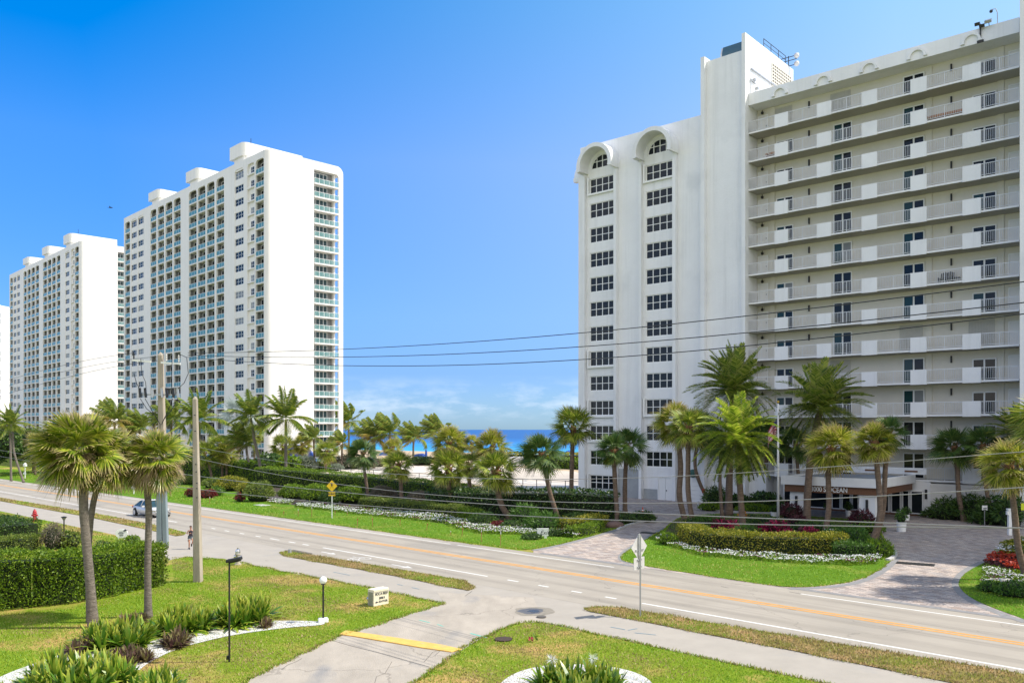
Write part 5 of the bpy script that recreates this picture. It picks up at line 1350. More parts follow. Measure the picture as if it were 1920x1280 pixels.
broadleaf(255, 886, 80, 62, 'hedge', 'green broadleaf tree behind the second near palm', n=5000)
broadleaf(335, 890, 70, 52, 'hedge', 'small broadleaf tree between the two utility poles', n=5000)

sg = 'sea grape and dune shrubs behind the long hedge'
bush(500, 886, 60, 34, 'clusia', 'glossy broad-leaved sea grape thicket behind the bent coconut trunks', L=.5, leaf=.8)
bush(538, 887, 50, 30, 'hedge', 'broad-leaved thicket just behind the straight coconut trunk', L=.5, leaf=.8)
bush(455, 884, 40, 22, 'clusia', 'dark broad-leaved shrub beside the parked cars', L=.5, leaf=.8)
bush(568, 886, 44, 30, 'greybush', 'silvery grey shrub left of the terrace', L=.35)
bush(598, 884, 36, 18, 'hedge', 'low green shrub between the silvery shrub and the white terrace', L=.35)
bush(640, 880, 50, 24, 'twig', 'brownish thin dune shrub left of the dark fan palm', L=.4)
bush(620, 883, 40, 12, 'greybush', 'low grey shrub along the left edge of the terrace', L=.3)
bush(655, 879, 44, 17, 'greybush', 'grey shrub at the back of the white terrace', L=.3)
bush(700, 875, 46, 14, 'twig', 'thin brown shrub behind the windswept palms', L=.35)
bush(790, 872, 46, 15, 'clusia', 'dark green shrub at the far side of the terrace by the beach', L=.35)
bush(830, 872, 50, 17, 'croton', 'yellowish dune shrub behind the central palm cluster', L=.35)
bush(430, 885, 60, 18, 'hedge', 'green shrub below the yellowish fan palms', L=.4)
hedge([(890,866),(975,868),(1095,871)], 2.2, 5, 'croton', 'yellow green dune hedge on the beach edge left of the condominium', L=.5, dens=.8)
hedge([(1000,876),(1100,881)], 1.9, 3, 'hedge', 'lower green hedge between the dune hedge and the ring-marked terrace', L=.4)
w_ = MB(); a, b = G(962,874), G(982,874); w_.box(a.x, b.x, a.y, a.y+3, 0, 2.0); w_.prism([(a.x-9,0),(a.x,0),(a.x,2.0),(a.x-9,1.2)], a.y+1, a.y+1.4, axis='y'); tag(w_.build('low_wall', M['white']), 'low white wall end block in front of the dune hedge', 'wall')
hedge([(340,897),(380,898),(428,903),(478,908)], 3.0, 3, 'hedge', 'far end of the tall green hedge behind the leaning palms', L=.22, dens=.8)
hedge([(478,912),(560,915),(640,918),(730,926),(800,934),(862,943)], 2.9, 2.6, 'hedge', 'long tall clipped hedge in front of the white terrace', L=.16, dens=.75, htaper=[2.6,2.35,2.0,1.85,1.75,1.7])
hedge([(800,958),(870,966),(960,972),(1060,975),(1143,979)], 2.3, 2.2, 'clusia', 'dark broad-leaved hedge beside the left corner of the condominium', L=.20, leaf=.7, dens=.9, htaper=[2.0,2.2,2.4,2.5,2.35])
# shrubs in front of the long hedge
bush(427, 921, 60, 26, 'croton', 'large yellow variegated round shrub behind the far lawn', L=.2)
bush(455, 925, 26, 18, 'croton', 'smaller yellow variegated shrub right of the large one', L=.2)
bush(395, 915, 40, 18, 'hedgelite', 'light green shrub right of the bare concrete pole', L=.2)
bush(352, 908, 40, 14, 'hedgelite', 'yellow green low shrub left of the bare concrete pole', L=.2)
bush(384, 934, 34, 15, 'redleaf', 'wide red leaved shrub just right of the bare concrete pole', L=.2)
bush(356, 932, 20, 16, 'redleaf', 'red leaved shrub left of the bare concrete pole', L=.2)
bush(402, 930, 26, 15, 'strap', 'strappy pale shrub between the red shrub and the yellow one', L=.4, leaf=.12)
bush(448, 941, 17, 15, 'redleaf', 'small round red shrub alone at the lawn edge', L=.18)
bush(480, 941, 54, 36, 'hedgelite', 'rounded light green shrub under the cable, right of the small red one', L=.18)
bush(545, 938, 52, 28, 'hedge', 'dark round shrub at the foot of the straight coconut palm', L=.18)
bush(590, 944, 56, 34, 'hedge', 'big clipped round shrub left of the pedestrian sign', L=.18)
bush(654, 945, 50, 32, 'hedge', 'clipped round shrub right of the pedestrian sign', L=.18)
bush(618, 946, 40, 26, 'hedgedark', 'dark shrub directly behind the pedestrian sign', L=.18)
bush(715, 944, 52, 30, 'twig', 'bare twiggy shrub right of the pedestrian sign', L=.22, leaf=.15, dens=1.4)
bush(785, 950, 56, 26, 'twig', 'second thin twiggy shrub, nearer the central palms', L=.22, leaf=.2, dens=1.4)
hedge([(672,952),(740,958),(800,965),(862,971)], 1.0, 1.4, 'hedgelite', 'low light green clipped hedge behind the white flowers', L=.13)
hedge([(862,972),(880,980)], .9, 1.4, 'hedge', 'short green clipped hedge end by the bent palm foot', L=.13)
bush(985, 985, 50, 34, 'fern', 'small palmetto shrub with spiky leaves before the dark hedge', L=.5, leaf=.12, dens=1.2)
bush(1020, 997, 60, 30, 'fern', 'arching green fern clump at the foot of the leaning fan palm', L=.5, leaf=.12, dens=1.2)
bush(960, 992, 40, 14, 'hedgedark', 'low dark shrub left of the fern clump', L=.15)
bush(905, 985, 50, 22, 'hedgedark', 'dark low shrub behind the white flowers at the bent trunk', L=.15)
bush(935, 990, 28, 12, 'redleaf', 'small rusty red shrub between dark low shrubs', L=.15)
bush(1080, 985, 60, 20, 'hedgedark', 'dark shrub between fern clump and yellow green hedge', L=.15)
hedge([(1062,999),(1100,997),(1142,986)], .9, 1.6, 'croton', 'yellow green low hedge at the corner of the exit drive', L=.14)
hedge([(1075,1008),(1100,1005),(1132,996)], .7, 1.0, 'hedge', 'low green clipped edging in front of the yellow green hedge', L=.12)
bush(998, 1012, 36, 10, 'hedgedark', 'spreading dark green shrub left of the exit sign', L=.12, name='ground_shrub')
bush(1045, 1006, 28, 13, 'hedgedark', 'dark green shrub right of the exit sign', L=.12)
bush(1208, 979, 46, 18, 'hedgedark', 'dark rounded shrubs at the kerb below the two dark fan palms', L=.16)
bush(1178, 982, 30, 18, 'clusia', 'small dark shrub on the near side of the drive kerb', L=.16)
rk = MB(); p = G(1152, 988); rk.sphere((0,0,.15), .8, 14, 8, sz=.45); tag(rk.build('boulder', mat('brown_rock', (.16,.10,.08), .9, var=.3, vscale=4), None, tuple(p), smooth=True), 'brown boulder at the corner of the drive kerb', 'boulder')
# island
hedge([(1270,1014),(1290,1025),(1330,1032),(1400,1038),(1480,1040),(1560,1041),(1590,1038)], 1.2, 1.8, 'croton', 'variegated yellow green hedge curving round the island', L=.12, dens=1.0)
hedge([(1566,1044),(1600,1045),(1640,1045)], .8, 1.3, 'fern', 'low bright green clipped hedge at the right end of the island', L=.12)
bush(1600, 1034, 90, 42, 'fern', 'large bright green rounded shrub on the island right of the yellow palm trunk', L=.16, amp=.25)
bush(1655, 1044, 46, 26, 'hedge', 'dark grassy shrub at the right tip of the island', L=.35, leaf=.15)
bush(1255, 1022, 32, 22, 'hedge', 'small dark green shrub at the left tip of the island', L=.12)
bush(1640, 1000, 44, 20, 'hedge', 'shrub behind the joined pair of palms near the planter', L=.14)
for (x, y, w, h, l) in ((1352,1004,32,26,'leftmost crimson cordyline clump under the date palms'), (1375,1008,28,28,'crimson cordyline clump right beside the bright date palm trunk'), (1432,1010,30,20,'crimson cordyline clump at the flagpole foot, left side'), (1462,1012,44,30,'large crimson cordyline clump right of the flagpole'), (1478,1020,26,18,'small crimson cordyline low in front of the large one'), (1518,1022,34,30,'crimson cordyline clump left of the yellow palm trunk'), (1502,1024,20,14,'smallest crimson cordyline beside the yellow palm trunk')):
    bush(x, y, w, h, 'crimson', l, L=.34, leaf=.25, dens=1.1, name='cordyline', cat='shrub', extra='maroon', amt=.3)
bush(1330, 1002, 60, 30, 'fern', 'green leafy plants at the left of the crimson clumps', L=.3, leaf=.2)
bush(1405, 1012, 46, 24, 'fern', 'green leafy plants between the crimson clumps', L=.3, leaf=.2)
bush(1300, 1000, 40, 24, 'hedgedark', 'dark shrub at the foot of the paired fan palms', L=.2)
bush(1380, 1018, 60, 16, 'hedge', 'low green plants under the bright date palm', L=.2)
bush(1545, 1024, 50, 22, 'hedge', 'low green plants at the yellow palm foot', L=.2)
for (x, y, w, h, l) in ((1488,975,36,28,'dark maroon cordyline before the left canopy pillar'), (1622,990,40,30,'dark maroon cordyline before the right canopy pillar'), (1500,985,30,16,'low maroon cordyline below the canopy lettering')):
    bush(x, y, w, h, 'maroon', l, L=.3, leaf=.25, name='cordyline')
bush(1540, 1000, 80, 18, 'hedgedark', 'dark ground shrubs in the shade under the canopy front', L=.2)
bush(1440, 992, 70, 20, 'hedgedark', 'dark ground shrubs below the flagpole', L=.2)
# bed against the building
bush(1345, 950, 40, 34, 'hedgedark', 'dark spiky plants against the white ground floor wall', L=.5, leaf=.15)
bush(1385, 953, 50, 24, 'hedgedark', 'dark shrubs below the lift tower', L=.25)
bush(1440, 955, 60, 30, 'hedgedark', 'dark shrubs left of the canopy', L=.25)
bush(1335, 958, 40, 14, 'hedge', 'low green edging plants by the garage door', L=.2)
bush(1420, 960, 60, 12, 'hedge', 'low edging plants along the left kerb before the lobby', L=.2)
for (x, y, w, h, l) in ((1770,972,50,14,'low dark shrub row right of the lobby door'), (1785,975,50,36,'dark palm-like shrub before the marble wall'), (1830,978,60,44,'tall dark feathery shrub right of the marble wall'), (1880,985,60,50,'large dark feathery shrub near the white post'), (1905,990,50,56,'dark feathery shrub cut by the right edge'), (1858,984,50,20,'low dark shrub under the small white sign')):
    bush(x, y, w, h, 'hedgedark', l, L=.5, leaf=.2)
# right bed
def flowerbed(px, label, cols, h=.28, dens=60, name='flower_bed', L=.10, base='hedge', pl=.085, frac=None):
    pts = [G(x, y) for x, y in px]; xs = [p.x for p in pts]; ys = [p.y for p in pts]
    n = int((max(xs)-min(xs))*(max(ys)-min(ys))*dens)
    X = rg.uniform(min(xs), max(xs), n); Y = rg.uniform(min(ys), max(ys), n); ok = pip(X, Y, xs, ys); X, Y = X[ok], Y[ok]; n = len(X)
    Z = h*(.75+.3*np.sin(X*1.9)*np.sin(Y*2.3)+.25*rg.random(n))
    up = np.tile(np.array([0,-.2,1.]), (n,1)); mb = MB()
    for k in range(2): leaves(mb, np.stack([X+rg.normal(0,.06,n), Y+rg.normal(0,.06,n), Z*rg.uniform(.1,.95,n)], 1), up, L, L*.5, 0, along=.3)
    msk = (np.sin(X*1.1+Y*.8)+np.sin(Y*1.9-X*.6)+rg.normal(0,.7,n))
    for ci, (cm_, th) in enumerate(cols):
        sel = (msk > th[0]) & (msk < th[1]); k = sel.sum()
        Pn = np.stack([X[sel], Y[sel], Z[sel]+.03], 1)
        a = rg.uniform(0, 6.28, k)
        # each flower: two crossed diamonds facing up and towards light
        for q in (0, 1):
            t = np.stack([np.cos(a+q*1.57), np.sin(a+q*1.57), rg.uniform(-.25,.25,k)], 1)*pl*.5; b = np.stack([-np.sin(a+q*1.57)*.5, np.cos(a+q*1.57)*.5, rg.uniform(-.2,.6,k)], 1)*pl*.5
            c = Pn+np.array([0,0,.004*q]); v = np.stack([c-t, c+b, c+t, c-b], 1).reshape(-1, 3); mb.add(v, np.arange(4*k).reshape(-1,4), ci+1)
    o = mb.build(name, [M[base]]+[M[c[0]] for c in cols]); o['kind'] = 'stuff'; o['label'] = label; o['category'] = 'flower bed'; return o
def pip(X, Y, xs, ys):
    c = np.zeros(len(X), bool); n = len(xs); j = n-1
    for i in range(n):
        cond = ((ys[i] > Y) != (ys[j] > Y)); den = (ys[j]-ys[i]) or 1e-9
        c ^= cond & (X < (xs[j]-xs[i])*(Y-ys[i])/den+xs[i]); j = i
    return c
WP = [('petal', (-1.2, 9)), ('petalp', (-2.2, -1.2))]
flowerbed([(555,946),(600,948),(660,955),(760,963),(830,969),(862,976),(900,984),(960,990),(1040,991),(1075,995),(1094,1006),(1080,1010),(1040,1003),(980,1003),(900,1001),(860,992),(830,981),(760,974),(680,966),(600,956),(556,952)], 'winding band of white and purple flowers along the far lawn', WP, dens=42, pl=.13, L=.2)
flowerbed([(500,941),(530,938),(552,942),(545,946),(505,945)], 'small patch of white flowers left of the long band', WP, dens=30, pl=.14, L=.2)
flowerbed([(1229,1012),(1245,1007),(1262,1012),(1278,1022),(1290,1028),(1310,1033),(1400,1042),(1500,1047),(1600,1048),(1655,1047),(1645,1058),(1600,1061),(1500,1058),(1400,1050),(1320,1044),(1280,1032),(1235,1019)], 'curving band of white and purple flowers edging the island', WP, dens=60, pl=.11, L=.17)
flowerbed([(1842,1062),(1860,1048),(1890,1046),(1925,1058),(1930,1078),(1870,1070)], 'bed of red and orange flowers at the right edge', [('petalr', (-.9, 9))], h=.5, dens=110, pl=.16, L=.12, base='maroon')
flowerbed([(1865,1047),(1890,1028),(1935,1018),(1960,1040),(1920,1056)], 'pale yellow and pink flowers behind the red bed', [('croton', (-.6, 9)), ('petal', (-1.6,-.9))], h=.6, dens=100, pl=.18, L=.14, base='hedgelite')
flowerbed([(1835,1090),(1850,1078),(1880,1078),(1930,1090),(1945,1108),(1880,1100),(1845,1103)], 'white flower patch round the small cream box', WP, h=.3, dens=60, pl=.09, L=.12)
flowerbed([(1838,1078),(1850,1066),(1925,1078),(1925,1092),(1880,1086)], 'green ground cover between the red flowers and the white patch', [('petal', (1.6, 9))], h=.3, dens=90, pl=.1, L=.14, base='hedge')
bush(1915, 1122, 60, 28, 'fern', 'bright green spreading shrub beside the small cream box', L=.12)
bush(1868, 1112, 44, 18, 'fern', 'low green shrub left of the small cream box', L=.12)
# ---------------- near left hedges
hedge([(-90,1165),(0,1144),(60,1138),(130,1132),(215,1116),(270,1104),(305,1097)], 2.2, 1.4, 'hedge', 'tall clipped green hedge filling the left foreground behind the two near palms', L=.11, dens=1.9, htaper=[2.25,2.3,2.25,2.2,2.1,2.05,2.0], cap=26000)
hedge([(290,1101),(304,1096.5),(316,1092)], 2.0, 1.6, 'hedgelite', 'broad-leaved end of the left hedge beside the grey pole', L=.13, leaf=.7, dens=1.0)
hedge([(-60,1046),(0,1041),(40,1037),(76,1031)], 1.0, 1.6, 'hedgelite', 'low yellow green hedge behind the tall left hedge', L=.11)
hedge([(-120,1030),(0,1018),(74,1011)], 1.35, 7, 'hedgedark', 'wide dark clipped hedge at the left edge below the red hydrant', L=.14, dens=.8)
bush(92, 1031, 34, 46, 'twig', 'thin bare shrub between the left hedges', L=.25, leaf=.12, dens=.8)
bush(120, 1029, 46, 30, 'hedgelite', 'rounded leafy shrub below the small path light', L=.15, leaf=.7)
bush(245, 1013, 22, 8, 'hedge', 'low green plant beside the oval sign', L=.14)
hedge([(180,1028),(230,1027),(266,1022)], .25, .8, 'hedgedark', 'very low dark edging along the small lawn behind the tall hedge', L=.1)
# ---------------- strappy clumps
def strap_mb(n, L, W, seed, arch=.8, m=0, spread=1.):
    r = random.Random(seed); V = []; Fc = []; Tp = []
    for i in range(n):
        a = r.uniform(0, 6.283); e = R(r.uniform(24, 84)); l = L*r.uniform(.6,1.1); d = Vector((math.cos(a)*math.cos(e)*spread, math.sin(a)*math.cos(e)*spread, math.sin(e))); s_ = Vector((-math.sin(a), math.cos(a), 0)); p = Vector((math.cos(a), math.sin(a), 0))*.06
        base = len(V); tw = r.uniform(-.5,.5); s_ = (s_*math.cos(tw)+Vector((0,0,1))*math.sin(tw)*.6)
        for j, t in enumerate((0,.25,.5,.75,1)):
            q = p+d*l*t-Vector((0,0,arch*l*t*t*.45*math.cos(e)*1.4)); w_ = W*(.5,.95,1,.7,.05)[j]*.5
            V.append(q-s_*w_); V.append(q+s_*w_); Tp.extend((t*.8+r.uniform(0,.2),)*2)
        for j in range(4): Fc.append((base+2*j, base+2*j+1, base+2*j+3, base+2*j+2))
    return V, Fc, Tp
def clump(px, py, wpx, dpx, mt, label, n=7, L=.85, W=.085, blades=46, name='lily_clump', cat='plant', flowers=0):
    p = G(px, py); s = p.y/F; mb = MB(); r = random.Random(px)
    w = wpx*s/2; dd = abs(G(px, py+dpx/2).y-G(px, py-dpx/2).y)/2
    for i in range(n):
        a = i*2.4; q = math.sqrt((i+.3)/n); cx, cy = w*q*math.cos(a)*.85, dd*q*math.sin(a)*.85
        V, Fc, Tp = strap_mb(blades, L*1.25*r.uniform(.85,1.15), W*1.5, r.random())
        mb.add([(v.x+cx, v.y+cy, v.z) for v in V], Fc, 0, Tp)
    mats = [M[mt]]
    o = mb.build(name, mats, None, tuple(p)); tag(o, label, cat)
    return o
clump(222, 1208, 130, 34, 'strap', 'large yellow green strap-leaved clump at the foot of the big left palm', n=20)
clump(345, 1182, 100, 26, 'strap', 'strap-leaved clump at the foot of the second near palm', n=17)
clump(455, 1166, 96, 28, 'strap', 'strap-leaved clump nearest the black lamp post', n=17, L=.9)
clump(150, 1284, 210, 60, 'strap', 'biggest strap-leaved clump at the bottom left corner', n=24, L=.85)
clump(290, 1310, 110, 50, 'strap', 'strap-leaved clump cut by the bottom edge, right of the biggest', n=7, L=.75)
clump(40, 1330, 120, 40, 'strap', 'strap-leaved clump cut by the bottom left corner', n=6, L=.7)
clump(158, 1222, 44, 24, 'purple', 'small purple clump left of the large strap-leaved clump', n=5, L=.5, W=.06)
clump(240, 1238, 90, 24, 'purple', 'wide purple brown clump in the middle of the planting bed', n=14, L=.42, W=.06)
clump(330, 1210, 44, 20, 'purple', 'purple clump between the planting and the white gravel', n=7, L=.5, W=.06)
clump(252, 1166, 60, 14, 'purple', 'low dry purple clump behind the large strap-leaved clump', n=7, L=.35, W=.05)
clump(500, 1172, 30, 12, 'purple', 'tiny dark clump right of the strap-leaved clump by the lamp', n=3, L=.3, W=.05)
clump(1050, 1291, 90, 34, 'strap', 'strap-leaved clump in the left part of the round gravel bed', n=7, L=.85)
clump(1125, 1290, 70, 30, 'strap', 'strap-leaved clump in the right part of the round gravel bed', n=6, L=.8)
clump(1085, 1325, 150, 40, 'strap', 'strap-leaved clump cut by the bottom edge in the round gravel bed', n=8, L=.75)
# white spidery flowers of the gravel-bed clumps
for (x, y, l) in ((1035,1288,'left white spidery lily flower in the round gravel bed'), (1112,1286,'right white spidery lily flower in the round gravel bed')):
    mb = MB(); n = 70; v = unit(rg.normal(size=(n,3))); leaves(mb, v*.03, v, .17, .012, 0, along=2.); st = MB(); root = empty('lily_flower', tuple(G(x,y)), 0, l, 'flower')
    o = mb.build('petals', M['petal'], root, (0,0,.85)); st.tube([(0,0,0),(0,0,.85)], .012, 5); st.build('stem', M['fern'], root)
# ---------------- grass blades
def tufts(px, dens, name, label, h=.055, w=.014, z=.0, dry=.0, mats=('grassb','grassg','grassd'), hmax=1e9):
    pts = [G(x, y) for x, y in px]; xs = [p.x for p in pts]; ys = [p.y for p in pts]
    n = int((max(xs)-min(xs))*(max(ys)-min(ys))*dens); X = rg.uniform(min(xs),max(xs),n); Y = rg.uniform(min(ys),max(ys),n); ok = pip(X,Y,xs,ys); X, Y = X[ok], Y[ok]; n = len(X)
    a = rg.uniform(0,6.28,n); le = rg.uniform(.2,1.,n); hh = h*rg.uniform(.5,1.3,n); ww = w*rg.uniform(.6,1.3,n)
    B = np.stack([X,Y,np.full(n,z)],1); s_ = np.stack([np.cos(a),np.sin(a),np.zeros(n)],1)*ww[:,None]; t = B+np.stack([-np.sin(a)*le*hh, np.cos(a)*le*hh, hh],1)
    v = np.stack([B-s_, B+s_, t], 1).reshape(-1,3)
    k = np.sin(X*.55+1)*1.2+np.sin(Y*.8-X*.4)*1.1+np.sin(X*1.9+Y*1.3)*.8+np.sin(Y*2.6-X*.9)*.6+rg.normal(0,.7,n)+dry+.25
    m = np.where(k > 1.3, 2, np.where(k > -.3, 0, 1)); mb = MB(); mb.add(v, np.arange(3*n).reshape(-1,3), m)
    o = mb.build(name, [M[q] for q in mats]); o['kind'] = 'stuff'; o['label'] = label; return o
L1 = [(-60,1172),(0,1150),(130,1138),(300,1102),(325,1088),(322,1044),(385,1043),(440,1053),(525,1071),(600,1084.5),(700,1105),(832,1132.5),(800,1143),(770,1152),(700,1176),(636,1194),(585,1219),(525,1245),(455,1282),(395,1322),(-60,1340)]
tufts(L1, 260, 'grass', 'short mown grass of the left foreground lawn')
tufts([(985,1168),(1020,1169),(1110,1188),(1320,1234),(1480,1268),(1600,1294),(1640,1320),(745,1330),(775,1282),(800,1263),(862,1223),(925,1186)], 300, 'grass', 'short mown grass of the lawn at the bottom centre', dry=.2)
for a, b in VS[1:]: tufts(a+b[::-1], 260, 'dry_grass', 'dry grass on the verge strip', h=.07, w=.016, z=.03, dry=1.6)
tufts(VS[0][0][1:]+VS[0][1][::-1][:-1], 50, 'dry_grass', 'dry grass on the far left verge strip', h=.1, w=.03, z=.03, dry=1.0)
tufts([(0,960),(100,978),(200,1001),(272,1016),(300,1022),(250,1027),(0,1050)], 60, 'grass', 'grass of the small lawn behind the tall hedge', h=.08, w=.03, dry=1.2)
tufts([(x, y) for x, y in isl], 70, 'grass', 'bright grass of the island lawn', h=.06, w=.025, z=.024, mats=('grassg','grassg','grassb'))
tufts(F1[:-7]+[(700,955),(500,948),(500,965),(700,995),(880,1019)], 40, 'grass', 'bright grass along the far side of the road', h=.06, w=.03, z=.02, mats=('grassg','grassg','grassb'))
tufts([(x, y) for x, y in risl if x < 1960], 90, 'grass', 'bright grass of the right lawn tip', h=.06, w=.02, z=.024, mats=('grassg','grassg','grassb'))

def edge_tufts(px, dens, label, h=.09, w=.02, z=0., mats=('grassb','grassg','grassd'), wd=.12, name='edge_grass'):
    pts = [G(x, y) for x, y in px]; B = []
    for a, b in zip(pts[:-1], pts[1:]):
        L_ = (b-a).length; k = int(L_*dens); u = rg.random(k)[:,None]; q = np.array(a)+(np.array(b)-np.array(a))*u
        d = (b-a).normalized(); nn = np.array((-d.y, d.x, 0)); off = wd*(.5*np.sin(q[:,0]*3.1)+.5*np.sin(q[:,1]*4.3+q[:,0]))+rg.normal(0, wd*.45, k); B.append(q+nn*off[:,None])
    B = np.concatenate(B); B[:,2] = z; n = len(B); a = rg.uniform(0,6.28,n); hh = h*rg.uniform(.4,1.3,n); ww = w*rg.uniform(.6,1.3,n)
    s_ = np.stack([np.cos(a),np.sin(a),np.zeros(n)],1)*ww[:,None]; t = B+np.stack([rg.normal(0,.6,n)*hh, rg.normal(0,.6,n)*hh, hh],1)
    mb = MB(); mb.add(np.stack([B-s_, B+s_, t],1).reshape(-1,3), np.arange(3*n).reshape(-1,3), rg.integers(0,3,n)); o = mb.build(name, [M[q] for q in mats]); o['kind'] = 'stuff'; o['label'] = label
tufts([(0,892),(0,880),(120,885),(250,896),(380,915),(430,930),(520,950),(520,968),(400,951),(240,927)], 25, 'grass', 'grass of the far lawn behind the utility poles', h=.09, w=.04, z=.02, mats=('grassg','grassg','grassb'))
edge_tufts([(345,1044),(440,1052),(525,1070),(600,1083),(700,1103),(832,1131),(800,1141),(735,1162),(668,1182),(612,1204),(555,1230),(490,1261),(400,1318)], 120, 'ragged grass edge of the left foreground lawn')
edge_tufts([(748,1305),(775,1280),(830,1240),(900,1197),(950,1174),(990,1166),(1020,1167),(1110,1186),(1320,1232.5),(1480,1266),(1650,1302)], 120, 'ragged grass edge of the bottom centre lawn')
for a, b in VS[1:]: edge_tufts(a+b[::-1]+a[:1], 70, 'ragged grass edge of a verge strip', z=.02, mats=('grassd','grassb','grassd'))
edge_tufts([(x, y) for x, y in [(400,952.5),(640,985.5),(880,1019),(985,1030.5),(1045,1021),(1158,990)]], 40, 'ragged grass edge across the road', h=.1, w=.035, z=.01, mats=('grassg','grassb','grassb'))
edge_tufts(isl[:]+isl[:1], 50, 'ragged grass edge of the island', h=.08, w=.03, z=.01, mats=('grassg','grassb','grassb'), wd=.06)
# ---------------------------------------------------------------- street furniture and other things
ROADANG = math.atan2(RN.y, RN.x)      # heading across the road
ALONG = math.atan2(-RD.y, -RD.x)      # heading along the road towards the right of the photo
def thing(name, px, py, label, cat, rz=0, group=None, z=0):
    p = G(px, py); return empty(name, (p.x, p.y, z), rz, label, cat, group)
# wires hang in a vertical plane parallel to the road (q = WQ)
WQ = 24.3
def wy(px, q=WQ): k = (px-960)/F; return q/(RN.x*k + RN.y)
def wire(samples, label, r=.012, q=WQ, m='wire', n=60, lo=-200, hi=2100, group='overhead cables beside the road'):
    xs = [s[0] for s in samples]; ys = [s[1] for s in samples]; pts = []
    # sample in world t for an even curve; interpolate pixel height with a smooth polynomial
    deg = min(3, len(xs)-1); cx = np.polyfit((np.array(xs)-900)/1000, ys, deg)
    for px in np.linspace(xs[0], xs[-1], n):
        py = np.polyval(cx, (px-900)/1000); Y = wy(px, q); pts.append(P(px, py, Y))
    mb = MB(); mb.tube(pts, r, 5); o = mb.build('overhead_cable', M[m]); tag(o, label, 'cable', group); return o
wire([(352,660.5),(500,660),(645,655.5),(870,641),(1088,624),(1401,592),(1660,561),(1920,529),(2150,498)], 'highest of the three upper black wires crossing the condominium', .016)
wire([(352,664),(500,672),(645,669),(870,663),(1088,648.5),(1401,623),(1660,597),(1920,568),(2150,540)], 'middle of the three upper black wires crossing the condominium', .016)
wire([(348,668),(500,682),(645,686),(870,683),(1088,673.5),(1401,648),(1660,620),(1920,589),(2150,560)], 'lowest of the three upper black wires crossing the condominium', .016)
wire([(-150,760),(0,716),(100,690),(176,672),(252,662)], 'upper wire running left from the utility pole crossarm', .016)
wire([(-150,772),(0,728),(100,700),(200,681),(300,668)], 'middle wire running left from the utility pole', .016)
wire([(-150,785),(0,742),(100,714),(200,690),(296,676)], 'lowest upper wire running left from the utility pole', .016)
wire([(305,905),(450,887),(525,889),(622,903),(760,923),(880,934),(1010,940),(1240,942),(1520,936),(1645,929),(1920,914),(2100,902)], 'topmost pale lower cable crossing the planting', .02, m='wireg') if False else None
wire([(306,842),(420,874),(522,889),(640,905),(760,922),(880,934),(1010,940),(1240,942),(1400,940),(1520,936),(1645,929),(1920,914),(2100,902)], 'grey lower cable, second from the top, running in front of the canopy', .014, m='wireg')
wire([(306,880),(450,906),(622,922.5),(760,933),(880,941),(1120,956),(1240,961),(1520,975),(1700,983),(1920,991),(2100,996)], 'grey lower cable crossing the pedestrian sign plaque', .016, m='wireg')
wire([(306,908),(455,927.5),(622,943),(760,954),(880,960),(1120,973),(1240,977),(1520,984),(1700,988),(1920,990.5),(2100,990)], 'lowest grey cable in front of the white flowers', .016, m='wireg')
wire([(306,822),(500,862),(640,881),(760,892),(900,895.5),(1085,896),(1240,891),(1400,885),(1540,877),(1773,860),(1920,848),(2100,832)], 'thin cable passing above the canopy roof', .011, m='wireg')
wire([(-150,824),(0,844),(65,855),(160,876),(296,906)], 'grey cable running left low from the utility pole over the far lawn', .014, m='wireg')
wire([(-150,838),(0,856),(60,864),(160,885),(296,914)], 'second grey cable running left low from the utility pole, beneath the first', .014, m='wireg')
wire([(-150,785),(0,805),(60,820),(160,848),(296,890)], 'thin dark cable running left from the utility pole across the dark trees', .012)
# big utility pole: square concrete top, grey lower part
def square_pole(o, px0, pyb, pyt, wb, wt, m, name, cap=True, yd=None, z0=0, rot=0):
    Y = o.location.y; s = Y/F; zb = H+(HZ-pyb)*s; zt = H+(HZ-pyt)*s; x = (px0[0]-960)*s-o.location.x; x2 = (px0[1]-960)*s-o.location.x; mb = MB()
    a, b = wb*s/2, wt*s/2
    lv = [(zb, a, x), (zt, b, x2)]
    v = [(xx+sx*w_, sy*w_, z) for z, w_, xx in lv for sx, sy in ((-1,-1),(1,-1),(1,1),(-1,1))]
    f = [(0,1,5,4),(1,2,6,5),(2,3,7,6),(3,0,4,7),(0,3,2,1)]
    if cap: v.append((x2, 0, zt+b*1.8)); f3 = [(4,5,8),(5,6,8),(6,7,8),(7,4,8)]; mb.add(v, f); mb.f.append(np.array(f3, np.int32)); mb.m.append(np.zeros(4, np.int32))
    else: mb.add(v, f+[(4,5,6,7)])
    ob = mb.build(name, M[m], o); bevel(ob, .03, 1); return ob
up = thing('utility_pole', 303, 1024, 'tall square utility pole with crossarms, grey painted below and concrete above', 'utility pole')
square_pole(up, (306,301), 900, 666, 13, 8.5, 'polec', 'pole_shaft')
square_pole(up, (311,307), 1024, 893, 9, 8, 'poleg', 'conduit_cover', cap=False)
square_pole(up, (300,299), 1024, 893, 10, 9, 'poleg', 'lower_shaft', cap=False)
Yu = up.location.y; su = Yu/F
def UP(px, py, dy=0): v = P(px, py, Yu+dy)-up.location; return v
for a, b, l in (((248,675),(283,678),'crossarm'), ((302,679.5),(338,682),'crossarm')):
    mb = MB(); mb.bar(UP(*a, -.1), UP(*b, -.1), .12, .12); mb.build('crossarm', M['trim'], up)
mb = MB(); mb.bar(UP(262,739.5,-.3), UP(336,740,-.3), .09, .09); arm = mb.build('crossarm', M['steel'], up)
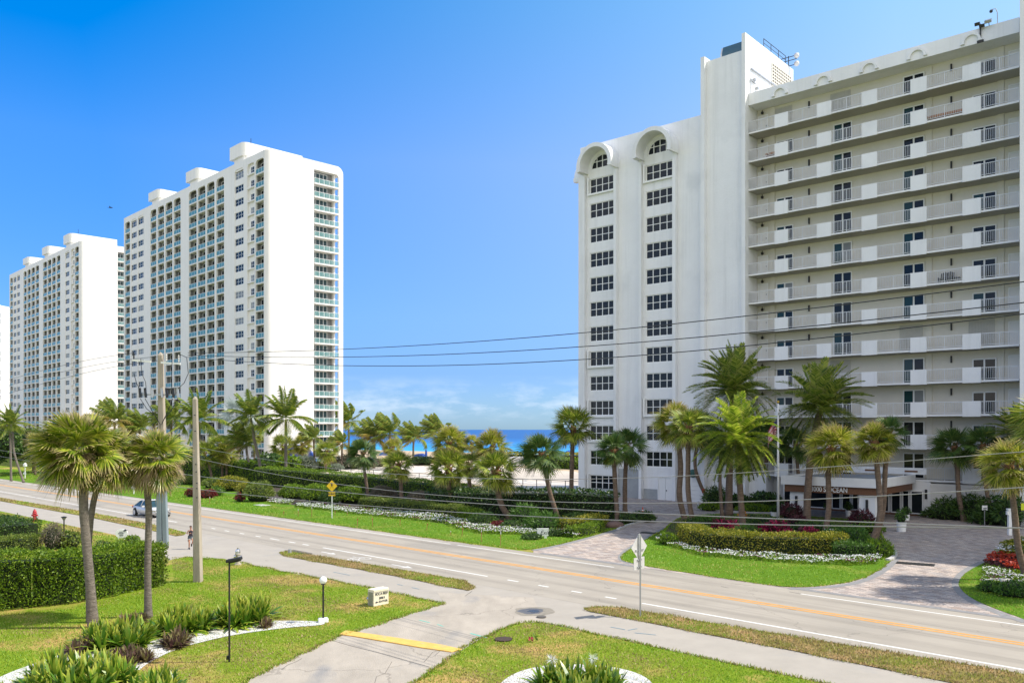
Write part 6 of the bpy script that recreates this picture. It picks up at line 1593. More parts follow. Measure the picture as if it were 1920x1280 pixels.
for px, y0, y1 in ((251,673,659),(312,677,661),(335,679,663)):
    mb = MB(); a = UP(px, y0, -.1); 
    prof = [(.03,0)]+[(r_, z_) for k in range(4) for r_, z_ in ((.07,.05+k*.11),(.035,.1+k*.11))]+[(.04,.5)]
    mb._lathe(prof, tuple(a), 8, 0); mb.build('insulator', M['black'] if px < 300 else M['alu'], up)
for px in (262,272,285,303,312,324,333):
    mb = MB(); mb.bar(UP(px, 729, -.4), UP(px+1.5, 745, -.45), .13); mb.tube([UP(px,727,-.4), UP(px,731,-.4)], .09, 6); mb.build('fuse_cutout', M['steel'] if px % 2 else M['black'], up)
mb = MB()
for c in ([(251,700),(256,718),(262,730)], [(264,672),(266,700),(273,716),(274,728)], [(337,664),(350,670),(353,700),(345,718),(333,729)], [(323,664),(322,700),(322,728)], [(263,747),(275,766),(292,780),(300,795)], [(272,747),(284,768),(297,790),(301,796)], [(333,747),(322,768),(308,785),(303,796)], [(324,747),(315,770),(305,790),(303,796)], [(300,796),(301,830),(302,890)]):
    q = []
    for i in range(len(c)-1):
        for t in np.linspace(0,1,5,endpoint=False): q.append(UP(c[i][0]+(c[i+1][0]-c[i][0])*t, c[i][1]+(c[i+1][1]-c[i][1])*t, -.45))
    q.append(UP(*c[-1], -.45)); mb.tube(q, .022, 5)
mb.build('drop_cables', M['wire'], up)
mb = MB(); mb.box(-.33,.33,-.33,.33,0,.05); 
for z_ in (4.0, 4.5): pass
cp = thing('concrete_pole', 371, 1090, 'bare square concrete pole standing on the lawn beside the jogger', 'pole')
square_pole(cp, (371.5,366), 1091, 748, 14.5, 8, 'polec', 'pole_shaft')
mb = MB(); Yc = cp.location.y
for (px, py) in ((366,778),(367,808),(368,870),(369,884),(370,905),(370,915),(370,932)): v = P(px, py, Yc-.22)-cp.location; mb.tube([v, v+Vector((0,-.12,0))], .03, 5)
mb.build('bolts', M['black'], cp)
# black lamp post near
def lamp_post():
    o = thing('lamp_post', 430, 1240, 'slim black lamp post with a horizontal head in front of the strap-leaved plants', 'lamp post')
    Y = o.location.y; s = Y/F; h = H+(HZ-1052)*s
    a = MB(); a.tube([(0,0,-.05),(0,0,h)], [.035,.03], 10); a.box(-.09,-.03,-.04,.04,.08,.2); a.build('post', M['black'], o)
    a = MB(); a.obox((.16,0,h+.06), .26,.12,.055, mat=Matrix.Rotation(R(-12),3,'Y')); hd = a.build('lamp_head', M['black'], o); bevel(hd, .03, 2)
    a = MB(); a.obox((.19,0,h+.0), .19,.09,.02, mat=Matrix.Rotation(R(-12),3,'Y')); a.build('lens', M['pane'], hd)
    a = MB(); a.sphere((-.01,0,h+.02), .07, 10, 8); a.build('joint', M['black'], o)
lamp_post()
def globe_lamp():
    o = thing('globe_lamp', 606, 1166, 'white globe lamp on a black post at the tip of the white gravel', 'lamp post')
    s = o.location.y/F; hz = H+(HZ-1087)*s
    a = MB(); a.tube([(0,0,.1),(0,0,hz-.15)], .038, 10); a.build('post', M['black'], o)
    a = MB(); a.tube([(0,0,hz-.17),(0,0,hz-.1)], [.09,.07], 12); a.build('collar', M['black'], o)
    a = MB(); a.sphere((0,0,hz), 7.2*s, 24, 16); a.build('globe', M['globe'], o, smooth=True)
    a = MB(); a.obox((0,0,.08), .2,.14,.10, rot=R(20)); b = a.build('base', M['globe'], o); bevel(b, .05, 3)
globe_lamp()
def path_light():
    o = thing('path_light', 120, 1007, 'small black garden light with a glass cone, behind the left hedge', 'garden light')
    s = o.location.y/F; h = 32*s
    a = MB(); a.tube([(0,0,-.05),(0,0,h)], .045, 8); a.build('post', M['black'], o)
    a = MB(); a._lathe([(.06,h),(.17,h+.22)], (0,0,0), 10, 0); a.build('glass_cone', M['pane_blind'], o)
    a = MB(); a._lathe([(.001,h+.2),(.2,h+.22),(.2,h+.26),(.001,h+.3)], (0,0,0), 12, 0); a.build('cap', M['black'], o)
path_light()
def hydrant(px, py, h, m, label, top=None):
    o = thing('fire_hydrant', px, py, label, 'fire hydrant'); k = h/.8
    a = MB(); a._lathe([(r*k, z*k) for r, z in ((0,0),(.17,0),(.17,.05),(.11,.06),(.105,.48),(.14,.5),(.14,.54),(.115,.56),(.11,.66),(.07,.74),(.03,.76),(.03,.81),(0,.81))], (0,0,0), 16, 0); a.build('barrel', m, o)
    for d in ((1,0),(-1,0),(0,-1)):
        a = MB(); a.tube([(d[0]*.08*k, d[1]*.08*k, .40*k), (d[0]*.19*k, d[1]*.19*k, .40*k)], [.065*k,.06*k], 10); a.build('nozzle', top or m, o)
    if top: a = MB(); a._lathe([(.125*k,.55*k),(.118*k,.66*k),(.078*k,.745*k),(.035*k,.77*k),(.035*k,.82*k),(0,.82*k)], (0,0,0), 16, 0); a.build('bonnet', top, o)
hydrant(446, 1058, .95, mat('cream_grey_hydrant', (.42,.38,.30), .6), 'silver capped fire hydrant just behind the black lamp head', M['chrome'])
hydrant(65, 977, 1.05, M['red'], 'red fire hydrant on the lawn at the left edge near the pavement')
# cream entrance sign
def entrance_sign():
    # front face left-bottom (701,1137), right-bottom (729,1132)
    a = G(700.5,1137); b = G(729,1131.5); d = (b-a); W = d.length; ang = math.atan2(d.y, d.x)
    root = empty('entrance_sign', tuple(a), ang, 'cream block sign reading BOCA REEF 3051 ENTER with an arrow, on the lawn', 'sign')
    Hs = 31.5*a.y/F + .0; Dp = .42
    m = MB(); m.box(0,W,.0,Dp,0,Hs); o = m.build('sign_block', M['signcream'], root); bevel(o, .02, 1)
    m = MB(); m.box(-.008,-.002,.05,Dp-.05,.02,Hs-.12); m.build('grey_green_side', M['signgrey'], root)  # darker grey-green sheet over the left side of the block
    m = MB(); m.box(.015,W-.015,-.018,-.003,Hs*.86,Hs-.01); m.build('cap_band', M['signcream'], root)
    lettering('BOCA REEF', .17, M['ink'], root, (W*.52,-.012,Hs*.72), (R(90),0,0), .004, width=W*.82)
    lettering('3051', .13, M['ink'], root, (W*.55,-.012,Hs*.46), (R(90),0,0), .004, width=W*.36, bold=.003)
    lettering('ENTER', .13, M['ink'], root, (W*.63,-.012,Hs*.25), (R(90),0,0), .004, width=W*.56)
    m = MB(); z = Hs*.24; m.prism([(W*.10,z),(W*.19,z+.045),(W*.19,z+.018),(W*.30,z+.018),(W*.30,z-.018),(W*.19,z-.018),(W*.19,z-.045)], -.014, -.004, axis='y'); m.build('arrow', M['ink'], root)
    o = thing('spot_light', 690.5, 1131, 'small silver spotlight in the grass left of the cream block sign', 'spotlight')
    m = MB(); m.tube([(0,0,0),(0,0,.16)], .02, 6); m.build('stake', M['black'], o); m = MB(); m.sphere((0,0,.22), .085, 10, 8); m.build('lamp_head', M['chrome'], o)
entrance_sign()
def oval_sign():
    p = G(228, 1011); root = empty('oval_sign', tuple(p), R(14), 'white oval sign with dark lines of lettering and a fish shape on the small lawn', 'sign')
    s = p.y/F; w, h = 10.8*s, 8.4*s; cz = h+.12
    m = MB(); m.prism([(w*math.cos(2*math.pi*i/32), cz+h*math.sin(2*math.pi*i/32)) for i in range(32)], -.06, .06, axis='y'); m.build('panel', M['trim'], root)
    for sx in (-.5,.5): m = MB(); m.box(sx*w-.04,sx*w+.04,-.03,.03,0,.4); m.build('post', M['trim'], root)
    for k, (t, z, sz) in enumerate((('BOCA', .42, .22), ('TOWERS', .08, .24), ('NORTH', -.28, .2), ('3051', -.6, .12))):
        pass
    for (z, a, b, t) in ((.36,-.35,.25,.10),(.02,-.5,.35,.14),(-.32,-.32,.35,.13),(-.62,-.3,.25,.05)):
        m = MB(); n = 5
        for i in range(n): x0 = w*(a+(b-a)*i/n); m.box(x0, x0+w*(b-a)/n*.72, -.07, -.061, cz+h*z-h*t*.7, cz+h*z+h*t*.7)
        m.build('lettering', M['ink'], root)
    m = MB(); m.prism([(w*.25,cz+h*.55),(w*.5,cz+h*.85),(w*.62,cz+h*1.05),(w*.68,cz+h*.85),(w*.98,cz+h*.70),(w*.7,cz+h*.55),(w*.45,cz+h*.45)], -.09, -.061, axis='y'); m.build('emblem', M['ink'], root)
oval_sign()
def exit_sign():
    p = G(1017.5, 1009); s = p.y/F; root = empty('exit_sign', tuple(p), R(4), 'small white sign with the script word Exit among the flowers by the drive', 'sign')
    w, z0, z1 = 21*s, 4.5*s, 17.5*s
    m = MB(); m.box(-w/2,w/2,-.05,.05,z0,z1); b = m.build('panel', M['trim'], root); bevel(b, .015, 1)
    m = MB(); m.box(-w/2-.03,w/2+.03,-.07,.07,z1,z1+.06); m.build('cap', M['trim'], root)
    m = MB(); m.box(.1,.3,-.04,.04,0,z0); m.build('post', M['trim'], root)
    lettering('Exit', .42, M['ink'], root, (.12,-.056,(z0+z1)/2), (R(90),0,0), .004, shear=.35)
exit_sign()
def diamond_back_sign():
    o = thing('road_sign', 1200.5, 1156, 'diamond road sign and square plaque seen from behind on a metal post', 'road sign'); s = o.location.y/F
    zt = (1156-1001)*s
    a = MB(); a.box(-.03,.03,-.03,.03,-.02,zt-.02); a.build('post', M['steel'], o)
    zc = (1156-1025)*s; r_ = .57
    rot = R(47)
    m3 = Matrix.Rotation(rot, 3, 'Z')
    def P3(x, y, z): v = m3 @ Vector((x, y, 0)); return (v.x, v.y, z)
    def plate(pts, y0, y1, m, name, par):
        n = len(pts); q = MB(); v = [P3(x, y0, z) for x, z in pts]+[P3(x, y1, z) for x, z in pts]
        q.add(v, [(i,(i+1)%n,n+(i+1)%n,n+i) for i in range(n)]+[] ); 
        q.f.append(np.array([list(range(n))[::-1]], np.int32)); q.m.append(np.array([0], np.int32)); q.f.append(np.array([[n+i for i in range(n)]], np.int32)); q.m.append(np.array([0], np.int32))
        return q.build(name, m, par)
    d = plate([(-r_,zc),(0,zc-.57),(r_,zc),(0,zc+.57)], .05, .065, M['alu'], 'diamond_panel', o); plate([(-r_+.01,zc),(0,zc-.56),(r_-.01,zc),(0,zc+.56)], .066, .07, M['yellow'], 'sign_face', d)
    zp = (1156-1055.5)*s
    d = plate([(-.38,zp-.25),(.38,zp-.25),(.38,zp+.25),(-.38,zp+.25)], .05, .065, M['alu'], 'square_panel', o); plate([(-.37,zp-.24),(.37,zp-.24),(.37,zp+.24),(-.37,zp+.24)], .066, .07, M['yellow'], 'sign_face', d)
    for z in (zc-.12, zp+.15, zp-.15): q = MB(); q.obox(P3(0, .035, z), .3 if z > zp+.3 else .16, .02, .03, rot=rot); q.build('bracket', M['steel'], o)
    q = MB(); q.obox(P3(-.07,.02,zc+.1), .035, .025, .45, rot=rot); q.build('bracket', M['steel'], o)
diamond_back_sign()
def ped_sign():
    o = thing('pedestrian_sign', 622.5, 971.5, 'yellow diamond pedestrian crossing sign with AHEAD plaque on a pale post', 'road sign', rz=R(2)); s = o.location.y/F
    a = MB(); a.box(-.04,.04,-.03,.03,0,62*s); a.build('post', M['trim'], o)
    zc = (971.5-910.5)*s; r_ = 10.8*s; rz_ = 11.6*s
    def dia(r1, r2, y0, y1, m, name): q = MB(); q.prism([(-r1,zc),(0,zc-r2),(r1,zc),(0,zc+r2)], y0, y1, axis='y'); return q.build(name, m, o)
    dia(r_,rz_,-.06,-.04,M['black'],'panel_border'); dia(r_*.94,rz_*.94,-.068,-.061,M['yellow'],'sign_panel')
    k = .82*r_
    q = MB(); q.sphere((0-.05,-.08,zc+k*.58), k*.13, 8, 6); q.obox((0,-.075,zc+k*.22), k*.12,.005,k*.24, mat=Matrix.Rotation(R(8),3,'Y'))
    for a_, b_ in (((0,.02),(-.26,-.32)),((-.26,-.32),(-.34,-.56)),((.02,.02),(.2,-.25)),((.2,-.25),(.32,-.56)),((0,.4),(-.28,.2)),((-.28,.2),(-.36,.28)),((.05,.4),(.3,.1))):
        q.bar((a_[0]*k,-.075,zc+a_[1]*k), (b_[0]*k,-.075,zc+b_[1]*k), k*.11, .01)
    q.build('walking_figure', M['ink'], o)
    zp = (971.5-925.5)*s; q = MB(); q.box(-6.3*s,6.3*s,-.06,-.045,zp-3.6*s,zp+3.6*s); pl = q.build('plaque', M['yellow'], o)
    lettering('AHEAD', 5*s, M['ink'], o, (0,-.065,zp), (R(90),0,0), .003, sx=.85, bold=.01)
ped_sign()
# survey stakes on the far lawn
stk = [(559,968,14,'survey stake farthest left of the run on the sunlit far lawn'),(584.5,968,18,'stake next right of the leftmost one'),(628,966,8,'short stake just right of the pedestrian sign'),(651,966,8,'short pale stake between the sign and the white flowers'),(670,987,15,'stake in the shaded lawn below the white flowers'),(698,987,16,'stake in the shaded far lawn, second in shade'),(800,993,12,'thin leaning stake in the far lawn below the bent palms'),(866,1005,16,'leaning stake left of the two straight ones near the exit drive'),(902.5,1016,24,'left straight brown stake near the exit sign'),(938.5,1023,27,'tallest brown stake, nearest the exit sign'),(393,944,13,'stake on the far lawn right of the bare concrete pole'),(319,930,12,'stake on the far lawn between the two poles'),(750,985,11,'short stake near the middle of the flower band'),(532,966,8,'smallest stake left of the leftmost tall stake'),(845,1003,8,'short thin stake before the bent palms')]
for px, py, hpx, lab in stk:
    o = thing('survey_stake', px, py, lab, 'stake', group='wooden stakes along the far lawn'); s = o.location.y/F
    m = MB(); ln = .12 if 'leaning' in lab else .02; h = hpx*s; m.bar((0,0,0),(ln*h,0,h),.045,.025); m.build('stake', M['wood'], o)
    m = MB(); m.bar((ln*h*.8,0,h*.8),(ln*h*1.01,0,h*1.01),.055,.035); m.build('painted_tip', M['petal'] if px % 2 else M['red'], o)
# flagpole with limp flag, gold ball
def flagpole():
    o = thing('flagpole', 1459, 975, 'white flagpole with gold ball and furled striped flag among the date palms', 'flagpole'); s = o.location.y/F; h = (975-756)*s
    m = MB(); m.tube([(0,0,0),(0,0,h)], [.12,.07], 12); m.build('pole', M['trim'], o, smooth=True)
    m = MB(); m.sphere((0,0,h+.12), .13, 12, 8); m.build('ball', mat('gold_ball', (.6,.4,.08), .3, metal=1), o, smooth=True)
    m = MB(); rows = 16; cols = 26; Wf = 1.5; zt = (975-785)*s
    v = []
    for i in range(rows+1):
        for j in range(cols+1):
            u = j/cols; t = i/rows
            x = -.1-u*Wf*.45-(.12*math.sin(u*9)); y = .16*math.sin(u*14+t*1.5); z = zt-t*1.3-u*u*1.2-.06*math.sin(u*8)
            v.append((x,y,z))
    f = []; mi = []
    for i in range(rows):
        for j in range(cols):
            f.append((i*(cols+1)+j, i*(cols+1)+j+1, (i+1)*(cols+1)+j+1, (i+1)*(cols+1)+j)); blue = i < 8 and j < 11
            mi.append(2 if blue else (0 if (i*13//rows) % 2 == 0 else 1))
    m.add(v, f, mi); m.build('flag', [mat('flag_red', (.45,.03,.05), .8), mat('flag_white', (.7,.68,.66), .8), mat('flag_blue', (.03,.05,.2), .8)], o)
flagpole()
# cream box on pedestal, white post, small signs, cone, planters
def cream_box():
    a = G(1886, 1112); s = a.y/F; o = empty('pedestal_box', tuple(a), R(-20), 'small cream box with overhanging lid in the right flower bed', 'box')
    w = .36; h = 27*s; m = MB(); m.box(-w/2,w/2,-w/2,w/2,.0,h*.86); m.build('body', M['signcream'], o)
    m = MB(); m.prism([(-.25,-.25),(.25,-.25),(.25,.25),(-.25,.25)], h*.86, h); b = m.build('lid', M['signcream'], o); bevel(b, .02, 1)
cream_box()
def white_post():
    o = thing('white_post', 1893, 1003, 'white square post with a small cap light by the planting at the right', 'post'); s = o.location.y/F; h = 47*s
    m = MB(); m.box(-.11,.11,-.11,.11,0,h); m.build('shaft', M['trim'], o); m = MB(); m.box(-.17,.15,-.15,.15,h,h+.12); m.build('cap', M['trim'], o); m = MB(); m.box(-.22,-.113,-.1,.1,h*.82,h*.97); m.build('bracket', M['trim'], o)
white_post()
def plate_sign(px, py, wpx, hpx, zpx, m, label, txt=None, name='small_sign'):
    o = thing(name, px, py, label, 'sign'); s = o.location.y/F; a = MB(); a.box(-.03,.03,-.02,.02,0,zpx*s); a.build('post', M['steel'], o)
    a = MB(); a.box(-wpx*s/2,wpx*s/2,-.04,-.022,(zpx-hpx)*s,zpx*s); a.build('panel', m, o)
    return o, s
o, s = plate_sign(1846, 985, 10, 9, 38, M['trim'], 'small white sign on a stake among the dark shrubs right of the marble wall')
a = MB(); a.box(-.12,.16,-.046,-.041,34*s-.1,34*s-.03); a.box(-.12,.1,-.046,-.041,31*s-.08,31*s-.02); a.build('lettering', M['ink'], o)
plate_sign(1921, 995, 14, 13, 52, mat('lime_sign', (.6,.65,.02), .5), 'bright yellow green sign cut by the right edge')
o, s = plate_sign(1319, 946, 5, 7, 30, M['red'], 'small red sign on the wall side by the garage door')
def cone():
    o = thing('traffic_cone', 1205, 962, 'small orange and white cone standing on the exit drive', 'traffic cone')
    a = MB(); a.box(-.18,.18,-.18,.18,0,.04); a.build('base', M['red'], o)
    a = MB(); a._lathe([(.14,.04),(.09,.25)], (0,0,0), 12, 0); a._lathe([(.07,.36),(.03,.6),(0,.6)], (0,0,0), 12, 0); a.add(np.zeros((3,3)), [(0,1,2)]) if False else None; a.build('body', mat('orange_plastic', (.6,.08,.02), .5), o)
    a = MB(); a._lathe([(.09,.25),(.07,.36)], (0,0,0), 12, 0); a.build('white_band', M['trim'], o)
cone()
def planter(px, py, wpx, hpx, label, mt='hedge', taper=1.15, L=.2):
    o = thing('planter', px, py, label, 'planter'); s = o.location.y/F; w, h = wpx*s/2, hpx*s; a = MB()
    a._lathe([(0,0),(w/taper,0),(w,h),(w*.88,h),(w*.85,h*.85),(0,h*.85)], (0,0,0), 20, 0); a.build('pot', M['trim'], o)
    pl = bush_mb(w*2.1, h*1.2, .3, 260, L, px); pl.build('plant', [M[mt], M['core']], o, (0,0,h*.95))
planter(1690, 996, 18, 18, 'round white planter at the forecourt edge right of the joined palms', 'fern')
planter(1699, 975, 13, 11, 'grey planter beside the lobby glass door', 'hedgedark')
planter(1591, 968, 11, 12, 'pale planter standing inside under the canopy', 'hedgedark')
planter(1552, 966, 10, 10, 'second pale planter under the canopy, behind the lettering palm', 'hedgedark')
planter(1452, 968, 14, 9, 'low white planter beside the flagpole foot', 'fern')
bx = MB(); p = G(1555, 1011); bx.box(-.3,.3,-.2,.2,0,.75); tag(bx.build('electrical_box', M['trim'], None, tuple(p)), 'little white box in the island shrubs right of the lettering palm', 'box')
# storm grates and lids
def lid(px, py, r, m, label, ry=1): a = MB(); a._lathe([(0,.0),(r,.0),(r,.03),(0,.03)], (0,0,0), 18, 0); o = a.build('manhole_cover', m, None, tuple(G(px,py))+() ); o.location.z = .02; tag(o, label, 'manhole cover')
lid(944, 1199, .33, mat('rusty_lid', (.05,.03,.02), .8), 'dark rusty manhole cover in the lawn right of the driveway')
lid(1015, 1157, .2, M['crack'], 'small valve lid in the concrete near the puddle')
for px, py, w, l in ((1716,1057,1.9,'dark storm grate in the paved entrance drive'),(1218,999,1.4,'dark storm grate in the exit drive')):
    a = MB(); n = 9
    for i in range(n): a.box(-w/2+w*i/n, -w/2+w*(i+.6)/n, -.4, .4, 0, .02)
    a.box(-w/2-.06,w/2+.06,-.46,.46,-.01,.004); o = a.build('storm_grate', M['black'], None, tuple(G(px,py))); o.location.z = .02; o.rotation_euler = (0,0,R(-30)); tag(o, l, 'grate')
a = MB(); a.box(-.9,.9,-.55,.55,0,.03); o = a.build('concrete_slab', M['curb'], None, tuple(G(492,947))); o.location.z = .02; o.rotation_euler = (0,0,R(-45)); tag(o, 'pale flat concrete slab set in the far lawn before the light green shrub', 'slab')
# drain inlet at the verge tip
a = MB(); a.tube([(0,0,0),(0,0,.28)], [.12,.11], 10); o = a.build('drain_pipe', M['steel'], None, tuple(G(543.5,1037))); tag(o, 'short grey pipe at the left tip of the middle verge', 'pipe')
a = MB(); a.prism([(-1.2,-.3),(1.4,-.1),(1.2,.25),(-1.0,.25)], 0, .05); o = a.build('drain_grate', M['crack'], None, tuple(G(560,1035.5))); o.location.z = .012; o.rotation_euler = (0,0,R(-45)); tag(o, 'dark drain opening at the left tip of the middle verge', 'drain')
# little pink flower with leaves and pebble on the lawn
o = thing('fallen_flower', 995, 1203, 'pink blossom with green leaves lying on the lawn at the bottom centre', 'flower')
a = MB(); n = 12; v = unit(rg.normal(size=(n,3))); leaves(a, v*.02+np.array([0,0,.12]), v, .12, .08); a.build('petals', M['crimson'], o)
a = MB(); n = 8; v = unit(rg.normal(size=(n,3))); leaves(a, v*.02+np.array([.14,.05,.14]), v, .15, .07); a.build('leaf', M['fern'], o)
# terrace railing
def fence(A, B, n, label, h=1.05):
    a, b = A, B; d = b-a; L_ = d.length; root = empty('railing', tuple(a), math.atan2(d.y, d.x), label, 'railing')
    m = MB(); m.box(0,L_,-.03,.03,h,h+.07); m.build('top_rail', M['black'], root)
    m = MB(); m.box(0,L_,-.02,.02,h*.45,h*.45+.03); m.build('cable_rail', M['wireg'], root)
    pm = MB(); pm.box(-.035,.035,-.035,.035,0,h); me = pm.data('post', M['black'])
    for i in range(n+1): inst('post', me, root, (L_*i/n, 0, 0))
fence(G(600,886.5), G(700,893), 5, 'left stretch of dark railing along the terrace, ending at the dark fan palm')
fence(G(700,893), G(860,906), 7, 'middle stretch of dark railing along the terrace')
fence(G(860,906), G(1088,918), 9, 'right stretch of dark railing along the terrace up to the condominium')
# beach umbrellas, loungers
def umbrella(px, py, h, r, label, closed=False, Yd=None):
    p = G(px, py); o = empty('beach_umbrella', tuple(p), 0, label, 'umbrella'); m = MB(); m.tube([(0,0,0),(0,0,h)], .04, 6); m.build('pole', M['trim'], o)
    m = MB()
    if closed: m._lathe([(.05,h*.25),(.32,h*.5),(.22,h*.9),(.02,h*1.05)], (0,0,0), 10, 0)
    else: m._lathe([(r,h*.72),(r*.6,h*.93),(.02,h*1.08)], (0,0,0), 12, 0)
    m.build('canopy', M['blue'], o)
umbrella(799, 866, 3.0, 1, 'closed blue beach umbrella standing beside the blue cabana', True)
umbrella(702, 874, 3.4, 1, 'closed blue umbrella between palm trunks left of the small fan palm', True)
umbrella(722, 868, 2.6, 1.6, 'open blue umbrella seen between the windswept palms')
umbrella(1067, 858, 2.0, 1.3, 'tiny blue umbrella on the beach by the condominium corner')
def cabana(px, py, w, h, label, m='blue'):
    o = thing('beach_cabana', px, py, label, 'cabana'); a = MB(); n = 10
    pf = [(w/2*math.cos(math.pi*i/n), h*math.sin(math.pi*i/n)) for i in range(n+1)]
    a.prism(pf, 0, 1.4, axis='y'); a.build('hood', M[m], o)
    a = MB(); a.box(-w/2,w/2,-1.2,.0,.15,.4); a.build('seat', M['trim'], o)
cabana(785, 861, 3.6, 1.5, 'low blue beach cabana on the sand before the sea'); cabana(557, 874, 8, 4.6, 'large blue canvas shelter by the foot of the white tower')
cabana(790, 858, 3.0, 1.2, 'smaller blue beach cabana behind the low one')
# bird
o = empty('bird', tuple(P(207,389.5,150)), R(10), 'tiny dark bird gliding in the sky above the towers', 'bird')
a = MB()
a.tube([(-.35,0,0),(-.15,0,.02),(.15,0,.03),(.32,0,.02),(.42,0,.0)], [.02,.09,.1,.06,.015], 8); a.add([(-.05,0,.05),(.15,0,.05),(.05,.75,.2),(-.1,.72,.2)], [(0,1,2,3)]); a.add([(-.05,0,.05),(.15,0,.05),(.05,-.75,.12),(-.1,-.72,.12)], [(1,0,3,2)]); a.add([(-.3,0,.02),(-.55,.1,.02),(-.55,-.1,.02)], [(0,1,2)])
a.build('body', M['black'], o)
# mailbox-like white posts on the far left lawn
def post_lamp(px, py, hpx, label):
    o = thing('post_lamp', px, py, label, 'lamp post'); s = o.location.y/F; h = hpx*s
    a = MB(); a.tube([(0,0,0),(0,0,h*.8)], .07, 8); a.build('post', M['trim'], o)
    a = MB(); a._lathe([(.12,h*.8),(.3,h*.84),(.26,h),(.02,h*1.08)], (0,0,0), 10, 0); a.build('lantern', M['trim'], o)
    a = MB(); a.box(-.2,.2,-.16,-.08,h*.28,h*.42); a.build('plate', M['trim'], o)
post_lamp(47, 897, 28, 'white lantern post on the far lawn left of the foreground crown'); post_lamp(251, 926, 36, 'thin white post on the far lawn behind the silver car'); post_lamp(62, 866, 24, 'distant white post light before the dark trees')
# ---------------------------------------------------------------- cars
def car(px, py, heading, paint, label, group=None):
    p = G(px, py); root = empty('car', tuple(p), heading, label, 'car', group)
    # local x forward, length 4.7
    st = [(-2.33,.42,.86,.62),(-2.25,.30,.95,.76),(-1.9,.24,1.0,.86),(-1.2,.2,.98,.90),(-.2,.19,.96,.915),(.8,.2,.94,.91),(1.4,.22,.88,.89),(1.95,.26,.80,.84),(2.25,.32,.70,.74),(2.36,.40,.60,.60)]
    b = MB(); ring_ = 14; V = []
    for x, zb, zt, hw in st:
        for i in range(ring_):
            a = 2*math.pi*i/ring_; cy, cz = math.cos(a), math.sin(a); sg = lambda v: math.copysign(abs(v)**.45, v)
            V.append((x, hw*sg(cy), (zb+zt)/2+(zt-zb)/2*sg(cz)))
    n = len(st); f = [(i*ring_+j, (i+1)*ring_+j, (i+1)*ring_+(j+1)%ring_, i*ring_+(j+1)%ring_) for i in range(n-1) for j in range(ring_)]
    f = [q[::-1] for q in f]; b.add(V, f)
    b.f.append(np.array([list(range(ring_))], np.int32)); b.m.append(np.array([0],np.int32)); b.f.append(np.array([[(n-1)*ring_+j for j in range(ring_)][::-1]], np.int32)); b.m.append(np.array([0],np.int32))
    body = b.build('body', paint, root, smooth=True)
    # greenhouse
    g = MB(); lv = [(.90, -1.75, 1.25, .83), (1.20, -1.28, .72, .74), (1.42, -.75, .12, .62)]
    V = []
    for z, x0, x1, hw in lv: V += [(x0,-hw,z),(x1,-hw,z),(x1,hw,z),(x0,hw,z)]
    f = []
    for k in range(2):
        for j in range(4): f.append((k*4+j, k*4+(j+1)%4, (k+1)*4+(j+1)%4, (k+1)*4+j))
    g.add(V, f); g.build('windows', M['cglass'], root)
    r_ = MB(); r_.prism([(-.82,-.60),(.2,-.60),(.28,0),(.2,.60),(-.82,.60),(-.92,0)], 1.415, 1.46); rf = r_.build('roof', paint, root); bevel(rf, .03, 2)
    pl = MB()
    for sy in (-1,1):
        for (xa, za, ya), (xb_, zb_, yb) in ((((-1.75,.9,.84)), ((-.75,1.44,.63))), (((1.25,.9,.84)), ((.12,1.44,.63))), (((-.25,.92,.85)), ((-.2,1.44,.63)))): pl.bar((xa,sy*ya,za),(xb_,sy*yb,zb_),.07,.05)
    pl.build('window_pillars', paint, root)
    for x in (-1.42, 1.42):
        for sy in (-1, 1):
            w_ = empty('wheel', (x, sy*.80, .33)); w_.parent = root; reg(w_, root)
            t = MB(); t.tube([(0,-.11,0),(0,.11,0)], .33, 20); t.build('tyre', M['tyre'], w_); t = MB(); t.tube([(0,sy*.10,0),(0,sy*.125,0)], .22, 14); t.build('rim', M['alu'], w_)
            arch = MB(); arch.tube([(x,sy*.86,.36),(x,sy*.905,.36)], .40, 18); arch.build('wheel_arch', M['black'], root)
            w_.location.y = sy*.86
    for sy in (-1,1):
        q = MB(); q.obox((2.18,sy*.6,.64), .14,.16,.07, mat=Matrix.Rotation(R(sy*-20),3,'Z')); q.build('headlight', M['chrome'], root)
        q = MB(); q.obox((-2.24,sy*.62,.78), .08,.17,.08); q.build('tail_light', M['red'], root)
        q = MB(); q.obox((.62,sy*1.0,.98), .08,.1,.07); q.build('wing_mirror', paint, root)
    q = MB(); q.box(2.30,2.39,-.45,.45,.34,.52); q.build('grille', M['black'], root); q = MB(); q.box(2.34,2.41,-.72,.72,.26,.32); q.build('bumper', M['chrome'], root)
    return root
car(284, 967, ALONG, M['silver'], 'silver sedan driving on the near lane behind the tall utility pole')
car(428, 877, ALONG+.3, M['wcar'], 'white car parked behind the small palms near the tower', 'cars parked behind the palms')
car(398, 872, ALONG+.3, mat('dark_car_paint', (.02,.03,.05), .3), 'dark car parked left of the white one behind the palms', 'cars parked behind the palms')
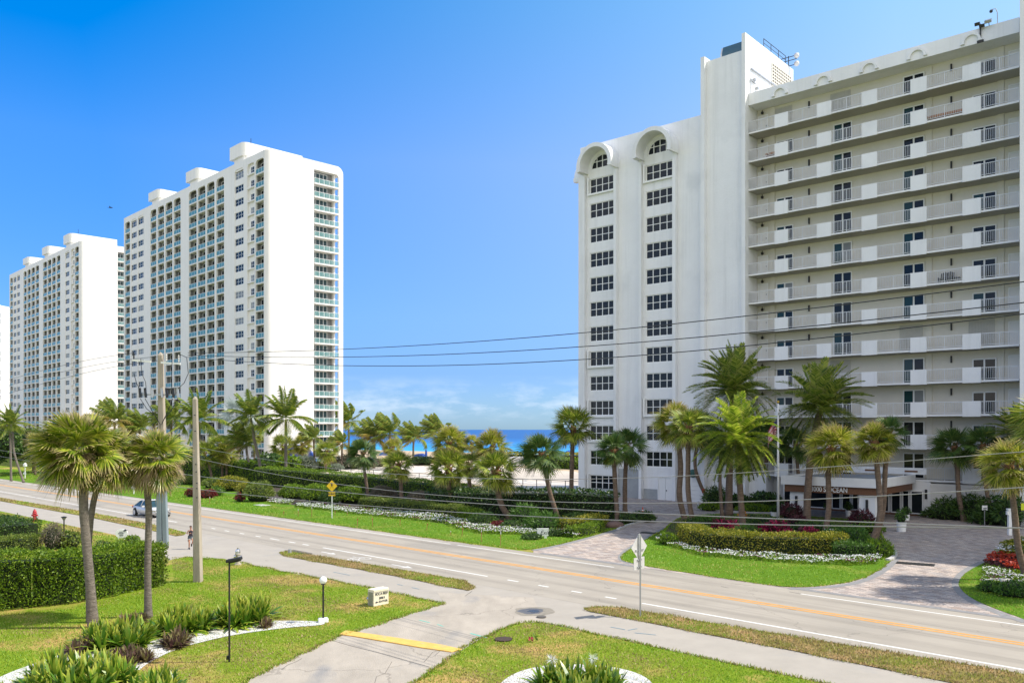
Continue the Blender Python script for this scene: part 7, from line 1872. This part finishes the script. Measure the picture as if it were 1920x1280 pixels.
# ---------------------------------------------------------------- jogger
def jogger():
    p = G(357.5, 1029); root = empty('person', tuple(p), R(35), 'woman jogging on the pavement in a dark top and shorts beside the bare concrete pole', 'person')
    s = (1029-986)*p.y/F/1.68
    J = {'pel':(0,0,.93),'wst':(0,.0,1.08),'chs':(0,-.02,1.28),'nck':(0,-.03,1.44),'hd0':(0,-.045,1.52),'hd1':(0,-.05,1.60),'hd2':(0,-.045,1.66),
         'rh':(-.10,0,.88),'rk':(-.11,-.06,.48),'ra':(-.10,.06,.09),'rt':(-.10,-.10,.035),
         'lh':(.10,0,.88),'lk':(.11,-.22,.56),'la':(.11,.14,.36),'lt':(.11,.20,.22),
         'rs':(-.17,-.01,1.38),'re':(-.25,.10,1.14),'rw':(-.12,-.14,1.16),'rp':(-.06,-.19,1.19),
         'ls':(.17,-.01,1.38),'le':(.26,.02,1.12),'lw':(.14,-.20,1.18),'lp':(.09,-.25,1.22)}
    rad = {'pel':(.145,.11),'wst':(.115,.09),'chs':(.135,.10),'nck':(.05,.05),'hd0':(.06,.07),'hd1':(.078,.095),'hd2':(.07,.085),'rh':(.09,.10),'rk':(.058,.062),'ra':(.035,.04),'rt':(.032,.03),'lh':(.09,.10),'lk':(.058,.062),'la':(.035,.04),'lt':(.032,.03),
           'rs':(.05,.05),'re':(.035,.035),'rw':(.024,.024),'rp':(.03,.018),'ls':(.05,.05),'le':(.035,.035),'lw':(.024,.024),'lp':(.03,.018)}
    E = [('pel','wst'),('wst','chs'),('chs','nck'),('nck','hd0'),('hd0','hd1'),('hd1','hd2'),('pel','rh'),('rh','rk'),('rk','ra'),('ra','rt'),('pel','lh'),('lh','lk'),('lk','la'),('la','lt'),('chs','rs'),('rs','re'),('re','rw'),('rw','rp'),('chs','ls'),('ls','le'),('le','lw'),('lw','lp')]
    ks = list(J); vs = [Vector(J[k])*s for k in ks]; ed = [(ks.index(a), ks.index(b)) for a, b in E]
    extra = []; er = []
    for hnd, el, sg in (('rp','rw',1),('lp','lw',-1)):
        base = Vector(J[hnd])*s; d = (base-Vector(J[el])*s).normalized(); sd_ = d.cross(Vector((0,0,1))).normalized()
        for k in range(5):
            off = sd_*(k-1.5)*.018*s if k < 4 else sd_*sg*.04*s; L_ = (.065,.075,.07,.055,.045)[k]*s
            i0 = len(vs); vs.append(base+off+d*L_*.4); vs.append(base+off+d*L_*.9-Vector((0,0,.02*s))); ed += [(ks.index(hnd), i0), (i0, i0+1)]; er += [(.009,.009),(.008,.008)]
    me = bpy.data.meshes.new('body'); me.from_pydata([tuple(v) for v in vs], ed, []); o = bpy.data.objects.new('body', me); link(o, root)
    me.materials.append(M['skin'])
    sk = o.modifiers.new('skin', 'SKIN'); sl_ = me.skin_vertices[0].data if me.skin_vertices else None
    if sl_ is None:
        bpy.context.view_layer.objects.active = o; o.select_set(True); bpy.ops.object.modifier_remove(modifier='skin'); bpy.ops.object.modifier_add(type='SKIN'); sl_ = me.skin_vertices[0].data
    for i, v in enumerate(sl_):
        r_ = rad[ks[i]] if i < len(ks) else er[i-len(ks)]; v.radius = (r_[0]*s, r_[1]*s); v.use_root = (i == 0)
    sb = o.modifiers.new('smooth', 'SUBSURF'); sb.levels = 2; sb.render_levels = 2
    k = s
    def ell(name, c, r, m): q = MB(); v = MB(); q.sphere((0,0,0), 1, 14, 10); vv = q.v[0]*np.array(r)*k+np.array(c)*k; w_ = MB(); w_.add(vv, q.f[0]); return w_.build(name, m, root, smooth=True)
    ell('hair', (0,.0,1.655), (.088,.10,.075), M['hair']); ell('ponytail', (0,.12,1.60), (.03,.05,.09), M['hair']); ell('sunglasses', (0,-.125,1.625), (.06,.02,.016), M['black'])
    ell('nose', (0,-.145,1.595), (.012,.018,.02), M['skin']); ell('mouth', (0,-.132,1.562), (.024,.01,.007), M['red'])
    # tank top and shorts follow the trunk
    t = MB(); t._lathe([(.150*k,.98*k),(.128*k,1.08*k),(.148*k,1.25*k),(.152*k,1.33*k),(.10*k,1.40*k)], (0,0,0), 20, 0); t.v[0][:,1] *= .82; t.v[0][:,1] -= .01*k; t.build('tank_top', M['darkcloth'], root, smooth=True)
    t = MB(); t._lathe([(.19*k,.80*k),(.185*k,.88*k),(.165*k,.96*k),(.15*k,1.02*k)], (0,0,0), 20, 0); t.v[0][:,1] *= .80; t.build('shorts', M['greycloth'], root, smooth=True)
    for nm, hx, kx in (('rh','rk',-1),('lh','lk',1)):
        a = Vector(J[nm])*k; b = Vector(J[hx])*k; t = MB(); t.tube([a+(b-a)*.0, a+(b-a)*.30], [.112*k,.118*k], 14, cap=False); t.build('shorts_leg', M['greycloth'], root, smooth=True); t = MB(); t.tube([a+(b-a)*.28, a+(b-a)*.34], [.120*k,.121*k], 14, cap=False); t.build('shorts_hem', M['whitecloth'], root)
    for an, tn in (('ra','rt'),('la','lt')):
        a = Vector(J[an])*k; b = Vector(J[tn])*k; d = (b-a).normalized(); t = MB(); t.tube([a-d*.05*k-Vector((0,0,.02*k)), a, b, b+d*.07*k], [.035*k,.055*k,.048*k,.02*k], 10); t.build('running_shoe', M['black'], root, smooth=True)
    j = MB(); j.prism([(-.17*k,.55*k),(-.05*k,.55*k),(-.04*k,.98*k),(-.16*k,1.0*k)], .09*k, .13*k, axis='y'); j.build('tied_jacket', M['darkcloth'], root)
jogger()
# ---------------------------------------------------------------- camera, light, sky
cam = bpy.data.cameras.new('camera'); co = bpy.data.objects.new('camera', cam); C.objects.link(co)
co.location = (0, 0, H); co.rotation_euler = (R(90), 0, 0)
cam.sensor_fit = 'HORIZONTAL'; cam.sensor_width = 36; cam.lens = F/1920*36; cam.shift_y = (HZ-640)/1920
cam.clip_start = .3; cam.clip_end = 80000
bpy.context.scene.camera = co
SUN_AZ = R(2.0); SUN_EL = R(52)      # azimuth measured from +X towards +Y
sd = Vector((math.cos(SUN_EL)*math.cos(SUN_AZ), math.cos(SUN_EL)*math.sin(SUN_AZ), math.sin(SUN_EL)))
sl = bpy.data.lights.new('sun', 'SUN'); sl.energy = 4.5; sl.angle = R(.53); sl.color = (1, .935, .82)
so = bpy.data.objects.new('sun', sl); C.objects.link(so); so.rotation_euler = (-sd).to_track_quat('-Z', 'Y').to_euler()
w = bpy.data.worlds.new('World'); bpy.context.scene.world = w; w.use_nodes = True; nt = w.node_tree; N = nt.nodes; L = nt.links
bg = N['Background']; sky = N.new('ShaderNodeTexSky'); sky.sky_type = 'NISHITA'; sky.sun_disc = False
sky.sun_elevation = SUN_EL; sky.sun_rotation = math.pi/2 - SUN_AZ; sky.air_density = 1.0; sky.dust_density = .35; sky.ozone_density = 2.2; sky.altitude = 0
bg.inputs['Strength'].default_value = .135
# thin clouds low over the sea
tc = N.new('ShaderNodeTexCoord'); sep = N.new('ShaderNodeSeparateXYZ'); L.new(tc.outputs['Generated'], sep.inputs[0])
mp = N.new('ShaderNodeMapping'); mp.inputs['Scale'].default_value = (1, 1, 3.2); L.new(tc.outputs['Generated'], mp.inputs[0])
n = N.new('ShaderNodeTexNoise'); n.inputs['Scale'].default_value = 15; n.inputs['Detail'].default_value = 8; n.inputs['Roughness'].default_value = .62; L.new(mp.outputs[0], n.inputs['Vector'])
r1 = N.new('ShaderNodeMapRange'); r1.inputs[1].default_value = .46; r1.inputs[2].default_value = .68; L.new(n.outputs['Fac'], r1.inputs[0])
r2 = N.new('ShaderNodeMapRange'); r2.inputs[1].default_value = .005; r2.inputs[2].default_value = .03; L.new(sep.outputs['Z'], r2.inputs[0])
r3 = N.new('ShaderNodeMapRange'); r3.inputs[1].default_value = .065; r3.inputs[2].default_value = .03; L.new(sep.outputs['Z'], r3.inputs[0])
m1 = N.new('ShaderNodeMath'); m1.operation = 'MULTIPLY'; L.new(r1.outputs[0], m1.inputs[0]); L.new(r2.outputs[0], m1.inputs[1])
m2 = N.new('ShaderNodeMath'); m2.operation = 'MULTIPLY'; L.new(m1.outputs[0], m2.inputs[0]); L.new(r3.outputs[0], m2.inputs[1])
m3 = N.new('ShaderNodeMath'); m3.operation = 'MULTIPLY'; L.new(m2.outputs[0], m3.inputs[0]); m3.inputs[1].default_value = .6
def ramp(stops):
    r_ = N.new('ShaderNodeValToRGB'); L.new(sep.outputs['Z'], r_.inputs[0]); e = r_.color_ramp.elements
    e[0].position = stops[0][0]; e[0].color = (*stops[0][1], 1); e[1].position = stops[-1][0]; e[1].color = (*stops[-1][1], 1)
    for p_, c_ in stops[1:-1]: x_ = e.new(p_); x_.color = (*c_, 1)
    return r_.outputs[0]
# deep blue away from the sun, paler towards it
left = ramp([(0, (.37,.56,1.0)), (.066, (.40,.55,.98)), (.13, (.50,.68,1.05)), (.3, (.60,.88,1.28)), (.45, (.30,.84,1.36)), (.6, (.30,.84,1.36))])
right = ramp([(0, (.42,.64,1.02)), (.066, (.48,.60,.93)), (.13, (.78,.80,1.04)), (.3, (1.5,1.28,1.28)), (.45, (1.45,1.5,1.28)), (.6, (1.4,1.5,1.3))])
rx = N.new('ShaderNodeMapRange'); rx.inputs[1].default_value = -.42; rx.inputs[2].default_value = .38; L.new(sep.outputs['X'], rx.inputs[0])
tx = N.new('ShaderNodeMix'); tx.data_type = 'RGBA'; L.new(rx.outputs[0], tx.inputs[0]); L.new(left, tx.inputs[6]); L.new(right, tx.inputs[7])
tm_ = N.new('ShaderNodeMix'); tm_.data_type = 'RGBA'; tm_.blend_type = 'MULTIPLY'; tm_.inputs[0].default_value = 1; L.new(sky.outputs[0], tm_.inputs[6]); L.new(tx.outputs[2], tm_.inputs[7])
hs = N.new('ShaderNodeHueSaturation'); hs.inputs['Saturation'].default_value = 1.12; hs.inputs['Value'].default_value = 1.0; L.new(tm_.outputs[2], hs.inputs['Color'])
mx = N.new('ShaderNodeMix'); mx.data_type = 'RGBA'; L.new(m3.outputs[0], mx.inputs[0]); L.new(hs.outputs[0], mx.inputs[6]); mx.inputs[7].default_value = (5.2, 5.8, 6.6, 1)
# bright cloud added in the unseen sky behind and overhead to lift shaded walls
def mth(op, a, b):
    m_ = N.new('ShaderNodeMath'); m_.operation = op
    for i_, v_ in enumerate((a, b)):
        if hasattr(v_, 'links'): L.new(v_, m_.inputs[i_])
        else: m_.inputs[i_].default_value = v_
    return m_.outputs[0]
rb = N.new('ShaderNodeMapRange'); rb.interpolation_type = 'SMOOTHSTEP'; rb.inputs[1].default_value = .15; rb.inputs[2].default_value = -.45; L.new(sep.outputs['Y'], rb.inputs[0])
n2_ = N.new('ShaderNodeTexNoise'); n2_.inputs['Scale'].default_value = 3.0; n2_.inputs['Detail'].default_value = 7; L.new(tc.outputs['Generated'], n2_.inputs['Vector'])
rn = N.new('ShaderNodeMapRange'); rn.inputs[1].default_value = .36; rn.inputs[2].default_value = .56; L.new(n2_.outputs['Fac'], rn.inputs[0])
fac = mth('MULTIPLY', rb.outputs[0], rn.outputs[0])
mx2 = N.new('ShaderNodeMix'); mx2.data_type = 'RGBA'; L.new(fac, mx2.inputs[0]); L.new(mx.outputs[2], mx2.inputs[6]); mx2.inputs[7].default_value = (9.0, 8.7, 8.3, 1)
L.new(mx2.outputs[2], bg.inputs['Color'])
sc = bpy.context.scene
sc.view_settings.view_transform = 'Standard'; sc.view_settings.look = 'None'; sc.view_settings.exposure = 0.45; sc.view_settings.gamma = 1
sc.cycles.max_bounces = 8; sc.cycles.transparent_max_bounces = 12
